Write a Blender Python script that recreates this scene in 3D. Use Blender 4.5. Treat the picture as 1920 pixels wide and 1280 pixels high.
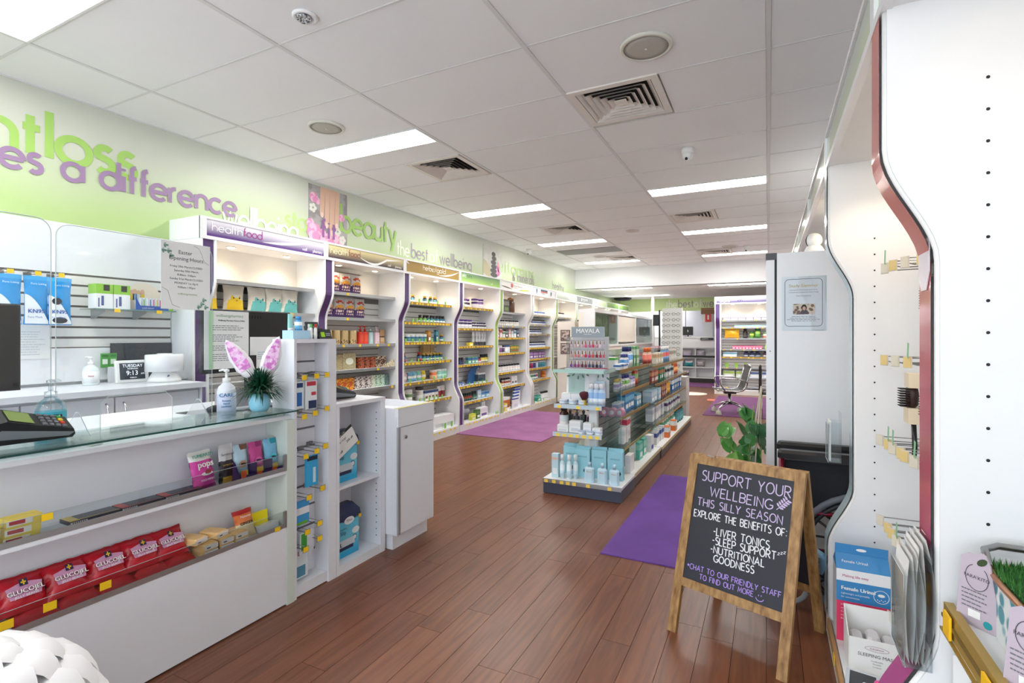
import bpy, math, random
from mathutils import Vector, Matrix
random.seed(7)
for _o in list(bpy.data.objects): bpy.data.objects.remove(_o, do_unlink=True)
SC = bpy.context.scene
COL = SC.collection
PI = math.pi

# ------------------------------------------------------------ camera, world, exposure
CAM_H = 1.335
cam = bpy.data.cameras.new('camera'); camo = bpy.data.objects.new('camera', cam); COL.objects.link(camo)
cam.sensor_width = 36.0; cam.lens = 962.25 / 1920 * 36.0; cam.shift_y = -10.0 / 1920
cam.clip_start = 0.02
camo.location = (0, 0, CAM_H); camo.rotation_euler = (PI / 2, 0, math.radians(26.559))
SC.camera = camo
world = bpy.data.worlds.new('daylight'); SC.world = world; world.use_nodes = True
_bg = world.node_tree.nodes['Background']
_bg.inputs[0].default_value = (0.80, 0.90, 1.0, 1); _bg.inputs[1].default_value = 1.6
SC.view_settings.view_transform = 'Standard'; SC.view_settings.look = 'None'
SC.view_settings.exposure = 1.2; SC.view_settings.gamma = 1.0; SC.view_settings.use_curve_mapping = False
PANEL_EMIT = 13.0        # ceiling light panels
BAY_LAMP = 2.6          # warm downlight in each shelving bay (W)

# ------------------------------------------------------------ materials
def lin(c):
    c = c / 255.0
    return c / 12.92 if c <= 0.04045 else ((c + 0.055) / 1.055) ** 2.4
def L3(rgb): return tuple(lin(v) for v in rgb)
_mats = {}
def M(rgb, rough=0.5, metal=0.0, noise=0.03, scale=9.0, coat=0.0, name=None):
    key = (rgb, rough, metal, noise, scale, coat)
    if key in _mats: return _mats[key]
    m = bpy.data.materials.new(name or 'colour_%d_%d_%d' % rgb); m.use_nodes = True
    nt = m.node_tree; b = nt.nodes['Principled BSDF']
    c = L3(rgb)
    tc = nt.nodes.new('ShaderNodeTexCoord'); nz = nt.nodes.new('ShaderNodeTexNoise'); rp = nt.nodes.new('ShaderNodeMix'); rp.data_type = 'RGBA'
    nz.inputs['Scale'].default_value = scale; nz.inputs['Detail'].default_value = 1.0
    nt.links.new(tc.outputs['Object'], nz.inputs['Vector'])
    nt.links.new(nz.outputs[0], rp.inputs[0])
    rp.inputs[6].default_value = tuple(v * (1 - noise) for v in c) + (1,)
    rp.inputs[7].default_value = tuple(min(1, v * (1 + noise)) for v in c) + (1,)
    nt.links.new(rp.outputs[2], b.inputs['Base Color'])
    b.inputs['Roughness'].default_value = rough; b.inputs['Metallic'].default_value = metal
    if coat: b.inputs['Coat Weight'].default_value = coat
    m.diffuse_color = c + (1,)
    _mats[key] = m; return m
def Memit(name, rgb, s):
    m = bpy.data.materials.new(name); m.use_nodes = True; nt = m.node_tree
    b = nt.nodes['Principled BSDF']; b.inputs['Base Color'].default_value = (*L3(rgb), 1)
    b.inputs['Emission Color'].default_value = (*L3(rgb), 1); b.inputs['Emission Strength'].default_value = s
    return m
def Mclear(name, tint, refl=0.06, rough=0.03):
    m = bpy.data.materials.new(name); m.use_nodes = True; nt = m.node_tree; nt.nodes.clear()
    out = nt.nodes.new('ShaderNodeOutputMaterial'); mix = nt.nodes.new('ShaderNodeMixShader')
    tr = nt.nodes.new('ShaderNodeBsdfTransparent'); gl = nt.nodes.new('ShaderNodeBsdfGlossy'); lw = nt.nodes.new('ShaderNodeLayerWeight')
    tr.inputs[0].default_value = (*L3(tint), 1); gl.inputs['Roughness'].default_value = rough
    mt = nt.nodes.new('ShaderNodeMath'); mt.operation = 'MULTIPLY_ADD'; mt.inputs[1].default_value = 0.5; mt.inputs[2].default_value = refl
    lw.inputs[0].default_value = 0.3
    nt.links.new(lw.outputs['Fresnel'], mt.inputs[0]); nt.links.new(mt.outputs[0], mix.inputs[0])
    nt.links.new(tr.outputs[0], mix.inputs[1]); nt.links.new(gl.outputs[0], mix.inputs[2]); nt.links.new(mix.outputs[0], out.inputs[0])
    return m
WHITE = M((236, 237, 238), 0.45, noise=0.015)
WHITE_GLOSS = M((238, 239, 241), 0.22, noise=0.012)
PAPER = M((240, 240, 238), 0.7, noise=0.02)
PLASTIC = M((238, 238, 236), 0.35, noise=0.02)
BLACK = M((22, 22, 24), 0.4, noise=0.1)
DARK = M((48, 50, 56), 0.5)
GREY = M((150, 152, 155), 0.5)
CHROME = M((205, 206, 208), 0.18, 1.0)
STEEL = M((150, 150, 150), 0.32, 1.0)
ALU = M((176, 178, 180), 0.35, 0.8)
YELLOW = M((250, 206, 22), 0.6)
GREENTAG = M((150, 205, 120), 0.6)
GOLD = M((178, 148, 74), 0.4, 0.3)
CREAM = M((238, 228, 210), 0.5)
LINE = M((70, 72, 80), 0.7)
LINE2 = M((120, 122, 128), 0.7)
GLASS = Mclear('clear_glass', (240, 248, 246), 0.05)
ACRYL = Mclear('clear_acrylic', (246, 249, 250), 0.03)
GLASS_EDGE = M((20, 70, 62), 0.15, noise=0.1)

def wood_floor_mat():
    m = bpy.data.materials.new('walnut_planks'); m.use_nodes = True; nt = m.node_tree; b = nt.nodes['Principled BSDF']
    N = nt.nodes.new; Lk = nt.links.new
    oi = N('ShaderNodeObjectInfo'); geo = N('ShaderNodeNewGeometry'); mp = N('ShaderNodeMapping'); add = N('ShaderNodeVectorMath'); add.operation = 'ADD'
    mul = N('ShaderNodeVectorMath'); mul.operation = 'SCALE'; mul.inputs[3].default_value = 37.0
    cmb = N('ShaderNodeCombineXYZ'); 
    Lk(oi.outputs['Random'], cmb.inputs[0]); Lk(oi.outputs['Random'], cmb.inputs[1]); Lk(cmb.outputs[0], mul.inputs[0])
    Lk(geo.outputs['Position'], add.inputs[0]); Lk(mul.outputs[0], add.inputs[1]); Lk(add.outputs[0], mp.inputs[0])
    mp.inputs['Scale'].default_value = (14, 0.9, 1)
    n1 = N('ShaderNodeTexNoise'); n1.inputs['Scale'].default_value = 2.2; n1.inputs['Detail'].default_value = 6; n1.inputs['Distortion'].default_value = 1.2
    Lk(mp.outputs[0], n1.inputs['Vector'])
    cr = N('ShaderNodeValToRGB'); e = cr.color_ramp.elements
    e[0].position = 0.25; e[0].color = (*L3((106, 62, 42)), 1); e[1].position = 0.8; e[1].color = (*L3((146, 92, 64)), 1)
    Lk(n1.outputs[0], cr.inputs[0])
    hsv = N('ShaderNodeHueSaturation'); mr = N('ShaderNodeMapRange'); mr.inputs[3].default_value = 0.76; mr.inputs[4].default_value = 0.94
    Lk(oi.outputs['Random'], mr.inputs[0]); Lk(mr.outputs[0], hsv.inputs['Value']); Lk(cr.outputs[0], hsv.inputs['Color']); Lk(hsv.outputs[0], b.inputs['Base Color'])
    b.inputs['Roughness'].default_value = 0.33
    return m
FLOOR_M = wood_floor_mat()

def mural_mat():
    m = bpy.data.materials.new('mural_green_print'); m.use_nodes = True; nt = m.node_tree; b = nt.nodes['Principled BSDF']; N = nt.nodes.new; Lk = nt.links.new
    geo = N('ShaderNodeNewGeometry'); sep = N('ShaderNodeSeparateXYZ'); Lk(geo.outputs['Position'], sep.inputs[0])
    mr = N('ShaderNodeMapRange'); mr.inputs[1].default_value = 2.15; mr.inputs[2].default_value = 2.9; Lk(sep.outputs[2], mr.inputs[0])
    nz = N('ShaderNodeTexNoise'); nz.inputs['Scale'].default_value = 0.9; Lk(geo.outputs['Position'], nz.inputs['Vector'])
    ad = N('ShaderNodeMath'); ad.operation = 'MULTIPLY_ADD'; ad.inputs[1].default_value = 0.5; Lk(nz.outputs[0], ad.inputs[0]); Lk(mr.outputs[0], ad.inputs[2])
    cr = N('ShaderNodeValToRGB'); e = cr.color_ramp.elements
    e[0].position = 0.3; e[0].color = (*L3((180, 206, 140)), 1); e[1].position = 1.15 if False else 1.0; e[1].color = (*L3((212, 216, 202)), 1)
    Lk(ad.outputs[0], cr.inputs[0]); Lk(cr.outputs[0], b.inputs['Base Color']); b.inputs['Roughness'].default_value = 0.4
    return m
MURAL_M = mural_mat()
def carpet_mat(rgb, name):
    m = bpy.data.materials.new(name); m.use_nodes = True; nt = m.node_tree; b = nt.nodes['Principled BSDF']; N = nt.nodes.new; Lk = nt.links.new
    tc = N('ShaderNodeTexCoord'); n1 = N('ShaderNodeTexNoise'); n1.inputs['Scale'].default_value = 2.5; n1.inputs['Detail'].default_value = 8
    Lk(tc.outputs['Object'], n1.inputs['Vector']); cr = N('ShaderNodeValToRGB'); e = cr.color_ramp.elements
    c = L3(rgb); e[0].position = 0.3; e[0].color = (*[v * .82 for v in c], 1); e[1].position = .7; e[1].color = (*[min(1, v * 1.15) for v in c], 1)
    Lk(n1.outputs[0], cr.inputs[0]); Lk(cr.outputs[0], b.inputs['Base Color']); b.inputs['Roughness'].default_value = 0.95
    n2 = N('ShaderNodeTexNoise'); n2.inputs['Scale'].default_value = 220; Lk(tc.outputs['Object'], n2.inputs['Vector'])
    bp = N('ShaderNodeBump'); bp.inputs['Strength'].default_value = 0.5; bp.inputs['Distance'].default_value = 0.004; Lk(n2.outputs[0], bp.inputs['Height']); Lk(bp.outputs[0], b.inputs['Normal'])
    return m
def grad_mat(name, lo, hi, z0, z1, rough=0.3, extra=None):
    """colour gradient over object-space height"""
    m = bpy.data.materials.new(name); m.use_nodes = True; nt = m.node_tree; b = nt.nodes['Principled BSDF']; N = nt.nodes.new; Lk = nt.links.new
    tc = N('ShaderNodeTexCoord'); sep = N('ShaderNodeSeparateXYZ'); Lk(tc.outputs['Object'], sep.inputs[0])
    mr = N('ShaderNodeMapRange'); mr.inputs[1].default_value = z0; mr.inputs[2].default_value = z1; Lk(sep.outputs[2], mr.inputs[0])
    cr = N('ShaderNodeValToRGB'); e = cr.color_ramp.elements; e[0].color = (*L3(lo), 1); e[1].color = (*L3(hi), 1); e[0].position = .1; e[1].position = .9
    if extra:
        x = e.new(extra[0]); x.color = (*L3(extra[1]), 1)
    Lk(mr.outputs[0], cr.inputs[0]); Lk(cr.outputs[0], b.inputs['Base Color']); b.inputs['Roughness'].default_value = rough
    return m
def pattern_mat(name, a, b_, scale=40.0, rough=0.5, kind='VORONOI'):
    m = bpy.data.materials.new(name); m.use_nodes = True; nt = m.node_tree; b = nt.nodes['Principled BSDF']; N = nt.nodes.new; Lk = nt.links.new
    tc = N('ShaderNodeTexCoord')
    t = N('ShaderNodeTexVoronoi') if kind == 'VORONOI' else N('ShaderNodeTexNoise')
    t.inputs['Scale'].default_value = scale; Lk(tc.outputs['Object'], t.inputs['Vector'])
    cr = N('ShaderNodeValToRGB'); cr.color_ramp.interpolation = 'LINEAR'; e = cr.color_ramp.elements; e[0].position = .42; e[1].position = .55
    e[0].color = (*L3(a), 1); e[1].color = (*L3(b_), 1)
    Lk(t.outputs[0], cr.inputs[0]); Lk(cr.outputs[0], b.inputs['Base Color']); b.inputs['Roughness'].default_value = rough
    return m

# ------------------------------------------------------------ mesh builder
class MB:
    def __init__(s): s.v = []; s.f = []; s.m = []; s.sm = []
    def add(s, vs, fs, mi=0, smooth=False):
        n = len(s.v); s.v += [tuple(p) for p in vs]
        for f in fs: s.f.append(tuple(n + i for i in f)); s.m.append(mi); s.sm.append(smooth)
        return s
    def box(s, x0, x1, y0, y1, z0, z1, mi=0):
        return s.add([(x0,y0,z0),(x1,y0,z0),(x1,y1,z0),(x0,y1,z0),(x0,y0,z1),(x1,y0,z1),(x1,y1,z1),(x0,y1,z1)],
            [(0,3,2,1),(4,5,6,7),(0,1,5,4),(1,2,6,5),(2,3,7,6),(3,0,4,7)], mi)
    def cbox(s, x0, x1, y0, y1, z0, z1, c=0.004, mi=0):
        """box with chamfered vertical and top edges"""
        c = min(c, (x1-x0)*.45, (y1-y0)*.45, (z1-z0)*.45)
        def ring(i, z): return [(x0+i+c,y0+i,z),(x1-i-c,y0+i,z),(x1-i,y0+i+c,z),(x1-i,y1-i-c,z),(x1-i-c,y1-i,z),(x0+i+c,y1-i,z),(x0+i,y1-i-c,z),(x0+i,y0+i+c,z)]
        vs = ring(0,z0)+ring(0,z1-c)+ring(c*.6,z1)
        fs = [tuple(range(7,-1,-1)), tuple(range(16,24))]
        for r in (0,8):
            for i in range(8): j=(i+1)%8; fs.append((r+i,r+j,r+8+j,r+8+i))
        return s.add(vs, fs, mi)
    def obox(s, o, ax, ay, az, mi=0):
        o=Vector(o); ax=Vector(ax); ay=Vector(ay); az=Vector(az)
        vs=[o,o+ax,o+ax+ay,o+ay,o+az,o+ax+az,o+ax+ay+az,o+ay+az]
        return s.add(vs,[(0,3,2,1),(4,5,6,7),(0,1,5,4),(1,2,6,5),(2,3,7,6),(3,0,4,7)],mi)
    def prism(s, poly, fn, t0, t1, mi=0, smooth=False):
        """poly 2d list; fn(a,b,t)->xyz"""
        n=len(poly); vs=[fn(a,b,t0) for a,b in poly]+[fn(a,b,t1) for a,b in poly]
        fs=[tuple(range(n-1,-1,-1)),tuple(range(n,2*n))]
        s.add(vs,fs,mi)
        k=len(s.v)-2*n
        for i in range(n):
            j=(i+1)%n; s.f.append((k+i,k+j,k+n+j,k+n+i)); s.m.append(mi); s.sm.append(smooth)
        return s
    def lathe(s, prof, n=16, c=(0,0), mi=0, sx=1.0, sy=1.0, smooth=True):
        """prof: (r,z) or (r,z,mi): mi applies to the band that ends at that point"""
        k=len(s.v)
        for p in prof:
            for i in range(n):
                a=2*PI*i/n; s.v.append((c[0]+p[0]*sx*math.cos(a),c[1]+p[0]*sy*math.sin(a),p[1]))
        for q in range(len(prof)-1):
            mm=prof[q+1][2] if len(prof[q+1])>2 else mi
            for i in range(n):
                j=(i+1)%n; s.f.append((k+q*n+i,k+q*n+j,k+(q+1)*n+j,k+(q+1)*n+i)); s.m.append(mm); s.sm.append(smooth)
        if prof[0][0]>1e-5: s.f.append(tuple(k+i for i in range(n-1,-1,-1))); s.m.append(mi); s.sm.append(False)
        if prof[-1][0]>1e-5:
            b=k+(len(prof)-1)*n; s.f.append(tuple(b+i for i in range(n))); s.m.append(prof[-1][2] if len(prof[-1])>2 else mi); s.sm.append(False)
        return s
    def tube(s, path, r, n=6, mi=0, close=False, smooth=True):
        P=[Vector(p) for p in path]; k=len(s.v); m=len(P)
        up=Vector((0.13,0.21,0.97))
        for i in range(m):
            if close: d=P[(i+1)%m]-P[i-1]
            else: d=P[min(i+1,m-1)]-P[max(i-1,0)]
            if d.length<1e-9: d=Vector((0,0,1))
            d.normalize(); a=d.cross(up)
            if a.length<1e-3: a=d.cross(Vector((1,0,0)))
            a.normalize(); b=d.cross(a)
            rr=r[i] if isinstance(r,(list,tuple)) else r
            for q in range(n):
                t=2*PI*q/n; s.v.append(tuple(P[i]+a*math.cos(t)*rr+b*math.sin(t)*rr))
        for i in range(m if close else m-1):
            i2=(i+1)%m
            for q in range(n):
                w=(q+1)%n; s.f.append((k+i*n+q,k+i*n+w,k+i2*n+w,k+i2*n+q)); s.m.append(mi); s.sm.append(smooth)
        if not close:
            s.f.append(tuple(k+q for q in range(n-1,-1,-1))); s.m.append(mi); s.sm.append(False)
            s.f.append(tuple(k+(m-1)*n+q for q in range(n))); s.m.append(mi); s.sm.append(False)
        return s
    def xf(s, mat, start=0):
        for i in range(start,len(s.v)): s.v[i]=tuple(mat@Vector(s.v[i]))
        return s
    def mesh(s, name, mats):
        me=bpy.data.meshes.new(name); me.from_pydata(s.v,[],s.f); 
        for m in (mats if isinstance(mats,(list,tuple)) else [mats]): me.materials.append(m)
        me.polygons.foreach_set('material_index',s.m); me.polygons.foreach_set('use_smooth',s.sm); me.update()
        return me
    def build(s, name, mats, parent=None, keep=False):
        """verts are in world space (translation-only parents) or the parent's local space (rotated parents)"""
        if not keep and s.v:
            xs=[p[0] for p in s.v]; ys=[p[1] for p in s.v]; zs=[p[2] for p in s.v]
            c=((min(xs)+max(xs))/2,(min(ys)+max(ys))/2,min(zs))
            s.v=[(p[0]-c[0],p[1]-c[1],p[2]-c[2]) for p in s.v]
        else: c=(0,0,0)
        o=bpy.data.objects.new(name,s.mesh(name,mats)); COL.objects.link(o)
        off=WL.get(parent.name,(0,0,0)) if parent else (0,0,0)
        WL[o.name]=c
        o.location=(c[0]-off[0],c[1]-off[1],c[2]-off[2])
        if parent: o.parent=parent
        return o
WL={}
def tag(o,label=None,cat=None,group=None,kind=None):
    if label: o['label']=label
    if cat: o['category']=cat
    if group: o['group']=group
    if kind: o['kind']=kind
    return o
def root(name,loc,label,cat,group=None,rz=0.0):
    o=bpy.data.objects.new(name,None); COL.objects.link(o); o.location=loc; o.rotation_euler=(0,0,rz); o.empty_display_size=0.1
    WL[o.name]=tuple(loc) if rz==0 else (0,0,0)
    return tag(o,label,cat,group)
def lroot(name,loc,label,cat,group=None,rz=0.0):
    """root whose children are built in local coordinates"""
    o=root(name,loc,label,cat,group,rz); WL[o.name]=(0,0,0); return o
def place(name,mesh,loc,rz=0.0,parent=None,rx=0.0,ry=0.0):
    o=bpy.data.objects.new(name,mesh); COL.objects.link(o); o.location=loc; o.rotation_euler=(rx,ry,rz)
    if parent: o.parent=parent
    return o
def copy_tree(o,parent=None):
    c=o.copy(); COL.objects.link(c)
    if parent: c.parent=parent
    for ch in list(o.children): copy_tree(ch,c)
    return c
ORD=['first','second','third','fourth','fifth','sixth','seventh','eighth','ninth','tenth','eleventh','twelfth','thirteenth','fourteenth','fifteenth','sixteenth']
def frame(o,x,y):
    """4x4 from origin, x axis, y axis (normal = x cross y)"""
    x=Vector(x).normalized(); y=Vector(y).normalized(); z=x.cross(y)
    m=Matrix.Identity(4)
    for i in range(3): m[i][0]=x[i]; m[i][1]=y[i]; m[i][2]=z[i]; m[i][3]=o[i]
    return m
# ------------------------------------------------------------ lettering
def arc(cx,cy,r,a0,a1,n=14,ry=None):
    ry=r if ry is None else ry
    return [(cx+r*math.cos(math.radians(a0+(a1-a0)*i/n)),cy+ry*math.sin(math.radians(a0+(a1-a0)*i/n))) for i in range(n+1)]
_C=lambda: arc(.5,.5,.5,0,360,24)
GL={ # geometric lower case, x height 1: (advance, strokes)
'a':(1.0,[_C(),[(1,0),(1,1)]]),'b':(1.0,[_C(),[(0,0),(0,1.8)]]),'c':(.92,[arc(.5,.5,.5,48,312,20)]),'d':(1.0,[_C(),[(1,0),(1,1.8)]]),
'e':(1.0,[arc(.5,.5,.5,0,318,22),[(0,.5),(1,.5)]]),'f':(.5,[[(.22,0),(.22,1.45)]+arc(.5,1.45,.28,180,95,6),[(0,1),(.5,1)]]),
'g':(1.0,[_C(),[(1,1),(1,-.1)]+arc(.5,-.1,.5,0,-150,12)]),'h':(.85,[[(0,0),(0,1.8)],[(0,.55)]+arc(.42,.58,.42,180,0,12)+[(.84,0)]]),
'i':(.12,[[(.06,0),(.06,1)],[(.06,1.35),(.06,1.5)]]),'k':(.8,[[(0,0),(0,1.8)],[(.7,1),(.08,.48)],[(.22,.6),(.78,0)]]),'l':(.12,[[(.06,0),(.06,1.8)]]),
'm':(1.4,[[(0,0),(0,1)],[(0,.6)]+arc(.35,.63,.35,180,0,10)+[(.7,0)],[(.7,.6)]+arc(1.05,.63,.35,180,0,10)+[(1.4,0)]]),
'n':(.82,[[(0,0),(0,1)],[(0,.58)]+arc(.41,.59,.41,180,0,12)+[(.82,0)]]),'o':(1.0,[_C()]),'p':(1.0,[_C(),[(0,1),(0,-.6)]]),
'r':(.45,[[(0,0),(0,1)],[(0,.62)]+arc(.38,.62,.38,180,85,8)]),
's':(.62,[arc(.31,.74,.26,40,215,10)+arc(.31,.26,.27,80,-140,12)]),
't':(.5,[[(.22,0),(.22,1.45)],[(0,1),(.5,1)]]),'u':(.82,[[(0,1)]+arc(.41,.41,.41,180,360,12)+[(.82,1)],[(.82,0),(.82,1)]]),
'v':(.85,[[(0,1),(.42,0),(.85,1)]]),'w':(1.3,[[(0,1),(.33,0),(.65,1),(.97,0),(1.3,1)]]),'y':(.85,[[(0,1),(.44,.05)],[(.85,1),(.3,-.6)]]),
'z':(.75,[[(0,1),(.75,1),(0,0),(.75,0)]]),'&':(.95,[[(.9,0),(.22,1.05)]+arc(.43,1.15,.23,200,-20,12)+[(.2,.6)]+arc(.36,.32,.34,140,330,12)+[(.9,.62)]]),' ':(.55,[])}
UC={'A':(.7,[[(0,0),(.36,1),(.7,0)],[(.12,.36),(.58,.36)]]),'B':(.55,[[(0,0),(0,1)]+[(.3,1)]+arc(.3,.76,.24,90,-90,8)+[(0,.52)],[(.3,.52)]+arc(.3,.26,.26,90,-90,8)+[(0,0)]]),
'C':(.65,[arc(.4,.5,.4,50,310,14,.5)]),'D':(.65,[[(0,0),(0,1)]+arc(.15,.5,.48,90,-90,12,.5)+[(0,0)]]),'E':(.5,[[(.5,1),(0,1),(0,0),(.5,0)],[(0,.52),(.42,.52)]]),
'F':(.5,[[(.5,1),(0,1),(0,0)],[(0,.52),(.4,.52)]]),'G':(.7,[arc(.4,.5,.4,50,330,14,.5)+[(.74,.42),(.45,.42)]]),'H':(.6,[[(0,0),(0,1)],[(.6,0),(.6,1)],[(0,.5),(.6,.5)]]),
'I':(.08,[[(.04,0),(.04,1)]]),'K':(.6,[[(0,0),(0,1)],[(.55,1),(.02,.45)],[(.18,.58),(.6,0)]]),'L':(.45,[[(0,1),(0,0),(.45,0)]]),
'M':(.75,[[(0,0),(.08,1),(.37,.25),(.67,1),(.75,0)]]),'N':(.6,[[(0,0),(0,1),(.6,0),(.6,1)]]),'O':(.75,[arc(.38,.5,.38,90,450,20,.5)]),
'P':(.55,[[(0,0),(0,1)]+arc(.28,.74,.27,90,-90,9)+[(0,.47)]]),'R':(.58,[[(0,0),(0,1)]+arc(.28,.74,.26,90,-90,9)+[(0,.48)],[(.22,.48),(.58,0)]]),
'S':(.5,[arc(.27,.76,.24,40,220,9)+arc(.25,.25,.26,80,-140,10)]),'T':(.65,[[(0,1),(.65,1)],[(.32,1),(.32,0)]]),'U':(.62,[[(0,1)]+arc(.31,.32,.31,180,360,10)+[(.62,1)]]),
'V':(.65,[[(0,1),(.32,0),(.65,1)]]),'W':(.95,[[(0,1),(.24,0),(.48,.85),(.72,0),(.95,1)]]),'X':(.6,[[(0,0),(.6,1)],[(0,1),(.6,0)]]),'Y':(.62,[[(0,1),(.3,.48),(.62,1)],[(.3,.48),(.28,0)]]),
'Z':(.55,[[(0,1),(.55,1),(0,0),(.55,0)]]),'-':(.3,[[(0,.5),(.3,.5)]]),':':(.1,[[(.05,.1),(.05,.2)],[(.05,.7),(.05,.8)]]),'*':(.4,[[(.2,.35),(.2,.85)],[(0,.48),(.4,.72)],[(0,.72),(.4,.48)]]),' ':(.35,[])}
def stroke_mb(mb,pts,w,fn,t0,t1,mi=0):
    """flat ribbon along a 2d polyline with thickness; fn(a,b,t)->xyz"""
    n=len(pts)
    closed=n>2 and abs(pts[0][0]-pts[-1][0])<1e-6 and abs(pts[0][1]-pts[-1][1])<1e-6
    if closed: pts=pts[:-1]; n-=1
    Lp=[];Rp=[]
    for i in range(n):
        if closed: a=pts[i-1]; b=pts[(i+1)%n]
        else: a=pts[max(i-1,0)]; b=pts[min(i+1,n-1)]
        p=pts[i]
        d0=Vector((p[0]-a[0],p[1]-a[1])); d1=Vector((b[0]-p[0],b[1]-p[1]))
        if d0.length<1e-9: d0=d1
        if d1.length<1e-9: d1=d0
        d0=d0.normalized(); d1=d1.normalized(); d=(d0+d1)
        if d.length<1e-3: d=d1
        d=d.normalized(); nn=Vector((-d[1],d[0])); k=1/max(.45,abs(nn.dot(Vector((-d1[1],d1[0])))))
        h=w/2*k; Lp.append((p[0]+nn[0]*h,p[1]+nn[1]*h)); Rp.append((p[0]-nn[0]*h,p[1]-nn[1]*h))
    for i in range(n if closed else n-1):
        j=(i+1)%n
        q=[Lp[i],Rp[i],Rp[j],Lp[j]]
        vs=[fn(a,b,t1) for a,b in q]; mb.add(vs,[(0,1,2,3)],mi)
    return mb
def stroke_text(s,h,w,gap,font=GL,sx=1.0,jit=0.0):
    """returns (strokes, total width) with x height / cap height h"""
    out=[];x=0.0
    for ch in s:
        adv,st=font.get(ch,(.5,[]))
        dx=random.uniform(-jit,jit)*h; dy=random.uniform(-jit,jit)*h
        for pl in st: out.append([(x+p[0]*h*sx+dx,p[1]*h+dy) for p in pl])
        x+=adv*h*sx+gap
    return out,x-gap
def lettering(name,s,h,w,gap,fm,mat,parent,font=GL,width=None,jit=0.0,keep=True,shear=None):
    """fm: 4x4 frame placing the text plane; one mesh per word"""
    st,tw=stroke_text(s,h,w,gap,font,1.0,jit)
    k=(width/tw) if width else 1.0
    mb=MB()
    for i,pl in enumerate(st):
        stroke_mb(mb,[(p[0]*k,p[1]+(shear*p[0]*k if shear else 0)) for p in pl],w,lambda a,b,t: fm@Vector((a,b,t)),0,0.0012+.0002*(i%7))
    return mb.build(name,mat,parent)
_txt={}
def text_mesh(s,size,align='LEFT'):
    key=(s,size,align)
    if key in _txt: return _txt[key]
    cu=bpy.data.curves.new('t','FONT'); cu.body=s; cu.size=size; cu.align_x=align; cu.resolution_u=2
    ob=bpy.data.objects.new('t',cu); me=bpy.data.meshes.new_from_object(ob); bpy.data.objects.remove(ob)
    r=([tuple(v.co) for v in me.vertices],[tuple(p.vertices) for p in me.polygons]); bpy.data.meshes.remove(me)
    _txt[key]=r; return r
def text(name,s,size,fm,mat,parent,align='LEFT',sx=1.0,bold=0.0):
    vs,fs=text_mesh(s,size,align); mb=MB()
    for i,dx in enumerate((-bold,0,bold) if bold else (0,)):
        mb.add([fm@Vector((v[0]*sx+dx,v[1],v[2]+0.0008+.00025*i)) for v in vs],fs)
    return mb.build(name,mat,parent)
def text_lines(name,n,w,lh,fm,mat,parent,th=0.3,ragged=.35,center=False):
    """illegible small print as thin bars"""
    mb=MB()
    for i in range(n):
        ww=w*(1-random.uniform(0,ragged)); x0=(w-ww)/2 if center else 0; y=-i*lh; x=x0
        while x<x0+ww:
            e=min(x0+ww,x+random.uniform(.05,.16)*w)
            mb.add([fm@Vector((p[0],p[1],.0006)) for p in ((x,y),(e,y),(e,y+lh*th),(x,y+lh*th))],[(0,1,2,3)]); x=e+w*.02
    return mb.build(name,mat,parent)
def disc(mb,c,r,fm,mi=0,n=14,ry=None,t=0.001,rot=0):
    ry=r if ry is None else ry; cr=math.cos(rot); sr=math.sin(rot)
    pts=[]
    for i in range(n):
        a=2*PI*i/n; x=r*math.cos(a); y=ry*math.sin(a); pts.append(fm@Vector((c[0]+x*cr-y*sr,c[1]+x*sr+y*cr,t)))
    return mb.add(pts,[tuple(range(n))],mi)
def rect(mb,x0,x1,y0,y1,fm,mi=0,t=0.001):
    return mb.add([fm@Vector((a,b,t)) for a,b in ((x0,y0),(x1,y0),(x1,y1),(x0,y1))],[(0,1,2,3)],mi)
# ============================================================ the room
CEIL=2.935; WLX=-4.21; WRX=0.63; YB=17.6
def struct(o): o['kind']='structure'; return o
fl=struct(MB().box(-4.4,1.6,-3.0,YB+.2,-0.08,-0.006).build('floor',M((70,42,30),.6)))
PW=0.131; PLEN=1.22
_pm={}
def plank_mesh(L):
    k=round(L,3)
    if k not in _pm:
        mb=MB(); g=.0005
        mb.add([(-PW/2+g,-L/2+g,-.006),(PW/2-g,-L/2+g,-.006),(PW/2-g,L/2-g,-.006),(-PW/2+g,L/2-g,-.006),
                (-PW/2+2*g,-L/2+2*g,0),(PW/2-2*g,-L/2+2*g,0),(PW/2-2*g,L/2-2*g,0),(-PW/2+2*g,L/2-2*g,0)],
               [(4,5,6,7),(0,1,5,4),(1,2,6,5),(2,3,7,6),(3,0,4,7)])
        _pm[k]=mb.mesh('plank',FLOOR_M)
    return _pm[k]
far=MB(); nplank=0
for c in range(int((1.5+4.2)/PW)):
    x=-4.2+PW*(c+.5); y=-2.9-random.random()*PLEN
    while y<YB:
        y1=y+PLEN
        if y1>-2.9:
            vis=(x>-2.25 and x<.75 and y1>.9) or (x<=-2.25 and y1>3.1 and x>-4.05)
            if vis and y<7.2 and nplank<300:
                place('plank',plank_mesh(PLEN),(x,y+PLEN/2,.08-.0),0,fl).location=(x-WL['floor'][0],y+PLEN/2-WL['floor'][1],0-WL['floor'][2]); nplank+=1
            else:
                a,b=max(y,-2.9)+.002,min(y1,YB)-.002
                if b>a: far.add([(x-PW/2+.0008,a,0),(x+PW/2-.0008,a,0),(x+PW/2-.0008,b,0),(x-PW/2+.0008,b,0)],[(0,1,2,3)])
        y=y1
tag(far.build('planks_far',FLOOR_M,fl),kind='stuff')
TILE=M((240,240,240),.8,noise=.012,scale=3)
GRID=M((222,222,220),.6)
ce=struct(MB().box(-4.4,1.6,-3.0,11.85,CEIL+.03,CEIL+.1).build('ceiling',M((200,200,198),.8)))
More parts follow.
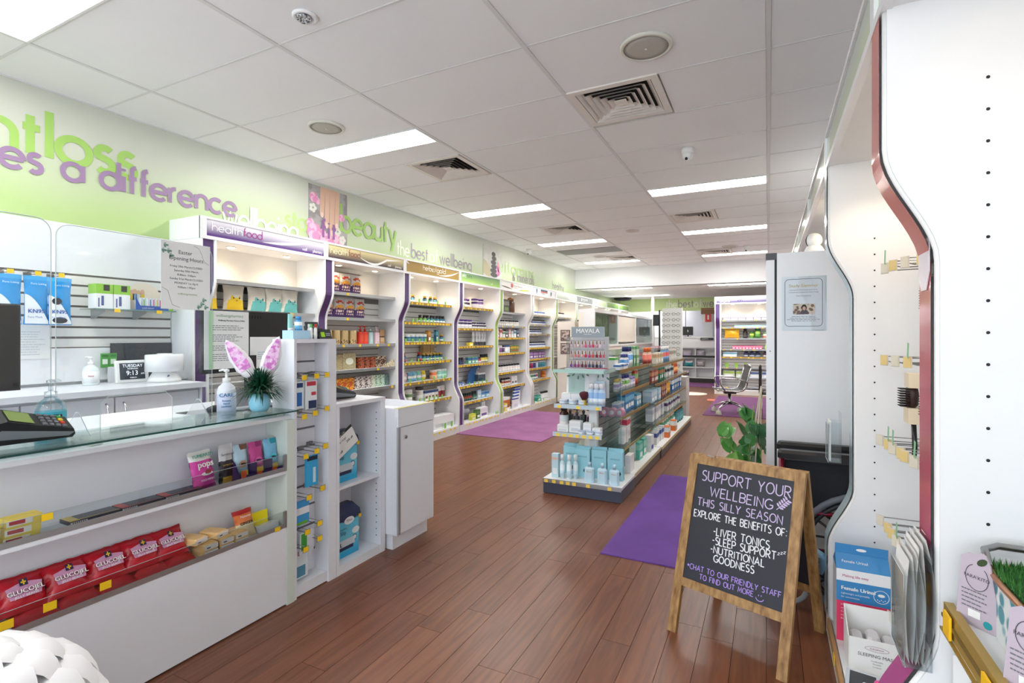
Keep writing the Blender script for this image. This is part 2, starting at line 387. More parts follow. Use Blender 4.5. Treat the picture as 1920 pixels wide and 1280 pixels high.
XT=[-4.21,-3.62,-2.42,-1.21,0.0,1.2]
K0=3.2; DY=.6235
def yk(k): return K0+DY*k
lights={('L',-8),('R',-8),('L',0),('L',4),('L',8),('L',12),('R',4),('R',8),('R',12)}
TM=[] 
_tm={}
def tile(x0,x1,y0,y1):
    key=(round(x1-x0,3),round(y1-y0,3))
    if key not in _tm:
        w,d=key; e=.013
        _tm[key]=MB().box(-w/2+e,w/2-e,-d/2+e*.6,d/2-e*.6,0,.02).mesh('ceiling_tile',TILE)
    o=place('ceiling_tile',_tm[key],((x0+x1)/2,(y0+y1)/2,0),0,ce); p=WL['ceiling']
    o.location=((x0+x1)/2-p[0],(y0+y1)/2-p[1],CEIL-p[2]+.004)
VENTS=[(-1.195,3.19),(-3.03,3.83),(-1.2,6.95),(-3.03,6.98),(-1.2,10.2),(-2.95,10.15)]
grid=MB()
for x in XT[1:-1]: grid.box(x-.012,x+.012,-3.0,11.85,CEIL-.001,CEIL+.03)
for k in range(-10,14):
    y=yk(k); grid.box(-4.21,1.2,y-.006,y+.006,CEIL+.001,CEIL+.029)
grid.box(-4.21,-4.19,-3.0,11.85,CEIL-.004,CEIL+.03)
struct_grid=grid.build('ceiling_grid',GRID,ce)
SPLIT={}
for c in range(5):
    x0,x1=XT[c],XT[c+1]; side={1:'L',3:'R'}.get(c)
    for k in range(-10,14):
        y0,y1=yk(k),yk(k+1)
        if side and (side,k) in lights: tile(x0,x1,y0+.305,y1); continue
        if c==1 and k==-4: tile(x0,x1,y0,y1-.31); continue
        hit=[v for v in VENTS if abs((v[1]+.3)-(y0+y1)/2)<.3 and x0-.05<v[0]<x1]
        if hit:
            v=hit[0]; vx0,vx1=v[0],v[0]+.58
            if vx0-x0>.1: tile(x0,vx0,y0,y1)
            if x1-vx1>.1: tile(vx1,x1,y0,y1)
            continue
        tile(x0,x1,y0,y1)
# light panels
LPM=Memit('light_panel_diffuser',(255,253,248),PANEL_EMIT); LFR=M((240,240,240),.4)
def light_panel(x0,x1,y0,y1,z,label):
    r=root('ceiling_light',((x0+x1)/2,(y0+y1)/2,z-.004),label,'ceiling light','recessed ceiling light panels')
    f=MB(); e=.012
    f.box(x0,x1,y0,y0+e,z-.004,z+.03); f.box(x0,x1,y1-e,y1,z-.004,z+.03); f.box(x0,x0+e,y0+e,y1-e,z-.004,z+.03); f.box(x1-e,x1,y0+e,y1-e,z-.004,z+.03)
    f.build('frame',LFR,r)
    MB().box(x0+e,x1-e,y0+e,y1-e,z+.004,z+.012).build('diffuser',LPM,r)
lab={('L',-8):'left light panel by the shop entrance behind the viewer',('R',-8):'right light panel by the shop entrance behind the viewer',('L',0):'recessed white light panel beside the left round ceiling speaker',('L',4):'second light panel along the left row, past the slatted vent',
('L',8):'third light panel along the left ceiling row',('L',12):'fourth and farthest light panel of the left row before the bulkhead',
('R',4):'nearest light panel of the right row, past the dome camera',('R',8):'second light panel of the right ceiling row',('R',12):'third light panel of the right row, just before the bulkhead'}
for s,k in sorted(lights):
    x0,x1=((-3.61,-2.43) if s=='L' else (-1.2,-.012)); light_panel(x0,x1,yk(k)+.004,yk(k)+.3,CEIL,lab[(s,k)])
light_panel(-3.61,-2.43,yk(-3)-.305,yk(-3)-.006,CEIL,'large bright light panel in the top left corner of the picture')
for i,(x0,x1,y) in enumerate([(-3.63,-2.44,12.05),(-1.21,-.04,12.05),(-3.66,-2.44,14.4),(-3.7,-2.45,16.8)]):
    light_panel(x0,x1,y,y+.3,2.47,['left light strip on the lowered ceiling beyond the bulkhead','right light strip on the lowered ceiling beyond the bulkhead','second light strip on the lowered rear ceiling','farthest light strip on the lowered rear ceiling'][i])
# walls
wl=struct(MB().box(WLX-.1,WLX,-3.0,YB,0,CEIL+.03).build('wall_left',WHITE))
struct(MB().box(WRX,WRX+.1,-3.0,YB,0,CEIL+.03).build('wall_right',WHITE))
wb=struct(MB().box(-4.3,1.6,YB-.05,YB,0,CEIL).build('wall_back',WHITE))
struct(MB().box(-4.21,1.2,11.85,12.0,2.475,CEIL+.03).build('trim_1',WHITE))
struct(MB().box(-4.3,1.6,11.86,YB,2.475,2.53).build('ceiling_lowered',M((242,242,240),.7)))
MB().box(WLX,WLX+.004,-3.0,16.1,2.09,CEIL-.002).build('mural_band',MURAL_M,wl)
# mural lettering on the left wall, plane facing +X : x axis = +Y
def wallf(y,z,off=.006): return frame((WLX+off,y,z),(0,1,0),(0,0,1))
PUR=M((158,130,166),.5); GRN=M((166,208,106),.5); GRN2=M((190,222,140),.5); WHT=M((240,244,228),.5); PGR=M((156,144,158),.5)
lettering('lettering','weightloss',.166,.046,.035,wallf(.58,2.5),GRN,wl,width=1.58)
lettering('lettering','makes a difference',.112,.03,.024,wallf(.98,2.385,.009),PUR,wl,width=1.98)
lettering('lettering','wellbeing',.122,.024,.02,wallf(2.84,2.285,.009),WHT,wl,width=.78)
lettering('lettering','stay',.11,.026,.02,wallf(3.48,2.4),GRN2,wl,width=.36)
lettering('lettering','beauty',.166,.036,.03,wallf(4.2,2.49,.012),GRN,wl,width=.93)
lettering('lettering','the',.105,.02,.03,wallf(5.16,2.37),WHT,wl,width=.24)
lettering('lettering','best',.105,.022,.03,wallf(5.45,2.37),PGR,wl,width=.36)
lettering('lettering','of',.105,.02,.03,wallf(5.85,2.37),WHT,wl,width=.2)
lettering('lettering','wellbeing',.105,.022,.03,wallf(6.1,2.37),PGR,wl,width=.87)
lettering('lettering','vitamins',.13,.024,.05,wallf(7.9,2.47,.012),GRN2,wl,width=1.5)
lettering('lettering','& minerals',.1,.02,.04,wallf(8.43,2.36,.014),PGR,wl,width=.95)
lettering('lettering','healthy',.1,.02,.04,wallf(10.38,2.36),PGR,wl,width=.68)
lettering('lettering','health',.09,.02,.04,wallf(12.6,2.2),PGR,wl,width=.6)
# printed photographs set in the mural
ph=MB().box(WLX+.004,WLX+.012,3.76,4.29,2.33,2.9).build('hand_photo_print',pattern_mat('grey_marble_print',(150,146,146),(176,172,172),9,.5,'NOISE'),wl)
fm=wallf(3.76,2.33,.0125); SK=M((226,188,164),.6); NAIL=M((240,214,206),.4); PNK=M((232,150,196),.6); PNK2=M((244,196,220),.6); PET=M((236,236,226),.6); STN=M((104,100,104),.6)
mb=MB()
for i,(x,y0,w) in enumerate([(.17,.30,.032),(.235,.2,.034),(.305,.13,.036),(.375,.22,.033)]):
    pts=[(x+w*.9*math.cos(a),y0+w*1.6*math.sin(a)) for a in [PI+PI*j/8 for j in range(9)]]+[(x+w+.012,.57),(x-w+.012,.57)]
    mb.prism(pts,lambda a,b,t:fm@Vector((a,b,t)),0,.003,0); disc(mb,(x,y0-.02),w*.6,fm,1,10,w*.9,.0035)
mb.build('hand',[SK,NAIL],ph)
mb=MB()
for cx,cy,r,mi in [(.06,.44,.05,0),(.11,.41,.035,1),(.07,.08,.09,0),(.16,.05,.08,1),(.27,.03,.07,0),(.35,.07,.06,1),(.43,.04,.05,1),(.02,.16,.05,1),(.45,.3,.04,0)]:
    for j in range(6): disc(mb,(cx+r*.5*math.cos(j*1.05),cy+r*.5*math.sin(j*1.05)),r*.6,fm,mi if j%2 else 1-mi,10,None,.001+.0001*j)
for cx,cy in [(.05,.33),(.39,.14),(.46,.06)]:
    for j in range(5): disc(mb,(cx+.03*math.cos(j*1.257),cy+.03*math.sin(j*1.257)),.021,fm,2,9,None,.002)
mb.build('flowers',[PNK,PNK2,PET],ph)
lettering('lettering','fit',.11,.03,.035,wallf(3.92,2.375,.017),M((150,98,160),.5),wl,width=.2)
ph2=MB().box(WLX+.004,WLX+.012,7.34,8.0,2.32,2.86).build('stones_photo_print',pattern_mat('pale_print',(206,206,196),(216,216,208),6,.5,'NOISE'),wl)
fm=wallf(7.34,2.32,.0125); mb=MB()
for i in range(6): disc(mb,(.36+.01*(-1)**i,.06+.07*i),.13-.012*i,fm,0,12,.04,.001+.0002*i)
for j in range(5): disc(mb,(.52+.03*math.cos(j),.1+.07*(j%3)),.03,fm,1,8,.06,.002,.4*(j-2))
mb.add([fm@Vector(p) for p in ((0,.06,.001),(.24,0,.001),(.26,.14,.001),(.1,.27,.001),(0,.3,.001))],[(0,1,2,3,4)],2)
mb.build('stones',[M((92,92,92),.6),PNK,M((206,196,160),.6)],ph2)
# ceiling things
def vent(x,y,label):
    w=.585; r=root('ceiling_vent',(x+w/2,y+w/2,CEIL-.02),label,'air vent','square louvred ceiling vents')
    VM=M((228,222,214),.5); z=CEIL
    mb=MB(); e=.045
    mb.box(x,x+w,y,y+e,z-.006,z+.02); mb.box(x,x+w,y+w-e,y+w,z-.006,z+.02); mb.box(x,x+e,y+e,y+w-e,z-.006,z+.02); mb.box(x+w-e,x+w,y+e,y+w-e,z-.006,z+.02)
    mb.build('frame',VM,r)
    MB().box(x+e,x+w-e,y+e,y+w-e,z+.024,z+.028).build('duct_backing',M((16,16,16),.9),r)
    cx,cy=x+w/2,y+w/2
    for i in range(5):
        o=w/2-e-.004-i*.042; q=o-.034; z0=z-.004; z1=z+.022
        mb=MB(); mb.add([(cx-o,cy-o,z1),(cx+o,cy-o,z1),(cx+o,cy+o,z1),(cx-o,cy+o,z1),(cx-q-.03,cy-q-.03,z0),(cx+q+.03,cy-q-.03,z0),(cx+q+.03,cy+q+.03,z0),(cx-q-.03,cy+q+.03,z0)],[])
        # each louvre ring slopes outward and down: outer edge low, inner edge high
        A=[(cx-o,cy-o,z0),(cx+o,cy-o,z0),(cx+o,cy+o,z0),(cx-o,cy+o,z0)]; B=[(cx-q,cy-q,z1),(cx+q,cy-q,z1),(cx+q,cy+q,z1),(cx-q,cy+q,z1)]
        mb=MB()
        for j in range(4):
            k=(j+1)%4; mb.add([A[j],A[k],B[k],B[j]],[(0,1,2,3)])
        mb.build('louvre',VM,r)
    MB().box(cx-.04,cx+.04,cy-.04,cy+.04,z-.002,z+.004).build('centre_plate',VM,r)
for (x,y),l in zip(VENTS,['large square louvred vent beside the nearest round speaker','square louvred vent just past the left light panel','square louvred vent in the right row between two light panels','square louvred vent in the left row between second and third lights','small far louvred vent beside the rear right light panel','small far louvred vent in front of the last left light panel']): vent(x,y,l)
def speaker(x,y,rad,label):
    r=root('ceiling_speaker',(x,y,CEIL-.012),label,'speaker','round ceiling speakers')
    MB().lathe([(rad,CEIL+.005),(rad,CEIL-.004),(rad*.97,CEIL-.009),(rad*.86,CEIL-.012),(rad*.86,CEIL-.004)],32,(x,y)).build('rim',M((222,220,208),.5),r)
    g=MB().lathe([(rad*.86,CEIL-.006),(rad*.6,CEIL-.010),(.001,CEIL-.012)],32,(x,y)).build('grille',pattern_mat('speaker_mesh',(176,172,160),(192,188,178),300,.6),r)
    MB().lathe([(.006,CEIL-.010),(.006,CEIL-.0145),(.001,CEIL-.0145)],10,(x,y)).build('badge',PLASTIC,g)
speaker(-.607,2.872,.142,'large round beige ceiling speaker beside the big vent'); speaker(-3.034,2.885,.135,'round beige ceiling speaker before the left light panel')
speaker(-.62,9.93,.13,'far round ceiling speaker ahead of the right rear light'); speaker(-3.03,10.0,.13,'far round ceiling speaker ahead of the left rear light')
MB().lathe([(.1,CEIL+.005),(.1,CEIL-.004),(.07,CEIL-.006),(.06,CEIL-.003),(.001,CEIL-.003)],20,(-1.85,7.8)).build('smoke_vent_plate',M((212,208,198),.6)); tag(bpy.data.objects['smoke_vent_plate'],'small flat round plate on the middle of the ceiling','ceiling plate')
g=MB().box(-3.58,-2.45,9.02,9.55,CEIL-.004,CEIL+.006).build('return_air_grille',pattern_mat('grille_grey',(120,120,118),(150,150,148),160,.6)); tag(g,'dark grey flat return air panel in the left ceiling row','air grille')
r=root('downlight',(-2.08,1.839,CEIL-.01),'swivel round downlight with chrome lamp near the top edge','downlight')
MB().lathe([(.062,CEIL+.004),(.062,CEIL-.004),(.054,CEIL-.008),(.042,CEIL-.006),(.042,CEIL+.003)],24,(-2.08,1.839)).build('rim',LFR,r)
MB().lathe([(.038,CEIL-.004),(.034,CEIL-.016),(.026,CEIL-.012),(.001,CEIL-.008)],20,(-2.085,1.835)).build('lamp',pattern_mat('lamp_glass',(90,92,96),(220,222,226),90,.2),r)
def domecam(x,y,label):
    r=root('dome_camera',(x,y,CEIL-.1),label,'security camera','ceiling dome cameras')
    MB().lathe([(.052,CEIL+.004),(.052,CEIL-.03),(.046,CEIL-.04)],20,(x,y)).build('base',PLASTIC,r)
    MB().lathe([(.046,CEIL-.036),(.044,CEIL-.06),(.034,CEIL-.082),(.018,CEIL-.094),(.001,CEIL-.097)],20,(x,y)).build('dome',PLASTIC,r)
    MB().lathe([(.012,0),(.012,.012),(.001,.014)],12).xf(Matrix.Translation((x-.006,y-.026,CEIL-.084))@Matrix.Rotation(2.5,4,'X')).build('lens',BLACK,r)
domecam(-.62,4.6,'white dome camera hanging near the right row of ceiling lights'); domecam(-.35,10.0,'small white camera beside the rear right light panel')
domecam(-3.95,8.6,'small white camera high on the left ceiling edge')
# rugs
def rug(x0,x1,y0,y1,rgb,label,h=.008):
    n=20; pts=[(x0,y0),(x1,y0),(x1,y1),(x0,y1)]
    o=MB().cbox(x0,x1,y0,y1,.0005,h,.005).build('carpet_mat',carpet_mat(rgb,'carpet_%d'%rgb[0])); tag(o,label,'mat')
rug(-.925,-.33,3.06,5.06,(108,70,152),'purple carpet runner beside the chalkboard')
rug(-3.97,-2.56,5.93,8.35,(150,96,142),'faded plum carpet mat along the left shelving')
rug(-1.0,.55,9.2,12.3,(112,66,112),'plum carpet under the chrome chair')
rug(-3.0,-1.0,14.2,15.45,(126,76,126),'plum carpet in front of the dispensary counter')
tag(MB().lathe([(.36,.001),(.36,.004),(.001,.004)],32,(-1.62,12.55)).build('floor_sticker',M((232,228,214),.5)),'round cream sticker on the floor before the dispensary','floor sticker')
tag(MB().box(-1.15,-.75,11.35,11.6,.0005,.003).build('floor_arrow_strip',M((240,120,92),.5)),'short orange strip stuck on the floor by the rear carpet','floor sticker')
# ============================================================ products (shared meshes)
_pc={}
def cached(key,fn):
    if key not in _pc: _pc[key]=fn()
    return _pc[key]
def bottle(r=.026,h=.09,body=(60,40,30),cap=(20,20,22),label=(240,240,240),band=(30,110,140),n=12):
    def f():
        s=h*.72
        return MB().lathe([(r*.92,0),(r,.004,0),(r,h*.10,0),(r*1.012,h*.10,2),(r*1.012,h*.34,2),(r*1.012,h*.34,3),(r*1.012,h*.60,3),(r,h*.60,0),(r*.97,s*.93,0),(r*.62,s*1.03,0),(r*.62,h*.77,0),(r*.74,h*.77,1),(r*.74,h*.985,1),(r*.66,h,1),(.0005,h,1)],n).mesh('bottle',[M(body,.25),M(cap,.4),M(label,.5),M(band,.5)])
    return cached(('b',r,h,body,cap,label,band,n),f)
def tub(r=.045,h=.11,body=(240,240,236),lid=(90,50,130),label=(230,225,225),band=(120,90,160),n=16):
    def f():
        return MB().lathe([(r*.95,0),(r,.005,0),(r,h*.12,0),(r*1.01,h*.12,2),(r*1.01,h*.45,2),(r*1.01,h*.45,3),(r*1.01,h*.68,3),(r,h*.68,0),(r,h*.78,0),(r*1.04,h*.79,1),(r*1.04,h*.97,1),(r*.97,h,1),(.0005,h,1)],n).mesh('tub',[M(body,.35),M(lid,.4),M(label,.5),M(band,.5)])
    return cached(('t',r,h,body,lid,label,band,n),f)
def carton(w=.06,d=.05,h=.1,body=(240,240,240),band=(60,120,190),label=(250,250,250),b0=.55,b1=.85):
    def f():
        mb=MB().box(-w/2,w/2,-d/2,d/2,0,h,0); e=.0006
        mb.add([(-w/2,-d/2-e,h*b0),(w/2,-d/2-e,h*b0),(w/2,-d/2-e,h*b1),(-w/2,-d/2-e,h*b1)],[(0,1,2,3)],1)
        mb.add([(-w/2-e,d/2,h*b0),(-w/2-e,-d/2,h*b0),(-w/2-e,-d/2,h*b1),(-w/2-e,d/2,h*b1)],[(0,1,2,3)],1)
        mb.add([(-w*.34,-d/2-e,h*.14),(w*.34,-d/2-e,h*.14),(w*.34,-d/2-e,h*.4),(-w*.34,-d/2-e,h*.4)],[(0,1,2,3)],2)
        return mb.mesh('carton',[M(body,.5),M(band,.5),M(label,.5)])
    return cached(('c',w,d,h,body,band,label,b0,b1),f)
def pcarton(w,d,h,mat,label=(245,240,225)):
    def f():
        mb=MB().cbox(-w/2,w/2,-d/2,d/2,0,h,.002,0); e=.0008
        pts=[(w*.3*math.cos(a),h*.5+h*.22*math.sin(a)) for a in [2*PI*i/12 for i in range(12)]]
        mb.add([(a,-d/2-e,b) for a,b in pts],[tuple(range(12))],1)
        return mb.mesh('carton',[mat,M(label,.5)])
    return cached(('pc',w,d,h,mat.name,label),f)
def pouch_mb(w,h,t,mi=lambda u,v:0,crimp=.08,nx=8,ny=12,lean=0.0,wob=.006,seed=1,vn=1.0):
    """sealed bag standing up: front face -y, flat crimps at top and bottom"""
    rr=random.Random(seed); mb=MB(); k=0
    F=[];B=[]
    for j in range(ny+1):
        v=j/ny; prof=max(0.0,math.sin(PI*min(1,max(0,(v-crimp*.5)/(1-crimp*1.5)))))**.55
        for i in range(nx+1):
            u=i/nx*2-1; tt=t/2*prof*(1-abs(u)**2.6)**.6
            ww=w/2*(1-.10*prof*(1-abs(u)*0)) if vn else w/2
            x=u*ww+rr.uniform(-wob,wob)*.4*(1 if 0<i<nx else .4); z=v*h+rr.uniform(-wob,wob)*.3*(0 if j in(0,) else 1)
            q=rr.uniform(-wob,wob)*prof
            F.append((x,-tt+q+lean*v*h,z)); B.append((x,tt+lean*v*h,z))
    N=nx+1; fs=[];ms=[]
    for side,off in ((0,0),(1,len(F))):
        for j in range(ny):
            for i in range(nx):
                a=off+j*N+i; q=(a,a+1,a+1+N,a+N)
                fs.append(q if side==0 else q[::-1]); ms.append(mi((i+.5)/nx,(j+.5)/ny))
    mb.v=F+B; mb.f=fs; mb.m=ms; mb.sm=[True]*len(fs)
    # edges
    for j in range(ny):
        for i in (0,nx): mb.f.append((j*N+i,(j+1)*N+i,len(F)+(j+1)*N+i,len(F)+j*N+i)); mb.m.append(mi(i/nx,(j+.5)/ny)); mb.sm.append(True)
    return mb
def pouch(w,h,t,cols,bands,seed=1,rough=.35):
    """cols list of rgb; bands list of (upto_v, index)"""
    def f():
        def mi(u,v):
            for top,i in bands:
                if v<=top: return i
            return bands[-1][1]
        return pouch_mb(w,h,t,mi,seed=seed).mesh('pouch',[M(c,rough) for c in cols])
    return cached(('p',w,h,t,tuple(cols),tuple(bands),seed),f)
def pump(w=.055,d=.04,h=.16,body=(220,60,40),cap=None,label=(240,180,160)):
    cap=cap or body
    def f():
        mb=MB().cbox(-w/2,w/2,-d/2,d/2,0,h*.66,.009,0); 
        mb.lathe([(.011,h*.66),(.011,h*.74),(.014,h*.74,1),(.014,h*.82,1),(.005,h*.83,1),(.005,h*.92,1),(.012,h*.92,1),(.012,h*.985,1),(.001,h,1)],10,(0,0),1)
        mb.box(-.03,0,-.005,.005,h*.93,h*.975,1)
        mb.add([(-w*.3,-d/2-.0008,h*.12),(w*.3,-d/2-.0008,h*.12),(w*.3,-d/2-.0008,h*.5),(-w*.3,-d/2-.0008,h*.5)],[(0,1,2,3)],2)
        return mb.mesh('pump_bottle',[M(body,.35),M(cap,.35),M(label,.5)])
    return cached(('pu',w,d,h,body,cap,label),f)
def tag_card(w=.03,h=.045,col=(130,200,90)):
    return cached(('tg',w,h,col),lambda: MB().box(-w/2,w/2,-.001,.001,0,h).mesh('shelf_card',M(col,.6)))
# ============================================================ shelving bays
DF=.39; WAIST=.295
def dprof(z):
    def sm(t): t=max(0,min(1,t)); return t*t*(3-2*t)
    if z<.42: return DF
    if z<.68: return DF+(WAIST-DF)*sm((z-.42)/.26)
    if z<1.5: return WAIST
    if z<1.76: return WAIST+(DF-WAIST)*sm((z-1.5)/.26)
    return DF
ZS=[.10]+[.42+.26*i/10 for i in range(11)]+[1.5+.26*i/10 for i in range(11)]+[2.08]
ZTOP=2.245; ZHB=2.078
SLAT=M((232,230,226),.45,noise=.02); SLATB=M((120,116,112),.7)
DL_M=Memit('downlight_glow',(255,226,180),12.0)
BAYS={}
def bay(name,label,loc,rz,strip,shelves,lamp,detail,group,sign,width=1.2,upright=True,endpanel=False,near=False,base=True,shelfmat=None,depth=.27,plain=False):
    r=lroot('shelving_bay',loc,label,'shelving bay',group,rz); BAYS[name]=(r,loc,rz,shelves)
    x0=.13 if upright else 0.0
    def panel(a,b,nm='side_panel'):
        poly=[(0,.0)]+[(-DF,0.0)]+[(-dprof(z),z) for z in ZS]+[(0,2.08)]
        return MB().prism(poly,lambda p,q,t:(t,p,q),a,b).build(nm,WHITE,r)
    if upright:
        panel(0,.022); panel(.108,.13)
        if strip:
            mb=MB()
            for i in range(len(ZS)-1):
                z0,z1=ZS[i],ZS[i+1]
                q=-.011 if near else .004; sx0=.012 if near else .022; mb.add([(sx0,-dprof(z0)+q,z0),(.106,-dprof(z0)+q,z0),(.106,-dprof(z1)+q,z1),(sx0,-dprof(z1)+q,z1)],[(0,1,2,3)])
            sp=mb.build('facing_strip',strip,r)
            if near:
                MB().box(.02,.11,-WAIST-.006,-WAIST+.002,1.47,1.5).build('clip',ACRYL,sp)
        for a in (0.0,.108):   # rounded edge trim following the profile
            mb=MB(); mb.tube([(a+.011,-dprof(z)-.001,z) for z in ZS],.0095 if not near else .007,6); mb.build('edge_trim',PLASTIC,r)
    if endpanel: panel(width-.022,width)
    # back panel with slats
    bp=MB().box(x0,width,-.012,0,.10,2.08).build('back_panel',SLATB if not plain else WHITE,r)
    MB().box(x0,width,-.022,-.012,1.775,2.078).build('upper_panel',SLAT,bp)
    if not plain:
        P=.0665; n=int((1.77-.125)/P)
        if detail:
            me=cached(('slat',round(width-x0,3)),lambda: MB().box(-(width-x0)/2,(width-x0)/2,-.01,0,0,P-.009).mesh('slat',SLAT))
            for i in range(n):
                o=place('slat',me,(0,0,0),0,bp); c=WL[bp.name]; o.location=((x0+width)/2-c[0],-.012-c[1],.125+i*P-c[2])
        else:
            mb=MB()
            for i in range(n): mb.box(x0,width,-.022,-.012,.125+i*P,.125+i*P+P-.009)
            tag(mb.build('slats',SLAT,bp),kind='stuff')
    # plinth and deck
    if base:
        MB().box(0.0235,width,-DF-.005,-.002,0.001,.098).build('plinth',M((226,224,220),.5),r)
        MB().box(x0,width,-DF+.004,-.012,.099,.112).build('deck',WHITE,r)
    # shelves
    sm=shelfmat or WHITE
    tk=cached('ticket',lambda: MB().box(-.016,.016,-.0015,0,0,.026).mesh('price_ticket',YELLOW))
    for i,(z,nt) in enumerate(shelves):
        if z<.15:
            if nt:
                mb=MB()
                for j in range(nt): x=x0+.08+(width-x0-.16)*min(1,max(0,(j+random.uniform(-.25,.25))/max(1,nt-1))); mb.box(x-.016,x+.016,-DF-.008,-DF-.0055,.07,.096)
                tag(mb.build('price_tickets',YELLOW,r),kind='stuff')
            continue
        sh=MB().box(x0+.003,width-.003,-depth,-.022,z-.018,z).build('shelf',sm,r); c=WL[sh.name]
        MB().box(x0+.003,width-.003,-depth-.004,-depth,z-.03,z+.002).build('ticket_rail',GOLD if nt>8 else ALU,sh)
        xs=[x0+.06+(width-x0-.12)*min(1,max(0,(j+random.uniform(-.3,.3))/max(1,nt-1))) for j in range(nt)] if nt>1 else [x0+.3]*nt
        if detail and nt<8:
            for x in xs:
                o=place('price_ticket',tk,(x-c[0],-depth-.0045-c[1],z-.03-c[2]),0,sh)
        elif nt:
            mb=MB()
            for x in xs: mb.box(x-.016,x+.016,-depth-.006,-depth-.0042,z-.031,z-.006)
            tag(mb.build('price_tickets',YELLOW,sh),kind='stuff')
    # canopy and header
    MB().box(0,width,-DF,0,ZHB,ZHB+.012).build('canopy_soffit',WHITE,r)
    MB().box(0,width,-DF+.002,0,ZTOP-.014,ZTOP).build('canopy_top',WHITE,r)
    hf=MB(); e=.026; F0,F1=-DF-.012,-DF+.01
    hf.box(0,width,F0,F1,ZHB-.004,ZHB+e-.004); hf.box(0,width,F0,F1,ZTOP-e*.7,ZTOP); hf.box(0,.045,F0,F1,ZHB+e-.004,ZTOP-e*.7); hf.box(width-.006,width,F0,F1,ZHB+e-.004,ZTOP-e*.7)
    hf.build('header_frame',WHITE_GLOSS,r)
    if sign: sign(r,.045,width-.006,-DF-.002,ZHB+e-.004,ZTOP-e*.7)
    if endpanel or name=='bay0':
        xx=0 if name=='bay0' else width-.02
        MB().box(xx,xx+.02,-DF,0,ZHB+.012,ZTOP-.014).build('header_end',WHITE,r)
    if lamp:
        for lx in (x0+.25,x0+.8):
            d=MB().lathe([(.036,ZHB-.006),(.036,ZHB),(.03,ZHB)],18,(lx,-.2)).build('downlight_rim',ALU,r)
            MB().lathe([(.031,ZHB-.0065),(.028,ZHB-.009),(.001,ZHB-.010)],16,(lx,-.2)).build('downlight_lamp',DL_M,d)
            ld=bpy.data.lights.new('bay_lamp','SPOT'); ld.energy=BAY_LAMP*lamp; ld.color=(1.0,.80,.58); ld.spot_size=2.3; ld.spot_blend=.6; ld.shadow_soft_size=.03
            lo=bpy.data.objects.new('bay_lamp',ld); COL.objects.link(lo); lo.parent=r; lo.location=(lx,-.2,ZHB-.016)
    return r
def bayW(name,x,d,z):
    """bay local (x, distance out from the wall, z) -> world"""
    r,loc,rz,_=BAYS[name]; c,s=math.cos(rz),math.sin(rz); y=-d
    return (loc[0]+x*c-y*s,loc[1]+x*s+y*c,loc[2]+z)
SHN=['top','second','third','fourth','fifth','sixth','seventh','eighth']
def row(bayname,si,spec,baydesc):
    """spec: (mesh,n,x,pitch,desc,cat[,depth])"""
    mesh,n,x,p,desc,cat=spec[:6]; dep=spec[6] if len(spec)>6 else .17
    r,loc,rz,sh=BAYS[bayname]; z=sh[si][0]; z=.113 if z<.15 else z+.0008
    nsh=len(sh); shn='bottom deck' if sh[si][0]<.15 else SHN[si]+' shelf'
    for i in range(n):
        o=place(desc.split(' ')[-1] if False else cat.replace(' ','_'),mesh,bayW(bayname,x+i*p,dep+random.uniform(-.006,.006),z),rz+random.uniform(-.06,.06))
        lb=desc+((', '+ORD[i]+' from left') if n>1 else '')+', '+shn+' of '+baydesc
        tag(o,lb,cat,(desc.split(' with')[0]+' row, '+shn+' of '+baydesc) if n>1 else None)
# ---- header signs
def hsign(mat,items):
    def f(r,x0,x1,y,z0,z1):
        p=MB().box(x0,x1,y-.003,y+.004,z0,z1).build('header_sign',mat,r); c=WL[p.name]
        fm=frame((x0,y-.0042,z0),(1,0,0),(0,0,1)); W=x1-x0; H=z1-z0
        for it in items:
            k=it[0]
            if k=='low': # stroke lettering
                _,s,x,zz,h,wd,col=it; lettering('lettering',s,h,h*.19,h*.22,fm@Matrix.Translation((x*W,zz*H,.0006)),M(col,.5),p,width=wd)
            elif k=='txt':
                _,s,x,zz,h,col=it; text('lettering',s,h,fm@Matrix.Translation((x*W,zz*H,.0006)),M(col,.5),p)
            elif k=='wave':
                _,pts,col,th=it; mb=MB(); n=len(pts); top=[];bot=[]
                for i,(a,b) in enumerate(pts):
                    t=th*math.sin(PI*(i+.15)/(n-.7)); top.append((a*W,b*H+t)); bot.append((a*W,b*H-t))
                for i in range(n-1): mb.add([fm@Vector((q[0],q[1],.0012)) for q in (bot[i],bot[i+1],top[i+1],top[i])],[(0,1,2,3)])
                mb.build('swoosh',M(col,.4),p)
            elif k=='rect':
                _,a,b,c_,d,col=it; mb=MB(); rect(mb,a*W,b*W,c_*H,d*H,fm,0,.0012); mb.build('printed_block',M(col,.5),p)
            elif k=='disc':
                _,a,b,rx,ry,col=it; mb=MB(); disc(mb,(a*W,b*H),rx,fm,0,14,ry,.0012); mb.build('printed_emblem',M(col,.5),p)
    return f
wv=lambda a,b,lo,hi,n=14,ph=0:[(a+(b-a)*i/n,lo+(hi-lo)*(.5-.5*math.cos(PI*(i/n)*1.25+ph))) for i in range(n+1)]
S0=hsign(grad_mat('purple_fade',(88,52,128),(236,232,240),.0,.13,.3),[('low','health',.04,.36,.038,.25,(248,246,250)),('low','food',.268,.36,.038,.17,(158,52,140)),('wave',[(.42+.43*i/12,.22+.5*(i/12)**1.6) for i in range(13)],(250,250,252),.012),('low','well',.78,.16,.016,.05,(250,250,250)),('low','pharmacy',.885,.14,.016,.11,(250,250,250))])
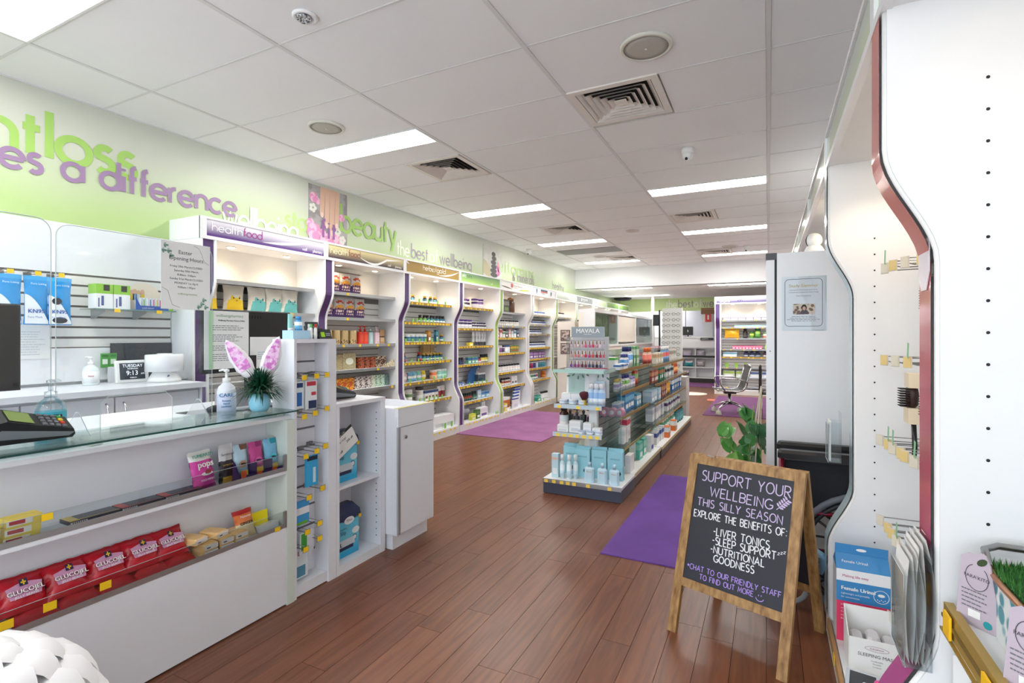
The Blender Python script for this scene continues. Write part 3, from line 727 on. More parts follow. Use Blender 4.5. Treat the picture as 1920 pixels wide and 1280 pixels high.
S1=hsign(grad_mat('brown_fade',(74,56,64),(232,216,160),.0,.13,.3),[('low','health',.03,.36,.038,.23,(246,236,200)),('low','food',.24,.36,.038,.16,(150,70,70)),('wave',[(.36+.6*i/14,.62-.55*math.sin(PI*min(1,i/9))*(.8 if i<9 else 0)+(.3*(i-6)/8 if i>6 else 0)-.1) for i in range(15)],(252,250,246),.012),('low','well',.76,.14,.016,.05,(250,246,230)),('low','pharmacy',.87,.12,.016,.11,(250,246,230))])
S2=hsign(M((164,132,62),.4),[('low','herbs',.29,.42,.036,.2,(250,248,240)),('low','of',.465,.42,.036,.08,(232,220,190)),('low','gold',.54,.42,.036,.2,(250,248,240)),('wave',[(.58+.42*i/12,.16+.75*(i/12)**2.2) for i in range(13)],(250,250,246),.011),('wave',[(0,1),(.02,.85),(.05,.75)],(250,250,246),.01)])
S3=hsign(grad_mat('green_fade',(172,216,112),(116,160,110),.0,.13,.3),[('low','vita',.03,.5,.034,.1,(250,252,244)),('low','mins',.125,.5,.034,.15,(90,130,80)),('wave',[(.03+.6*i/10,.78-.02*i+.2*math.sin(PI*i/10)) for i in range(11)],(128,168,122),.012),('low','well',.74,.2,.016,.06,(250,250,244))])
S4=hsign(M((238,238,232),.4),[('rect',.3,.37,.35,.85,(190,90,80)),('txt','Oriental Botanicals',.38,.5,.045,(120,90,84)),('txt','herbal medicine',.42,.3,.02,(90,80,76)),('wave',[(.55+.43*i/10,.12+.02*i) for i in range(11)],(206,208,40),.012),('wave',[(0,.4),(.1,.3),(.22,.22),(.34,.12)],(96,74,40),.009)])
S5=hsign(M((236,238,238),.4),[('disc',.18,.62,.03,.035,(60,110,150)),('rect',.165,.195,.15,.5,(60,110,150)),('rect',.34,.62,.62,.85,(60,84,110)),('rect',.34,.62,.42,.6,(206,96,84)),('txt','METAGENICS',.345,.18,.034,(140,120,120)),('disc',.78,.5,.03,.035,(60,110,150)),('rect',.765,.795,.1,.4,(60,110,150))])
S6=hsign(grad_mat('grey_green_fade',(170,180,166),(214,220,210),.0,.13,.3),[('wave',[(.3+.5*i/10,.5+.3*math.sin(i*.6)) for i in range(11)],(244,246,242),.012),('low','well',.82,.15,.016,.1,(244,246,240))])
S7=hsign(M((122,126,128),.4),[('disc',.3,.55,.025,.04,(240,240,240)),('txt','BioCeuticals',.36,.45,.07,(242,242,242)),('txt','practitioner',.4,.2,.03,(230,230,230))])
S8=hsign(grad_mat('pale_green_fade',(196,222,160),(226,236,206),.0,.13,.3),[])
S9=hsign(grad_mat('leaf_green_fade',(96,138,72),(150,186,110),.0,.13,.3),[('low','well',.6,.3,.02,.2,(220,236,200))])
SD=hsign(grad_mat('violet_grey_fade',(94,80,132),(214,216,218),.0,.13,.3),[('low','digest',.04,.16,.04,.22,(244,244,248)),('low','ion',.26,.16,.04,.1,(90,74,126)),('wave',[(.3+.5*i/12,.55+.35*(i/12)) for i in range(13)],(246,246,248),.01),('low','well',.8,.12,.016,.1,(250,250,250))])
PURS=M((86,58,112),.25,coat=.3); GRNS=M((158,196,92),.25,coat=.3); GRYS=M((208,208,206),.3)
R90=PI/2
def YK(k): return 2.4+1.2*k
LG='left wall shelving bays'
bay('bay0','purple-sign shelving bay nearest the service counter',(WLX,YK(0),0),R90,PURS,[(1.79,0),(1.55,2),(1.2,3),(.95,0),(.7,0),(.113,0)],1.0,True,LG,S0,shelfmat=None)
bay('bay1','brown-sign shelving bay holding snack bags and tea boxes',(WLX,YK(1),0),R90,PURS,[(1.79,1),(1.53,1),(1.25,5),(.98,2),(.76,2),(.5,0),(.113,0)],.35,True,LG,S1)
bay('bay2','gold-sign shelving bay of vitamin bottles',(WLX,YK(2),0),R90,PURS,[(1.76,14),(1.51,15),(1.26,16),(1.01,15),(.76,9),(.5,9),(.113,8)],1.0,True,LG,S2)
bay('bay3','green-sign shelving bay of purple-lidded tubs',(WLX,YK(3),0),R90,PURS,[(1.76,9),(1.45,9),(1.19,14),(.92,14),(.61,14),(.37,12),(.113,11)],1.0,False,LG,S3)
bay('bay4','white-sign shelving bay with amber display jars on top',(WLX,YK(4),0),R90,GRNS,[(1.74,0),(1.51,3),(1.31,12),(1.05,14),(.73,15),(.49,12),(.113,7)],.4,False,LG,S4)
bay('bay5','trophy-sign shelving bay of supplement rows',(WLX,YK(5),0),R90,GRYS,[(1.74,6),(1.56,5),(1.38,6),(1.12,15),(.91,14),(.73,13),(.51,13),(.113,9)],1.0,False,LG,S5)
bay('bay6','pale grey-sign shelving bay behind the white display tower',(WLX,YK(6),0),R90,GRNS,[(1.74,4),(1.56,4),(1.3,0),(.9,0),(.113,0)],1.0,False,LG,S6)
bay('bay7','dark grey-sign shelving bay behind the nail polish stand',(WLX,YK(7),0),R90,GRNS,[(1.62,4),(1.42,4),(1.1,0),(.113,0)],1.0,False,LG,S7)
bay('bay8','pale green-sign shelving bay far along the left wall',(WLX,YK(8),0),R90,GRNS,[(1.6,0),(1.2,0),(.113,0)],.6,False,LG,S8)
bay('bay9','leaf green-sign shelving bay far along the left wall',(WLX,YK(9),0),R90,GRNS,[(1.6,0),(1.2,0),(.113,0)],.6,False,LG,S9)
bay('bay10','farthest leaf green-sign shelving bay at the left rear',(WLX,YK(10),0),R90,GRNS,[(1.6,0),(1.2,0),(.113,0)],.6,False,LG,S9,endpanel=True)
bay('bayD','violet-sign digestion shelving bay facing the shop at the rear right',(-1.12,13.13,0),0,PURS,[(1.71,3),(1.54,8),(1.286,2),(1.037,8),(.86,10),(.617,6),(.386,0),(.17,4)],1.0,False,None,SD,width=1.75)
# ============================================================ stock on the left bays
B0='purple-sign bay';B1='brown-sign bay';B2='gold-sign bay';B3='green-sign bay';B4='white-sign bay';B5='trophy-sign bay';B6='grey-sign bay';B7='dark-sign bay';BD='digestion bay'
def popcorn(body,face):
    def f():
        mb=pouch_mb(.19,.215,.08,lambda u,v:1 if (v<.5-.12*abs(u-.5)*2 and .12<u<.95) or (v<.62 and .3<u<.42) or (v<.62 and .62<u<.74) else 0,seed=5)
        mb.add([(-.03,-.046,.1),(-.018,-.046,.1),(-.018,-.046,.112),(-.03,-.046,.112)],[(0,1,2,3)],2); mb.add([(.02,-.046,.1),(.032,-.046,.1),(.032,-.046,.112),(.02,-.046,.112)],[(0,1,2,3)],2)
        mb.add([(-.006,-.048,.088),(.008,-.048,.088),(.001,-.048,.076)],[(0,1,2)],2)
        return mb.mesh('popcorn_bag',[M((236,228,212),.4),M(face,.45),M((50,44,44),.5)])
    return cached(('pop',face),f)
row('bay0',1,(popcorn(0,(246,206,40)),2,.2,.24,'cream popcorn bag with yellow bear face','bag',.15),B0)
row('bay0',1,(popcorn(1,(112,196,190)),3,.66,.17,'cream popcorn bag with teal bear face','bag',.15),B0)
for i,x in enumerate((.3,.62,.95)):
    w=bayW('bay0',x,.272,1.17)
CHIP=cached('chip',lambda: pouch_mb(.165,.23,.075,lambda u,v: 2 if v<.08 else 5 if (.14<v<.2 or .26<v<.33) and .15<u<.85 and int(u*14)%3 else 1 if v<.38+.05*(int(u*12)%2) else 3 if v<.6-.5*(u-.5)**2 and abs(u-.5)<.4 else 4 if .68<v+.4*(u-.5)**2<.8 and .15<u<.85 else 0,seed=9,nx=14,ny=20).mesh('crisp_bag',[M((206,202,198),.35),M((74,40,104),.4),M((60,34,92),.4),M((226,160,48),.45),M((196,60,40),.45),M((232,206,190),.45)]))
for si,n in ((0,4),(1,4)): row('bay1',si,(CHIP,n,.22+.06*si,.158,'silver and purple crisp bag','bag',.13),B1)
CAN=cached('can',lambda: MB().lathe([(.04,0),(.042,.004,0),(.042,.05,1),(.042,.1,0),(.042,.142,0),(.04,.145,2),(.001,.145,2)],16).mesh('tea_canister',[M((206,180,130),.4,.3),pattern_mat('canister_print',(120,86,50),(210,184,134),60),M((226,206,160),.3,.3)]))
row('bay1',2,(CAN,4,.26,.115,'gold patterned tea canister','canister'),B1)
row('bay1',2,(pump(.075,.05,.2,(222,58,36),None,(226,90,60)),2,.73,.062,'orange-red pump bottle','bottle'),B1)
row('bay1',2,(pump(.07,.05,.195,(170,208,206),None,(190,220,218)),1,.885,.08,'pale aqua pump bottle','bottle'),B1)
row('bay1',2,(pump(.07,.05,.195,(232,200,208),None,(240,214,220)),1,.985,.08,'pale pink pump bottle','bottle'),B1)
row('bay1',2,(carton(.08,.02,.16,(190,150,106),(40,36,34),(220,190,150),.45,.52),1,1.085,.1,'brown kraft card pack','pack'),B1)
PT=lambda n,a,b: pattern_mat(n,a,b,55)
row('bay1',3,(pcarton(.2,.08,.17,PT('sage_floral',(168,156,116),(188,178,140)),(240,244,226)),1,.55,.2,'sage tea gift box with white oval label','box',.14),B1)
row('bay1',3,(pcarton(.1,.08,.16,PT('kraft_floral',(158,142,104),(182,168,128)),(180,166,120)),1,.4,.2,'khaki floral tea gift box','box',.14),B1)
row('bay1',3,(pcarton(.08,.07,.12,PT('cocoa_floral',(74,34,30),(186,92,48)),(160,84,52)),3,.72,.088,'brown and copper tea box','box'),B1)
row('bay1',3,(pcarton(.075,.07,.125,PT('black_floral',(44,30,30),(214,190,160)),(90,50,40)),2,.99,.085,'black floral tea box','box'),B1)
WEDGE=cached('wedge',lambda: MB().prism([(-.11,0),(.11,0),(.11,.02),(.1,.09),(-.09,.02)],lambda a,b,t:(a,t,b),-.003,.003).mesh('display_tray_side',pattern_mat('cream_motif',(196,176,130),(238,230,208),50)))
row('bay1',3,(WEDGE,1,1.08,.1,'cream triangular shelf card','card',.268),B1)
row('bay1',4,(pcarton(.085,.07,.125,PT('orange_floral',(210,90,24),(250,186,60)),(210,96,40)),4,.28,.092,'orange floral tea box','box'),B1)
row('bay1',4,(pcarton(.08,.07,.13,PT('white_floral',(90,80,84),(236,226,218)),(240,228,220)),3,.65,.088,'white and black floral tea box','box'),B1)
row('bay1',4,(pcarton(.075,.07,.13,PT('pale_floral',(170,190,160),(232,234,222)),(230,234,220)),1,.905,.08,'pale sage tea box','box'),B1)
row('bay1',4,(pcarton(.075,.07,.13,PT('mint_floral',(120,170,140),(214,232,214)),(206,232,212)),2,.98,.075,'mint floral tea box','box'),B1)
row('bay1',4,(pcarton(.07,.07,.13,PT('teal_floral',(70,104,104),(120,150,146)),(100,134,132)),1,1.13,.08,'teal tea box','box'),B1)
row('bay1',5,(pcarton(.08,.07,.12,PT('cocoa2_floral',(70,34,30),(170,84,48)),(120,64,44)),2,1.0,.09,'dark brown patterned tea box','box'),B1)
row('bay1',1,(carton(.05,.03,.06,(50,60,110)),1,.2,.1,'small navy carton','box',.1),B1)
# bay2
vb=lambda body=(52,40,34),cap=(24,24,26),label=(236,238,236),band=(46,120,146),r=.028,h=.1: bottle(r,h,body,cap,label,band)
VA=vb(); VG=vb(cap=(212,170,50)); VR=vb(cap=(190,40,36),band=(60,110,160),label=(196,60,50),r=.032,h=.115); VT=vb(band=(40,140,140),cap=(30,30,30),r=.034,h=.11)
row('bay2',0,(VT,1,.17,.1,'dark bottle with teal label','bottle'),B2); row('bay2',0,(bottle(.02,.14,(244,244,242),(246,246,244),(240,240,238),(238,238,236)),1,.38,.1,'slim white spray bottle','bottle'),B2)
row('bay2',0,(VG,1,.46,.1,'amber bottle with gold cap and single place','bottle'),B2); row('bay2',0,(VG,3,.72,.115,'amber bottle with gold cap','bottle'),B2)
TG=tag_card()
row('bay2',0,(TG,5,.28,.2,'small green shelf card','card',.255),B2)
row('bay2',1,(VT,2,.17,.085,'dark bottle with teal label','bottle'),B2); row('bay2',1,(TG,6,.36,.085,'small green shelf card','card',.255),B2)
row('bay2',1,(VA,6,.78,.072,'amber bottle with blue label','bottle'),B2)
row('bay2',1,(vb(band=(120,170,80)),2,.62,.08,'amber bottle with green label','bottle'),B2)
row('bay2',2,(VA,1,.2,.1,'amber bottle with blue label at the shelf end','bottle'),B2); row('bay2',2,(tub(.036,.1,(238,240,238),(244,244,242),(90,150,150),(46,110,140)),5,.36,.085,'white tub with teal label','tub'),B2)
row('bay2',2,(carton(.06,.05,.15,(196,130,60),(220,170,90)),1,.8,.1,'copper coloured carton','box'),B2); row('bay2',2,(carton(.045,.04,.16,(46,110,140),(90,170,190)),1,.98,.1,'tall teal carton','box'),B2); row('bay2',2,(VG,1,1.1,.1,'amber bottle with gold cap','bottle'),B2); row('bay2',2,(TG,7,.22,.135,'small green shelf card','card',.255),B2)
row('bay2',3,(VR,2,.19,.09,'dark bottle with red cap','bottle'),B2); row('bay2',3,(VR,1,.6,.1,'lone dark bottle with red cap','bottle'),B2); row('bay2',3,(VG,6,.69,.078,'dark bottle with gold cap','bottle'),B2)
row('bay2',3,(TG,7,.34,.12,'small green shelf card','card',.258),B2); row('bay2',3,(carton(.08,.05,.2,(206,176,120),(190,156,100)),3,.82,.085,'tan carton behind the bottles','box',.08),B2)
for i,(c,d) in enumerate((((226,190,200),'pink'),((104,168,208),'sky blue'),((116,190,220),'bright blue'),((140,208,186),'mint'),((240,212,40),'yellow'))):
    row('bay2',4,(pouch(.08,.125,.045,[c,(244,244,240),tuple(int(v*.8) for v in c)],[(.1,2),(.35,0),(.55,1),(1,0)],seed=i),1,.3+.098*i,.1,d+' snack pouch','bag'),B2)
row('bay2',4,(tub(.05,.12,(236,150,104),(240,226,214),(240,190,150),(226,120,70)),1,.9,.1,'orange tub','tub'),B2); row('bay2',4,(tub(.05,.125,(160,214,196),(224,236,230),(190,226,214),(130,200,180)),3,1.0,.07,'mint tub','tub'),B2)
row('bay2',4,(TG,4,.3,.25,'small green shelf card','card',.258),B2)
row('bay2',5,(tub(.055,.16,(196,170,140),(240,240,238),(206,180,150),(120,84,56)),1,.22,.1,'tan protein tub with white lid','tub'),B2); row('bay2',5,(tub(.06,.165,(226,230,222),(240,240,238),(226,230,220),(96,130,80)),1,.36,.1,'pale protein tub with white lid','tub'),B2)
row('bay2',5,(tub(.05,.18,(240,240,238),(60,56,54),(236,236,232),(220,214,206)),1,.6,.1,'tall white tub with dark lid','tub'),B2); row('bay2',5,(carton(.075,.05,.12,(238,238,240),(50,80,140),(140,90,60),.7,.97),4,.72,.08,'white and navy biscuit carton','box'),B2)
row('bay2',5,(pouch(.09,.15,.04,[(150,40,50),(236,230,226),(120,26,40)],[(.1,2),(.62,0),(1,1)],seed=8),2,1.03,.1,'crimson and white pouch','bag'),B2); row('bay2',5,(TG,6,.5,.1,'small green shelf card','card',.258),B2)
row('bay2',6,(carton(.26,.2,.17,(238,240,242),(230,232,236),(206,210,214),.97,.99),1,.82,.3,'white shipping carton left side','box',.24),B2); row('bay2',6,(carton(.2,.2,.165,(240,240,242),(230,232,236),(206,210,214),.97,.99),1,1.06,.3,'white shipping carton right side','box',.24),B2)
row('bay2',6,(tag_card(.04,.07),2,.9,.16,'green shelf card','card',.37),B2)
# bay3
PL=(92,54,134)
PB=bottle(.034,.13,(238,238,240),PL,(240,240,240),(48,40,70)); PT2=tub(.055,.15,(240,240,242),PL,(236,232,240),(96,66,130))
row('bay3',0,(bottle(.03,.16,(236,236,240),(90,60,130),(220,220,226),(40,36,70)),1,.2,.1,'tall white and violet bottle','bottle'),B3); row('bay3',0,(PB,2,.52,.085,'white bottle with purple cap','bottle'),B3); row('bay3',0,(PT2,2,.8,.15,'white tub with purple lid','tub'),B3)
row('bay3',0,(tag_card(.09,.05,(160,214,120)),1,.3,.1,'green shelf card','card',.27),B3)
row('bay3',1,(tub(.045,.13,(240,240,242),PL,(238,236,240),(60,46,90)),5,.2,.105,'white tub with purple lid','tub'),B3); row('bay3',1,(bottle(.026,.095,(240,240,240),(56,36,84),(238,238,240),(50,40,70)),6,.74,.072,'small white bottle with purple cap','bottle'),B3)
row('bay3',2,(carton(.1,.06,.11,(236,240,236),(90,170,90)),1,.22,.1,'white and green carton','box'),B3); row('bay3',2,(carton(.1,.06,.05,(240,214,40),(246,226,90)),1,.66,.1,'flat yellow carton','box'),B3)
row('bay3',2,(pouch(.075,.22,.03,[(206,208,212),(60,56,60),(230,230,232)],[(.22,1),(.7,0),(1,2)],seed=3),5,.76,.088,'silver sachet with dark base','bag'),B3)
row('bay3',3,(bottle(.026,.1,(30,36,58),(26,28,40),(70,80,120),(40,50,90)),5,.18,.062,'navy bottle','bottle'),B3); row('bay3',3,(carton(.09,.05,.1,(110,176,150),(60,110,170),(220,232,226)),3,.62,.1,'green and blue carton','box'),B3)
row('bay3',3,(bottle(.024,.09,(200,60,80),(40,36,40),(236,226,226),(200,50,80)),2,.9,.055,'small red bottle','bottle'),B3); row('bay3',3,(bottle(.026,.13,(38,34,30),(24,24,24),(232,226,190),(230,216,80)),4,1.0,.055,'dark dropper bottle with yellow label','bottle'),B3)
row('bay3',4,(carton(.08,.06,.05,(66,92,150),(150,170,210)),4,.2,.07,'small blue carton','box'),B3); row('bay3',4,(TG,5,.5,.13,'small green shelf card','card',.258),B3)
DINO=cached('dino',lambda: MB().prism([(0,0),(.24,0),(.24,.06),(.28,.2),(.34,.24),(.38,.22),(.4,.24),(.34,.27),(.27,.275),(.22,.26),(.15,.24),(.08,.19),(.04,.14),(.05,.08)],lambda a,b,t:(a-.2,t,b),-.004,.004).mesh('display_cutout',M((36,98,158),.5)))
row('bay3',4,(DINO,1,.84,.1,'blue cut-out display card','card',.12),B3); row('bay3',4,(carton(.2,.06,.15,(226,226,222),(60,76,90),(60,140,140),.15,.85),1,.98,.1,'striped display carton','box'),B3)
row('bay3',5,(bottle(.03,.115,(28,56,44),(22,44,36),(40,96,72),(170,60,40)),8,.24,.058,'dark green bottle','bottle'),B3); row('bay3',5,(bottle(.03,.125,(30,60,48),(30,50,44),(150,180,170),(60,110,90)),2,.74,.06,'green bottle with pale label','bottle'),B3)
row('bay3',5,(carton(.1,.06,.13,(190,222,232),(220,236,242)),1,.9,.1,'pale aqua carton','box'),B3); row('bay3',5,(carton(.13,.06,.1,(150,196,226),(70,130,196)),2,1.02,.135,'sky blue and white carton','box'),B3)
row('bay3',6,(pouch(.26,.2,.16,[(128,130,140),(112,114,124)],[(.3,1),(1,0)],seed=4),1,.42,.1,'grey fabric bag','bag',.2),B3); row('bay3',6,(carton(.1,.06,.09,(214,222,70),(240,240,120)),1,.45,.1,'yellow-green carton','box',.34),B3); row('bay3',6,(carton(.1,.06,.13,(70,110,60),(96,140,84)),1,.6,.1,'leaf green carton','box',.33),B3)
row('bay3',6,(carton(.22,.08,.14,(238,236,236),(226,224,230),(110,90,150)),1,.8,.1,'white carton with purple print','box',.3),B3); row('bay3',6,(bottle(.03,.2,(226,234,240),(240,242,244),(220,230,238),(180,206,226)),2,.96,.07,'clear lotion bottle','bottle',.2),B3)
row('bay3',6,(TG,2,1.1,.06,'small green shelf card','card',.38),B3)
# bay4
AMB=cached('amber',lambda: MB().lathe([(.06,0),(.075,.01,0),(.075,.17,0),(.05,.2,0),(.05,.215,0),(.056,.215,1),(.056,.25,1),(.02,.27,1),(.001,.27,1)],18).mesh('display_jar',[M((96,62,40),.12,coat=.5),M((170,120,80),.15)]))
MB().box(WLX+.03,WLX+.04,YK(4)+.16,YK(4)+1.0,1.745,2.06).build('display_back',M((40,30,26),.3),BAYS['bay4'][0]) if False else None
row('bay4',0,(AMB,2,.32,.52,'amber glass display jar','jar',.16),B4)
row('bay4',0,(carton(.2,.04,.22,(86,84,78),(140,140,128),(120,150,90)),1,.58,.1,'grey framed display card','card',.2),B4)
BK=bottle(.026,.1,(240,240,238),(24,24,24),(238,236,230),(222,216,204))
row('bay4',1,(BK,13,.19,.076,'white bottle with black cap','bottle'),B4)
for i,(c,b,d) in enumerate((((216,90,120),(240,220,60),'pink and yellow'),((220,80,110),(236,200,210),'rose'),((236,230,220),(206,90,70),'cream and red'),((240,238,230),(120,160,120),'white and sage'),((60,70,80),(160,170,176),'charcoal'),((232,190,180),(240,220,214),'blush'),((238,240,240),(210,216,220),'plain white'),((236,240,242),(120,170,200),'white and sky'),((70,84,110),(150,160,180),'slate'))):
    row('bay4',2,(carton(.085,.05,.11+.02*(i%3),c,b),1,.2+.11*i,.1,d+' carton','box'),B4)
for i,(c,l,d) in enumerate((((214,60,40),(240,206,30),'red tub with yellow lid'),((240,240,238),(236,236,236),'white tub'),((130,70,130),(236,236,236),'plum tub'),((80,60,100),(40,36,44),'violet tub with dark lid'),((240,240,240),(50,90,170),'white tub with blue lid'),((236,240,244),(60,100,180),'pale tub with blue lid'))):
    row('bay4',3,(tub(.045,.13,(240,240,238),l,c,c),1,.2+.1*i,.1,d,'tub'),B4)
row('bay4',3,(carton(.07,.05,.12,(96,140,60),(220,170,50),(180,70,50)),4,.82,.08,'green fruit-print carton','box'),B4)
row('bay4',4,(bottle(.038,.12,(238,238,236),(26,26,28),(240,240,238),(226,214,206),12),10,.2,.1,'white jar with black lid','jar'),B4); row('bay4',4,(bottle(.03,.1,(236,238,238),(34,34,38),(240,240,240),(200,214,216),10),9,.25,.1,'back-row white bottle with black cap','bottle',.08),B4)
row('bay4',5,(bottle(.034,.1,(70,50,34),(28,26,26),(236,230,220),(230,190,40)),4,.2,.08,'dark bottle with yellow label','bottle'),B4); row('bay4',5,(bottle(.034,.13,(238,236,232),(30,30,30),(236,232,226),(180,80,60)),4,.5,.08,'white bottle with red label','bottle'),B4); row('bay4',5,(carton(.1,.06,.14,(240,240,240),(236,236,238),(110,110,120)),2,.86,.11,'plain white carton','box'),B4)
row('bay4',6,(carton(.24,.12,.2,(240,238,234),(196,110,40),(206,120,50),.2,.8),1,.42,.1,'white and orange carton','box',.25),B4); row('bay4',6,(carton(.1,.08,.12,(240,220,60),(240,240,236)),1,.26,.1,'yellow-topped carton','box',.33),B4)
for i in range(5): row('bay4',6,(carton(.2,.03,.17+.045*i,(238,240,244),(44,84,170),(214,222,236),.86,.98),1,.66+.1*i,.1,('front','second','middle','fourth','rear')[i]+' white carton with blue stripe','box',.345-.042*i),B4)
# bay5-7
cols5=[((236,240,246),(60,110,190)),]
row('bay5',0,(carton(.1,.06,.08,(236,240,246),(80,130,200)),8,.2,.12,'white and blue carton','box'),B5); row('bay5',1,(bottle(.034,.09,(236,238,242),(36,40,60),(236,238,242),(50,80,150)),12,.19,.082,'white jar with navy cap','jar'),B5)
row('bay5',2,(bottle(.034,.09,(234,236,242),(40,44,70),(234,236,242),(60,80,140)),9,.2,.09,'white jar with navy cap','jar'),B5); row('bay5',3,(bottle(.034,.11,(234,236,240),(38,42,60),(230,232,238),(90,100,150)),12,.19,.082,'white jar with navy cap','jar'),B5)
row('bay5',4,(carton(.07,.05,.12,(140,92,166),(190,150,206)),10,.34,.08,'purple carton','box'),B5); row('bay5',4,(carton(.07,.05,.11,(236,226,180),(160,190,90)),2,.2,.07,'cream carton','box'),B5)
for i,(c,b) in enumerate((((120,70,140),'violet'),((40,50,90),'navy'),((190,40,80),'magenta'),((40,70,150),'royal blue'),((220,226,236),'pearl'),((70,140,170),'teal'),((60,150,160),'aqua'),((80,160,180),'turquoise'))):
    row('bay5',5,(tub(.045,.12,c,(236,236,240),c,tuple(min(255,v+40) for v in c)),1,.22+.125*i,.1,b+' tub with white lid','tub'),B5)
for i,(c,b) in enumerate((((110,190,70),'lime'),((240,240,236),'white'),((60,150,110),'jade'),((90,170,90),'grass green'),((60,110,170),'blue'),((180,60,60),'red'))):
    row('bay5',6,(tub(.045,.11,c,(230,236,230),(230,240,230),c),1,.2+.1*i,.1,b+' tub','tub'),B5)
row('bay5',6,(tub(.05,.13,(230,130,50),(226,120,50),(236,150,70),(230,120,40)),1,1.08,.1,'orange plastic tub','tub'),B5)
row('bay5',7,(bottle(.035,.14,(240,240,240),(24,24,26),(236,236,236),(220,220,222)),4,.8,.08,'white bottle with black cap','bottle',.25),B5); row('bay5',7,(carton(.14,.08,.11,(50,160,140),(120,200,180)),1,.5,.1,'jade carton','box',.3),B5); row('bay5',7,(TG,4,.2,.14,'small green shelf card','card',.38),B5)
row('bay6',0,(BK,11,.2,.08,'white bottle with black cap','bottle'),B6); row('bay6',1,(BK,11,.2,.08,'white bottle with black cap','bottle'),B6)
row('bay7',0,(bottle(.032,.1,(60,54,70),(30,28,40),(120,110,130),(80,70,100)),10,.2,.09,'dark violet bottle','bottle'),B7); row('bay7',1,(bottle(.032,.1,(70,60,60),(26,26,30),(210,200,196),(140,110,90)),10,.2,.09,'dark bottle with pale label','bottle'),B7)
# digestion bay at the rear
row('bayD',0,(carton(.14,.05,.07,(230,234,240),(150,140,190)),8,.25,.16,'pale carton','box'),BD); row('bayD',1,(carton(.17,.05,.05,(226,236,240),(90,170,170)),6,.5,.18,'flat pale carton','box'),BD)
row('bayD',2,(pouch(.34,.23,.12,[(228,170,30),(180,110,30),(240,196,60)],[(.12,1),(.7,0),(1,2)],seed=6),1,.36,.1,'large golden pouch','bag'),BD)
row('bayD',2,(bottle(.05,.22,(28,26,26),(24,24,24),(60,56,56),(40,36,36)),1,.64,.1,'tall black bottle','bottle'),BD); row('bayD',2,(tub(.05,.15,(110,160,60),(70,130,60),(90,140,50),(190,200,90)),1,.78,.1,'small green tub','tub'),BD); row('bayD',2,(tub(.055,.23,(60,120,50),(50,110,60),(80,140,60),(160,190,90)),1,.9,.1,'tall green tub','tub'),BD)
row('bayD',2,(tub(.05,.13,(230,216,200),(90,150,80),(200,120,90),(220,200,180)),1,1.06,.1,'cream tub with green lid','tub'),BD); row('bayD',2,(tub(.05,.22,(206,130,80),(216,160,120),(190,100,60),(226,180,130)),1,1.24,.1,'copper tub','tub'),BD); row('bayD',2,(carton(.12,.08,.23,(190,60,40),(220,120,60)),1,1.5,.1,'red carton','box'),BD)
row('bayD',3,(carton(.07,.05,.08,(206,50,110),(240,150,180)),9,.4,.07,'magenta carton','box'),BD); row('bayD',3,(tag_card(.06,.11,(170,206,90)),6,1.08,.09,'lime shelf card','card',.2),BD)
row('bayD',4,(carton(.3,.06,.11,(230,236,240),(110,180,210)),1,.32,.1,'wide white and blue carton','box'),BD); row('bayD',4,(bottle(.05,.13,(70,76,110),(40,44,60),(190,196,214),(60,66,100)),3,.66,.12,'slate bottle','bottle'),BD); row('bayD',4,(bottle(.05,.13,(90,66,80),(50,40,44),(226,220,214),(110,70,84)),3,1.06,.11,'plum bottle','bottle'),BD)
row('bayD',4,(tag_card(.06,.1,(170,206,90)),3,1.38,.12,'lime shelf card','card',.2),BD); row('bayD',5,(tag_card(.07,.1,(150,200,80)),3,.25,.2,'lime shelf card','card',.2),BD)
row('bayD',6,(carton(.24,.08,.15,(222,232,214),(170,206,90)),2,.3,.27,'white and lime carton','box'),BD); row('bayD',6,(carton(.24,.08,.15,(214,222,232),(80,110,160)),2,.84,.27,'white and blue carton','box'),BD); row('bayD',7,(carton(.4,.1,.16,(236,232,230),(206,60,50),(226,220,214),.9,.98),1,1.4,.1,'long white carton with red stripe','box'),BD)
# ============================================================ service counter
CTW=M((232,234,240),.35,noise=.012); EDGEG=M((214,224,214),.4)
r=root('service_counter',(-2.5,1.0,0),'long white service counter with two display ledges and glass top','counter')
MB().box(-2.16,-2.14,.15,1.777,.008,.372).build('front_panel',CTW,r)
MB().box(-2.17,-2.15,.15,1.777,0,.008).build('floor_shadow_strip',M((120,122,128),.6),r)  # thin grey strip standing in for the shadow line where the counter meets the floor
MB().box(-2.31,-2.29,.15,1.777,.03,.915).build('recess_panel',CTW,r)
def ledge(z,nm):
    l=MB().box(-2.29,-2.14,.15,1.777,z-.016,z).build('ledge',CTW,r)
    MB().box(-2.142,-2.138,.15,1.777,z,z+.02).build('metal_lip',ALU,l)
    MB().box(-2.1445,-2.1425,.15,1.777,z,z+.08).build('clear_lip',ACRYL,l)
    MB().box(-2.1445,-2.1425,.15,1.777,z+.0795,z+.081).build('lip_edge',M((190,198,200),.3),l)
    MB().box(-2.146,-2.136,1.763,1.777,z,z+.082).build('lip_end',ALU,l)
ledge(.388,0); ledge(.668,1)
MB().box(-2.9,-2.136,1.778,1.8225,0,.917).build('side_panel',EDGEG,r)
g=MB().box(-2.42,-2.108,.15,1.822,.9585,.9655).build('glass_top',GLASS,r)
MB().box(-2.108,-2.1065,.15,1.822,.9585,.9655).build('glass_edge',GLASS_EDGE,g)
for y in (.3,1.0,1.79): MB().box(-2.34,-2.2,y-.02,y+.02,.936,.958).build('standoff',EDGEG,g)
MB().box(-3.05,-2.16,.15,1.822,.918,.935).build('worktop',CTW,r)
MB().box(-3.03,-3.01,.15,1.822,.02,.917).build('staff_panel',CTW,r)
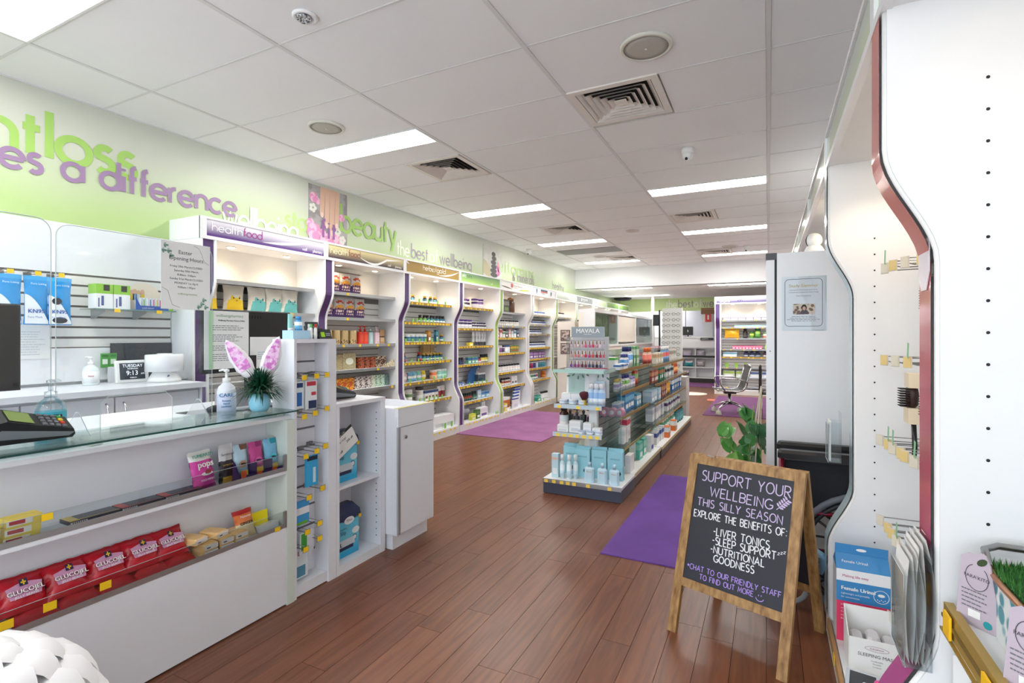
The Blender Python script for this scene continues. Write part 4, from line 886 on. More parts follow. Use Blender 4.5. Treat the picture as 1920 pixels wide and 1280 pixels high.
r=root('staff_desk',(-2.87,2.16,0),'white staff desk behind the shelf unit carrying the monitor','desk')
MB().box(-3.05,-2.68,1.825,2.5,.918,.935).build('desk_top',CTW,r)
for y in (1.83,2.48): MB().box(-3.03,-2.7,y,y+.018,0,.917).build('side_panel',CTW,r)
MB().box(-3.03,-3.01,1.85,2.478,.02,.917).build('rear_panel',CTW,r)
# tall niche unit
r=root('hook_display_unit',(-2.3,1.97,0),'tall white niche unit with slatted back and wire hooks','display unit'); TU=r
MB().box(-2.26,-2.245,1.826,2.104,.005,1.3).build('back_panel',CTW,r)
MB().box(-2.3,-2.14,1.824,1.84,0,1.32).build('side_panel',CTW,r); MB().box(-2.262,-2.14,2.05,2.106,0,1.3).build('side_panel',CTW,r)
MB().box(-2.3,-2.14,1.841,2.106,1.3,1.32).build('top_panel',CTW,r); MB().box(-2.3,-2.262,2.09,2.106,0,1.3).build('rear_side_panel',CTW,r)
MB().box(-2.245,-2.15,1.841,2.05,.005,.06).build('floor_panel',CTW,r)
GROV=M((110,112,118),.5)
for z in (1.2,1.135,1.05,.95,.84,.74,.64,.53,.42,.31,.17):
    MB().box(-2.2448,-2.2425,1.842,2.049,z-.006,z+.004).build('groove',GROV,r)
_hk=None
def hook_mesh(L=.12,h=.02):
    def f():
        mb=MB(); mb.box(-.02,.02,-.004,.0,-.012,.012,0)
        mb.tube([(0,0,-.006),(0,-L*.9,-.006),(0,-L,.004)],.0022,5,0); mb.tube([(0,0,.012),(0,-L-.004,.012)],.0016,5,0)
        mb.box(-.019,.019,-L-.006,-L-.004,-.018,.014,1); mb.box(-.0155,.0155,-L-.0075,-L-.006,-.0145,.0105,2)
        return mb.mesh('peg_hook',[STEEL,ACRYL,YELLOW])
    return cached(('hook',L,h),f)
hooks=[(1.125,1.87),(1.128,1.95),(1.13,2.02),(.925,1.87),(.935,1.94),(.95,2.02),(.72,1.88),(.735,1.95),(.75,2.01),(.505,1.9),(.53,1.99),(.33,1.89),(.35,1.97),(.245,1.88),(.27,1.97)]
for i,(z,y) in enumerate(hooks):
    o=place('peg_hook',hook_mesh(.115),(-2.241,y,z),PI/2,TU)
    o.location=(-2.241-TU.location[0],y-TU.location[1],z)
def hangpack(w,h,t,cols,fn,label,cat,loc,rz=PI/2,name='hanging_pack'):
    mb=MB().box(-w/2,w/2,-t/2,t/2,-h,0,0); 
    for (a,b,c,d,mi) in fn: mb.add([(a*w-w/2,-t/2-.0008,-h+c*h),(b*w-w/2,-t/2-.0008,-h+c*h),(b*w-w/2,-t/2-.0008,-h+d*h),(a*w-w/2,-t/2-.0008,-h+d*h)],[(0,1,2,3)],mi)
    o=bpy.data.objects.new(name,mb.mesh(name,[M(c,.4) for c in cols])); COL.objects.link(o); o.location=loc; o.rotation_euler=(0,0,rz); return tag(o,label,cat)
hangpack(.06,.14,.012,[(226,238,244),(40,110,190),(30,60,120)],[(.2,.8,.1,.6,1),(.1,.9,.78,.95,2)],'blue toothbrush pack hanging leftmost on the top hooks','pack',(-2.17,1.875,1.1))
hangpack(.075,.15,.02,[(232,240,244),(200,50,70),(30,50,96)],[(.1,.9,.82,.97,1),(.25,.95,.02,.3,2),(.5,.9,.48,.6,1)],'white and red dental pack hanging on the top hooks','pack',(-2.175,1.955,1.1))
hangpack(.075,.16,.014,[(56,170,222),(28,40,56),(200,232,246)],[(.05,.95,.84,.98,1),(.55,.8,.1,.6,2)],'bright blue dental floss card on the third hook row','pack',(-2.165,1.955,.705))
hangpack(.1,.12,.02,[(66,160,220),(236,240,246),(110,180,60)],[(0,1,.45,.75,1),(0.1,.9,.02,.14,2)],'blue and white wipes pack on the fourth hook row','pack',(-2.18,1.895,.475))
hangpack(.09,.11,.03,[(226,232,240),(70,170,70),(140,150,170)],[(.1,.5,.15,.95,1)],'clear pack with green card on the fifth hook row','pack',(-2.185,1.93,.31))
hangpack(.08,.16,.02,[(222,234,240),(180,50,60),(90,150,180)],[(.2,.9,.75,.9,1),(.1,.8,.05,.4,2)],'white brush head pack hanging lowest','pack',(-2.19,1.905,.235))
# items on top of the tall unit
ZT=1.3205
o=MB().box(-2.27,-2.19,1.86,1.97,ZT,ZT+.045).build('display_tray',M((178,214,236),.4)); tag(o,'pale blue counter display tray on the tall niche unit','tray')
def tube_pack(x,y,z,h,r_,col,cap,label):
    rr=root('tube',(x,y,z),label,'tube'); mb=MB(); n=12
    for i in range(n):
        a=2*PI*i/n; mb.v.append((x+r_*math.cos(a),y+r_*math.sin(a),z+.012))
    for i in range(n):
        a=2*PI*i/n; mb.v.append((x+.003*math.cos(a),y+r_*1.15*math.sin(a),z+h))
    for i in range(n): j=(i+1)%n; mb.f.append((i,j,n+j,n+i)); mb.m.append(0); mb.sm.append(True)
    mb.f.append(tuple(range(n,2*n))); mb.m.append(0); mb.sm.append(False)
    mb.build('body',col,rr); MB().lathe([(r_*.95,z),(r_*.95,z+.012),(r_*.5,z+.014)],12,(x,y)).build('cap',cap,rr)
tube_pack(-2.24,1.885,ZT+.046,.085,.014,M((150,214,210),.4),M((236,240,240),.4),'teal and white cream tube standing in the blue tray')
o=place('bottle',bottle(.02,.075,(80,160,214),(70,150,210),(120,190,230),(236,244,248)),(-2.25,1.945,ZT+.046)); tag(o,'small sky blue bottle in the blue tray','bottle')
for i,(y,c,d) in enumerate(((1.985,(90,180,80),'green'),(2.015,(206,60,40),'red'),(1.998,(236,236,236),'white'))):
    o=place('lip_balm',bottle(.009,.08,(236,236,236),c,(236,236,236),(226,226,226),10),(-2.2-.03*(i==2),y,ZT)); tag(o,'slim lip balm stick with '+d+' cap on the tall unit','lip balm')
for i,(x,y,z) in enumerate([(-2.22,2.02,ZT+.04),(-2.26,2.05,ZT+.02),(-2.22,2.055,ZT+.005),(-2.19,2.08,ZT-.0)]):
    rr=lroot('gift_card_stack',(x,y,z),['topmost','second','third','lowest'][i]+' black card stack with lime square on the tall unit','card',None,PI/2-.35)
    m4=Matrix.Rotation(-.5,4,'X')
    MB().box(-.035,.035,0,.012,0,.06).xf(m4).build('cards',M((58,60,64),.4),rr); MB().box(-.024,-.002,-.001,-.0002,.012,.042).xf(m4).build('lime_square',M((168,214,40),.5),rr)
    mb=MB(); mb.box(.004,.03,-.001,-.0002,.03,.034).box(.004,.028,-.001,-.0002,.02,.024); mb.xf(m4).build('print',M((180,184,186),.5),rr)
    MB().box(-.037,.037,.013,.05,0,.004).build('stand',ACRYL,rr)
# open shelf unit
r=root('open_shelf_unit',(-2.35,2.31,0),'low white open shelf unit holding two blue packs','shelf unit')
MB().box(-2.62,-2.14,2.108,2.13,0,.935).build('side_panel',CTW,r); sp=MB().box(-2.62,-2.14,2.47,2.51,0,.935).build('side_panel',CTW,r)
MB().box(-2.66,-2.138,2.108,2.512,.936,.958).build('top_panel',CTW,r); MB().box(-2.40,-2.385,2.13,2.47,.03,.935).build('back_panel',CTW,r)
MB().box(-2.385,-2.15,2.13,2.47,.47,.488).build('shelf',CTW,r); MB().box(-2.385,-2.142,2.13,2.47,0,.05).build('floor_panel',CTW,r)
mb=MB()
for i in range(20): mb.box(-2.178,-2.172,2.4693,2.4702,.1+i*.04,.106+i*.04)
tag(mb.build('peg_holes',BLACK,sp),kind='stuff')
def nappy_pack(x,y,z,label,card=False):
    rr=lroot('care_pack',(x,y,z),label,'pack','blue incontinence packs',PI/2)
    w,d,h=.2,.13,.29
    def mi(u,v): return 0 if v<.72 else 1
    body=MB(); N=10
    body.cbox(-w/2,w/2,-d/2,d/2,0,h*.74,.022,0); 
    body.build('pack_body',grad_mat('aqua_wave_print',(40,166,214),(96,196,226),.0,.2,.3,(.5,(120,208,232))),rr)
    t=MB(); A=[(-w/2,-d/2),(w/2,-d/2),(w/2,d/2),(-w/2,d/2)]
    t.add([(*p,h*.72) for p in A]+[(p[0]*.95,p[1]*.9,h*.86) for p in A]+[(p[0]*.7,p[1]*.35,h) for p in A],[(0,1,5,4),(1,2,6,5),(2,3,7,6),(3,0,4,7),(4,5,9,8),(5,6,10,9),(6,7,11,10),(7,4,8,11),(8,9,10,11)]); t.build('pack_top',M((38,50,88),.35),rr)
    fm=frame((-w/2,-d/2-.0006,0),(1,0,0),(0,0,1)); 
    mb=MB(); disc(mb,(w*.5,h*.7),.04,fm,0,16,.022); mb.build('logo_oval',M((240,242,246),.5),rr); text('lettering','TENA',.02,fm@Matrix.Translation((w*.5,h*.68,.0012)),M((40,50,90),.5),rr,'CENTER')
    mb=MB(); pts=[(0,h*.76),(w*.3,h*.70),(w*.5,h*.62),(w*.7,h*.70),(w,h*.76)]
    mb.add([fm@Vector((*p,.0005)) for p in pts],[(0,1,2,3,4)]); mb.build('dark_collar',M((38,50,88),.35),rr)
    text('lettering','Slip',.032,fm@Matrix.Translation((.03,h*.45,.0008)),M((30,80,130),.5),rr); text('lettering','PROSKIN',.012,fm@Matrix.Translation((.03,h*.55,.0008)),M((30,80,130),.5),rr)
    mb=MB(); rect(mb,.02,w*.72,.06,.1,fm,0,.0012); mb.build('size_panel',M((206,214,222),.5),rr); mb=MB(); rect(mb,.015,w*.66,.04,.06,fm,0,.0012); mb.build('size_stripe',M((40,50,84),.5),rr)
    text('lettering','L',.032,fm@Matrix.Translation((.026,.066,.0015)),M((30,36,60),.5),rr,bold=.001)
    mb=MB(); disc(mb,(w*.72,.092),.017,fm,0,14); mb.build('drop_ring',M((40,50,84),.5),rr); mb=MB(); disc(mb,(w*.72,.092),.013,fm,0,14,None,.0015); mb.build('drop_disc',M((222,228,236),.5),rr)
    mb=MB(); disc(mb,(w*.76,h*.46),.03,fm,0,12,.02); mb.build('product_picture',M((226,234,240),.5),rr)
    mb=MB(); rect(mb,w*.88,w*.99,h*.68,h*.75,fm,0,.002); mb.build('price_ticket',YELLOW,rr)
    if card:
        m4=frame((-.105,-d/2-.02,.13),(math.cos(.5),0,math.sin(.5)),(-math.sin(.5),.05,math.cos(.5)))
        cd=MB(); cd.add([m4@Vector(p) for p in ((0,0,0),(.2,0,0),(.2,.12,0),(0,.12,0),(0,0,-.001),(.2,0,-.001),(.2,.12,-.001),(0,.12,-.001))],[(0,1,2,3),(7,6,5,4),(0,4,5,1),(1,5,6,2),(2,6,7,3),(3,7,4,0)]); cd=cd.build('offer_card',PAPER,rr)
        mb=MB(); rect(mb,0,.2,.103,.12,m4,0,.0005); mb.build('offer_header',BLACK,cd); text('lettering','Customer Offer',.013,m4@Matrix.Translation((.1,.107,.0008)),PAPER,cd,'CENTER')
        text('lettering','Tena any range',.018,m4@Matrix.Translation((.02,.072,0)),LINE,cd); text('lettering','25% off',.018,m4@Matrix.Translation((.12,.045,0)),BLACK,cd,bold=.0004); text('lettering','25% off',.018,m4@Matrix.Translation((.015,.02,0)),BLACK,cd,bold=.0004)
nappy_pack(-2.275,2.26,.489,'upper blue care pack with a white offer card in front',True); nappy_pack(-2.27,2.27,.051,'lower blue care pack on the unit floor')
# low cabinet
r=root('low_cabinet',(-2.25,2.7,0),'waist-high white cabinet with lock, end of the counter run','cabinet')
MB().box(-2.48,-2.10,2.535,2.895,0,.1).build('plinth',CTW,r); 
MB().box(-2.5,-2.055,2.516,2.535,.1,.83).build('side_panel',CTW,r); MB().box(-2.5,-2.055,2.88,2.9,.1,.83).build('side_panel',CTW,r); MB().box(-2.5,-2.08,2.536,2.879,.1,.115).build('floor_panel',CTW,r)
dr=MB().box(-2.075,-2.05,2.54,2.9,.105,.765).build('door',CTW,r); MB().lathe([(.011,0),(.011,.006),(.004,.0065),(.001,.004)],14).xf(Matrix.Translation((-2.05,2.6,.70))@Matrix.Rotation(PI/2,4,'Y')).build('lock',STEEL,dr)
MB().box(-2.052,-2.044,2.528,2.54,.105,.765).build('door_edge',ALU,dr)
MB().box(-2.075,-2.045,2.52,2.9,.77,.885).build('tray_front',CTW,r); MB().box(-2.5,-2.075,2.516,2.53,.83,.885).build('tray_side',CTW,r); MB().box(-2.5,-2.075,2.886,2.9,.83,.885).build('tray_side',CTW,r); MB().box(-2.5,-2.485,2.53,2.886,.83,.885).build('tray_back',CTW,r); MB().box(-2.485,-2.075,2.53,2.886,.83,.84).build('tray_floor',CTW,r)
MB().box(-2.076,-2.0445,2.52,2.9,.885,.888).build('tray_edging',M((222,214,150),.5),r)
# payment terminals
def eftpos(loc,rz,label,s=1.0,tilt=0.0):
    r=lroot('payment_terminal',loc,label,'card terminal',None,rz); r.rotation_euler=(-tilt,0,rz)
    prof=[(-.1*s,.0),(.1*s,.0),(.106*s,.012*s),(.1*s,.03*s),(.02*s,.052*s),(-.06*s,.078*s),(-.095*s,.07*s),(-.106*s,.03*s)]
    MB().prism(prof,lambda a,b,t:(a,t,b),-.042*s,.042*s).build('body',BLACK,r)
    if tilt: MB().prism([(.0,-.04*s),(.0,.04*s),(-.024*s,.04*s)],lambda a,b,t:(t,b,a),-.07*s,.07*s).build('stand',BLACK,r) if False else None
    band=[(-.104*s,.03*s),(-.09*s,.02*s),(.09*s,.008*s),(.104*s,.02*s),(.09*s,.022*s),(-.07*s,.05*s)]
    MB().prism(band,lambda a,b,t:(a,t,b),-.0435*s,.0435*s).build('grey_band',M((120,122,128),.35),r)
    m4=frame((-.055*s,0,.0775*s),Vector((.08,0,-.026)),(0,1,0)); mb=MB(); rect(mb,0,.062*s,-.034*s,.034*s,m4,0,.001); mb.build('screen',M((128,150,78),.15),r)
    m5=frame((.022*s,0,.0525*s),Vector((.08,0,-.022)),(0,1,0)); mb=MB()
    keys=MB()
    for i in range(4):
        for j in range(4):
            kx=.008+i*.017; ky=-.03+j*.02; mi={(3,3):1,(3,2):2,(3,1):3}.get((i,j),0)
            keys.add([m5@Vector((p[0]*s,p[1]*s,p[2]*s)) for p in ((kx-.006,ky-.007,0),(kx+.006,ky-.007,0),(kx+.006,ky+.007,0),(kx-.006,ky+.007,0),(kx-.005,ky-.006,.004),(kx+.005,ky-.006,.004),(kx+.005,ky+.006,.004),(kx-.005,ky+.006,.004))],[(4,5,6,7),(0,1,5,4),(1,2,6,5),(2,3,7,6),(3,0,4,7)],mi)
    tag(keys.build('keypad',[M((96,98,104),.5),M((50,150,80),.5),M((226,190,40),.5),M((200,60,40),.5)],r),kind='stuff')
eftpos((-2.30,.84,.99),PI/2-.1,'black card payment terminal on the glass counter top',1.12,-.38)
eftpos((-2.3,2.27,.975),PI/2-.1,'black card payment terminal on the open shelf unit',1.0,-.3)
# sanitiser bottles
def sanit(x,y,z,rad,h,body,lab,cap,label,text_s,tcol,rot,txtsize):
    r=root('sanitiser_bottle',(x,y,z),label,'bottle')
    MB().lathe([(rad*.95,z),(rad,z+.008),(rad,z+h*.52),(rad*.85,z+h*.62),(rad*.45,z+h*.69),(rad*.4,z+h*.72)],24,(x,y)).build('body',body,r)
    lb=MB().lathe([(rad*1.015,z+h*.08),(rad*1.015,z+h*.48)],24,(x,y)).build('label_wrap',lab,r)
    p=MB().lathe([(rad*.42,z+h*.70),(rad*.42,z+h*.80),(rad*.16,z+h*.81),(rad*.14,z+h*.93),(rad*.3,z+h*.94),(rad*.3,z+h*.98),(.001,z+h)],14,(x,y)).build('pump',cap,r)
    d=(math.cos(rot),math.sin(rot)); MB().tube([(x,y,z+h*.97),(x+d[0]*rad*.6,y+d[1]*rad*.6,z+h*.975),(x+d[0]*rad*1.05,y+d[1]*rad*1.05,z+h*.955)],rad*.12,8).build('nozzle',cap,p)
    # lettering on the side that faces the shop
    vx=Vector((-y,x,0)).normalized(); n=Vector((-x,-y,0)).normalized(); vx=Vector((n[1]*-1,n[0],0))
    o=Vector((x,y,z))+n*(rad*1.03)
    for i,(s,zz,sz) in enumerate(text_s):
        text('lettering',s,sz,frame(o+Vector((0,0,h*zz)),vx,(0,0,1)),tcol,lb,'CENTER',bold=sz*.03)
    return r,o,vx
TEAL=M((30,160,180),.5)
r,o,vx=sanit(-2.45,.965,.936,.046,.235,ACRYL,TEAL,ACRYL,'clear pump bottle with teal label on the glass counter',[],PAPER,2.2,.02)
f4=frame(o,vx,(0,0,1)); mb=MB(); rect(mb,.004,.032,.064,.104,f4,0,.001); mb.build('black_badge',BLACK,r); text('lettering','M',.024,f4@Matrix.Translation((.018,.085,.001)),PAPER,r,'CENTER',bold=.001); text('lettering','Y',.024,f4@Matrix.Translation((.018,.067,.001)),PAPER,r,'CENTER',bold=.001)
sanit(-2.437,1.666,.936,.043,.235,M((232,236,244),.3),M((206,214,236),.4),PLASTIC,'white pump bottle of hand sanitiser beside the grass plant',[('CARE',.42,.026),('Instant',.32,.014),('hand',.26,.014),('sanitizer',.20,.014)],M((60,120,170),.5),3.3,.02)
# grass plant with bunny ears
px_,py_=-2.235,1.70
r=root('bunny_ear_plant',(px_,py_,.966),'spiky green plant in a sky blue pot wearing bunny ears','potted plant')
MB().lathe([(.034,.967),(.046,.985),(.05,1.01),(.047,1.04),(.04,1.056),(.036,1.056),(.04,1.04)],24,(px_,py_)).build('pot',M((140,206,232),.2,coat=.5),r)
rr_=random.Random(3); mb=MB()
for i in range(420):
    a=rr_.uniform(0,2*PI); el=rr_.uniform(-.35,1.35); L=rr_.uniform(.085,.145); d=Vector((math.cos(a)*math.cos(el),math.sin(a)*math.cos(el),math.sin(el)))
    b=Vector((px_,py_,1.065))+d*.015; side=d.cross(Vector((0,0,1))); side=side.normalized() if side.length>.01 else Vector((1,0,0)); w=.0038
    mid=b+d*L*.6+Vector((0,0,.006)); tip=b+d*L-Vector((0,0,.014+.02*(1-d[2])*rr_.random()))
    mid.y=min(mid.y,1.81); tip.y=min(tip.y,1.818)
    mb.add([b-side*w*.6,b+side*w*.6,mid+side*w,mid-side*w,tip],[(0,1,2,3),(3,2,4)],rr_.choice((0,0,1)))
tag(mb.build('foliage',[M((26,84,58),.4),M((20,62,44),.4)],r),kind='stuff')
def ear(base,tip,w,nm):
    b=Vector(base); t=Vector(tip); up=(t-b); L=up.length; up.normalize(); n=Vector((-base[0],-base[1],0)).normalized(); sx_=up.cross(n).normalized(); n=sx_.cross(up)
    m4=Matrix.Identity(4)
    for i in range(3): m4[i][0]=sx_[i]; m4[i][1]=up[i]; m4[i][2]=n[i]; m4[i][3]=b[i]
    mb=MB(); prof=[(w*.5*(math.sin(PI*(.12+.88*(j/12)**.85))**.75),L*j/12) for j in range(13)]
    k=8
    for j,(q,yy) in enumerate(prof):
        for i in range(k):
            a=2*PI*i/k; jit=rr_.uniform(.94,1.06); mb.v.append(tuple(m4@Vector((q*math.cos(a)*jit,yy,q*.42*math.sin(a)*jit))))
    for j in range(12):
        for i in range(k): mb.f.append((j*k+i,j*k+(i+1)%k,(j+1)*k+(i+1)%k,(j+1)*k+i)); mb.m.append(0); mb.sm.append(True)
    e=mb.build('bunny_ear',M((244,240,244),.9,noise=.06,scale=60),r)
    mb=MB(); pts=[(q*.66,yy) for q,yy in prof[2:12]]+[(-q*.66,yy) for q,yy in reversed(prof[2:12])]
    N=len(pts); 
    for i in range(9):
        a,b2,c,d=pts[i],pts[i+1],pts[N-2-i],pts[N-1-i]; zz=w*.215+.002*(i%2)
        mb.add([m4@Vector((p[0],p[1],zz)) for p in (d,a,b2,c)],[(0,1,2,3)])
    mb.build('ear_lining',pattern_mat('pink_foil_'+nm,(214,120,200),(244,206,238),45,.15,'NOISE'),e)
ear((px_-.03,py_-.025,1.14),(px_-.135,py_-.085,1.318),.085,'a'); ear((px_+.005,py_+.03,1.14),(px_+.035,py_+.085,1.335),.085,'b')
# acrylic screens
def screen(y0,y1,z1,label,hole=False,rad=.05):
    X=-2.5; r=root('acrylic_screen',(X,(y0+y1)/2,.936),label,'acrylic screen')
    z0=.945
    poly=[(y0,z0),(y1,z0)]+[(y1-rad+rad*math.cos(a),z1-rad+rad*math.sin(a)) for a in [PI/2*i/6 for i in range(7)]]+[(y0+rad-rad*math.sin(a),z1-rad+rad*math.cos(a)) for a in [PI/2*i/6 for i in range(7)]]
    if hole:
        hy0,hy1,hz=hole; poly=[(y0,z0),(hy0,z0)]+[(hy0,hz-.03),(hy0+.03,hz),(hy1-.03,hz),(hy1,hz-.03)]+[(hy1,z0)]+poly[1:]
    s=MB().prism(poly,lambda a,b,t:(t,a,b),X-.0025,X+.0025).build('sheet',ACRYL,r)
    MB().tube([(X,a,b) for a,b in poly],.0018,5,0,True).build('sheet_edge',M((206,218,218),.3),s)
    for yy in ((y0+.07,y1-.07)):
        f=MB(); f.prism([(-.1,0),(.1,0),(.012,.09),(-.012,.09)],lambda a,b,t:(X+a,t,.9358+b),yy-.003,yy+.003); f.build('foot',ACRYL,r)
        MB().tube([(X-.1,yy,.939),(X+.1,yy,.939),(X+.012,yy,1.026),(X-.012,yy,1.026)],.0016,4,0,True).build('foot_edge',M((232,240,238),.3),r)
screen(.25,.985,1.79,'left clear acrylic counter screen beside the monitor'); screen(1.0,1.632,1.78,'clear acrylic counter screen carrying the opening hours notice',(1.15,1.44,1.08))
# notice
def sheet(nm,o,xd,yd,w,h,mat,label,cat,th=.0012):
    fm=frame(o,xd,yd); mb=MB(); mb.add([fm@Vector(p) for p in ((0,0,0),(w,0,0),(w,h,0),(0,h,0),(0,0,-th),(w,0,-th),(w,h,-th),(0,h,-th))],[(0,1,2,3),(7,6,5,4),(0,4,5,1),(1,5,6,2),(2,6,7,3),(3,7,4,0)])
    if label:
        r=root(nm,o,label,cat); mb.build('paper',mat,r); return r,fm
    return mb,fm
r,fm=sheet('opening_hours_notice',(-2.492,1.385,1.462),(0,1,0),(0,-.0,1),.232,.318,PAPER,'white Easter opening hours notice stuck on the acrylic screen','notice')
tx=lambda s,x,y,sz,m=LINE,al='CENTER',b=0: text('lettering',s,sz,fm@Matrix.Translation((x,y,0)),m,r,al,bold=b)
tx('Easter',.11,.262,.026); tx('Opening Hours',.116,.232,.026)
for i,s in enumerate(['Friday 29th March:CLOSED','Saturday 30th March:','8:30am- 3:00pm','Sunday 31st March:CLOSED','MONDAY 1st April:','9:00am-1:00pm']): tx(s,.116,.198-.0195*i,.0135)
tx('wellbeingpharmacy',.12,.07,.012,M((150,180,110),.6))
mb=MB()
for cx,cy in ((.02,.295),(.035,.27),(.045,.25),(.012,.27),(.19,.03),(.21,.015),(.2,.05),(.175,.015)):
    for j in range(3): disc(mb,(cx+.006*math.cos(j*2.1),cy+.006*math.sin(j*2.1)),.008,fm,j%2,8,.005,.0008,j)
tag(mb.build('leaf_print',[M((120,160,150),.6),M((170,196,186),.6)],r),kind='stuff')
mb=MB()
for pts in ([(.15,.31),(.175,.3),(.19,.27),(.2,.24),(.225,.225)],[(.004,.1),(.03,.085),(.04,.05),(.05,.02),(.085,.008)]): stroke_mb(mb,pts,.0012,lambda a,b,t: fm@Vector((a,b,t)),0,.001)
mb.build('line_print',LINE,r)
# monitors
def monitor(x,y0,y1,z0,z1,label,zbase=.935,side=1):
    r=root('computer_monitor',(x,(y0+y1)/2,zbase),label,'monitor')
    MB().cbox(x-.02,x+.012,y0,y1,z0,z1,.006).build('housing',BLACK,r); ym=(y0+y1)/2
    MB().box(x-.024,x-.0205,y0+.012,y1-.012,z0+.02,z1-.012).build('display_panel',M((30,34,44),.15),r)
    mb=MB()
    for i in range(9): mb.box(x+.0115,x+.0125,ym-.09+.02*i,ym-.082+.02*i,z1-.05,z1-.03)
    tag(mb.build('vent_slots',M((8,8,8),.8),r),kind='stuff')
    MB().box(x-.005,x+.03,ym-.03,ym+.03,zbase+.012,z0+.1).build('stand_neck',BLACK,r); MB().cbox(x-.09,x+.09,ym-.11,ym+.11,zbase+.0005,zbase+.013,.02).build('stand_base',BLACK,r)
    return r
monitor(-2.62,.52,.935,1.125,1.46,'black monitor back at the far left of the counter')
r=monitor(-2.93,1.845,2.46,1.115,1.495,'black monitor behind the counter with papers taped to its back')
r,fm=sheet('returns_policy_sheet',(-2.915,1.855,1.14),(0,1,0),(0,0,1),.285,.345,PAPER,'returns policy sheet with green stripe taped to the monitor','notice')
mb=MB(); rect(mb,.028,.056,.002,.343,fm,0,.0004); mb.build('green_stripe',M((178,222,170),.6),r)
tx('wellbeingpharmacy',.16,.31,.023,M((130,160,110),.6)); tx('Wellbeing Pharmacy Returns Policy',.17,.285,.012,LINE,'CENTER',.0003)
for i,(y,n) in enumerate(((.255,3),(.2,4),(.135,3),(.085,4))): text_lines('print_lines',n,.21,.012,fm@Matrix.Translation((.05,y,0)),LINE2,r)
r,fm=sheet('plain_notice_sheet',(-2.916,2.15,1.13),(0,1,0),(0,0,1),.22,.2,PAPER,'plain white sheet taped on the lower half of the monitor','notice'); text_lines('print_lines',4,.12,.014,fm@Matrix.Translation((.05,.1,0)),M((160,190,210),.6),r,center=True)
o=MB().lathe([(.028,.9358),(.032,.945),(.028,.962),(.012,.972),(.001,.973)],18,(0,0),0,1.0,1.7).xf(Matrix.Translation((-2.6,1.72,0))).build('computer_mouse',BLACK); tag(o,'black computer mouse on the counter beside the acrylic screen','mouse')
o=MB().cbox(-2.75,-2.5,1.6,1.815,.9352,.9356+.002,.01).build('mouse_pad',DARK); tag(o,'dark mouse pad under the computer mouse','mouse pad')
r=root('document_scanner',(-2.75,1.95,.936),'grey wedge-shaped device behind the bunny ear plant','scanner'); MB().prism([(-.1,0),(.1,0),(.1,.02),(-.02,.1),(-.1,.1)],lambda a,b,t:(-2.75+t,1.95+a,.9356+b),-.06,.06).build('body',M((150,150,156),.4),r); MB().box(-2.79,-2.71,1.9,1.94,1.0358,1.038).build('plate',BLACK,r)
# stock on the counter ledges
def lbl(o,l,c,g=None): return tag(o,l,c,g)
X0=-2.205
# soothers stack: 3 high x several deep
SO=cached('soother',lambda: MB().box(-.045,.045,-.013,.013,0,.027,0).add([(-.046,-.0136,.004),(.02,-.0136,.004),(.02,-.0136,.023),(-.046,-.0136,.023)],[(0,1,2,3)],1).add([(-.04,-.0142,.009),(.0,-.0142,.007),(.0,-.0142,.02),(-.04,-.0142,.02)],[(0,1,2,3)],2).mesh('lozenge_box',[M((240,214,90),.5),M((244,240,230),.5),M((190,60,70),.5)]))
SIDE=['bottom','middle','top']
for k in range(3):
    for j in range(2):
        o=place('lozenge_box',SO,(-2.17-.03*j,.775+.004*k,.6685+k*.0275),PI/2); lbl(o,SIDE[k]+' yellow lozenge box in the '+('front','rear')[j]+' stack on the upper ledge','box','lozenge boxes on the upper ledge')
for k in range(3):
    o=place('lozenge_box',SO,(-2.17,.675,.6685+k*.0275),PI/2); lbl(o,SIDE[k]+' yellow lozenge box in the leftmost stack on the upper ledge','box','lozenge boxes on the upper ledge')
tk=MB().box(-2.1385,-2.1375,.818,.848,.725,.748).build('price_ticket',YELLOW); lbl(tk,'yellow price ticket on the upper ledge by the lozenge boxes','price ticket')
def longbox(y0,y1,tint,label):
    mb=MB().box(-2.235,-2.16,y0,y1,.6685,.69,0); e=.0008
    mb.add([(-2.16+e,y0,.669),(-2.16+e,y0+.05,.669),(-2.16+e,y0+.05,.688),(-2.16+e,y0,.688)],[(0,1,2,3)],2)
    for i in range(7): mb.add([(-2.16+2*e,y0+.006+i*.006,.67),(-2.16+2*e,y0+.009+i*.006,.67),(-2.16+2*e,y0+.009+i*.006,.687),(-2.16+2*e,y0+.006+i*.006,.687)],[(0,1,2,3)],0)
    mb.add([(-2.235,y0,.69+e),(-2.16,y0,.69+e),(-2.16,y0+.03,.69+e),(-2.235,y0+.03,.69+e)],[(0,1,2,3)],1); mb.add([(-2.172,y0,.69+2*e),(-2.166,y0,.69+2*e),(-2.166,y1,.69+2*e),(-2.172,y1,.69+2*e)],[(0,1,2,3)],1)
    lbl(mb.build('flat_carton',[M((66,72,86),.4),M(tint,.4),PAPER]),label,'box')
longbox(.905,1.06,(214,186,90),'flat charcoal carton with yellow edge on the upper ledge'); longbox(1.065,1.215,(200,80,80),'first flat charcoal carton with red edge on the upper ledge'); longbox(1.22,1.37,(200,80,80),'second flat charcoal carton with red edge, next to the pink bag')
mb=MB().box(-2.22,-2.17,.83,.9,.6685,.68,0); lbl(mb.build('pale_card_strip',M((210,220,226),.5)),'thin pale printed strip lying on the upper ledge','card')
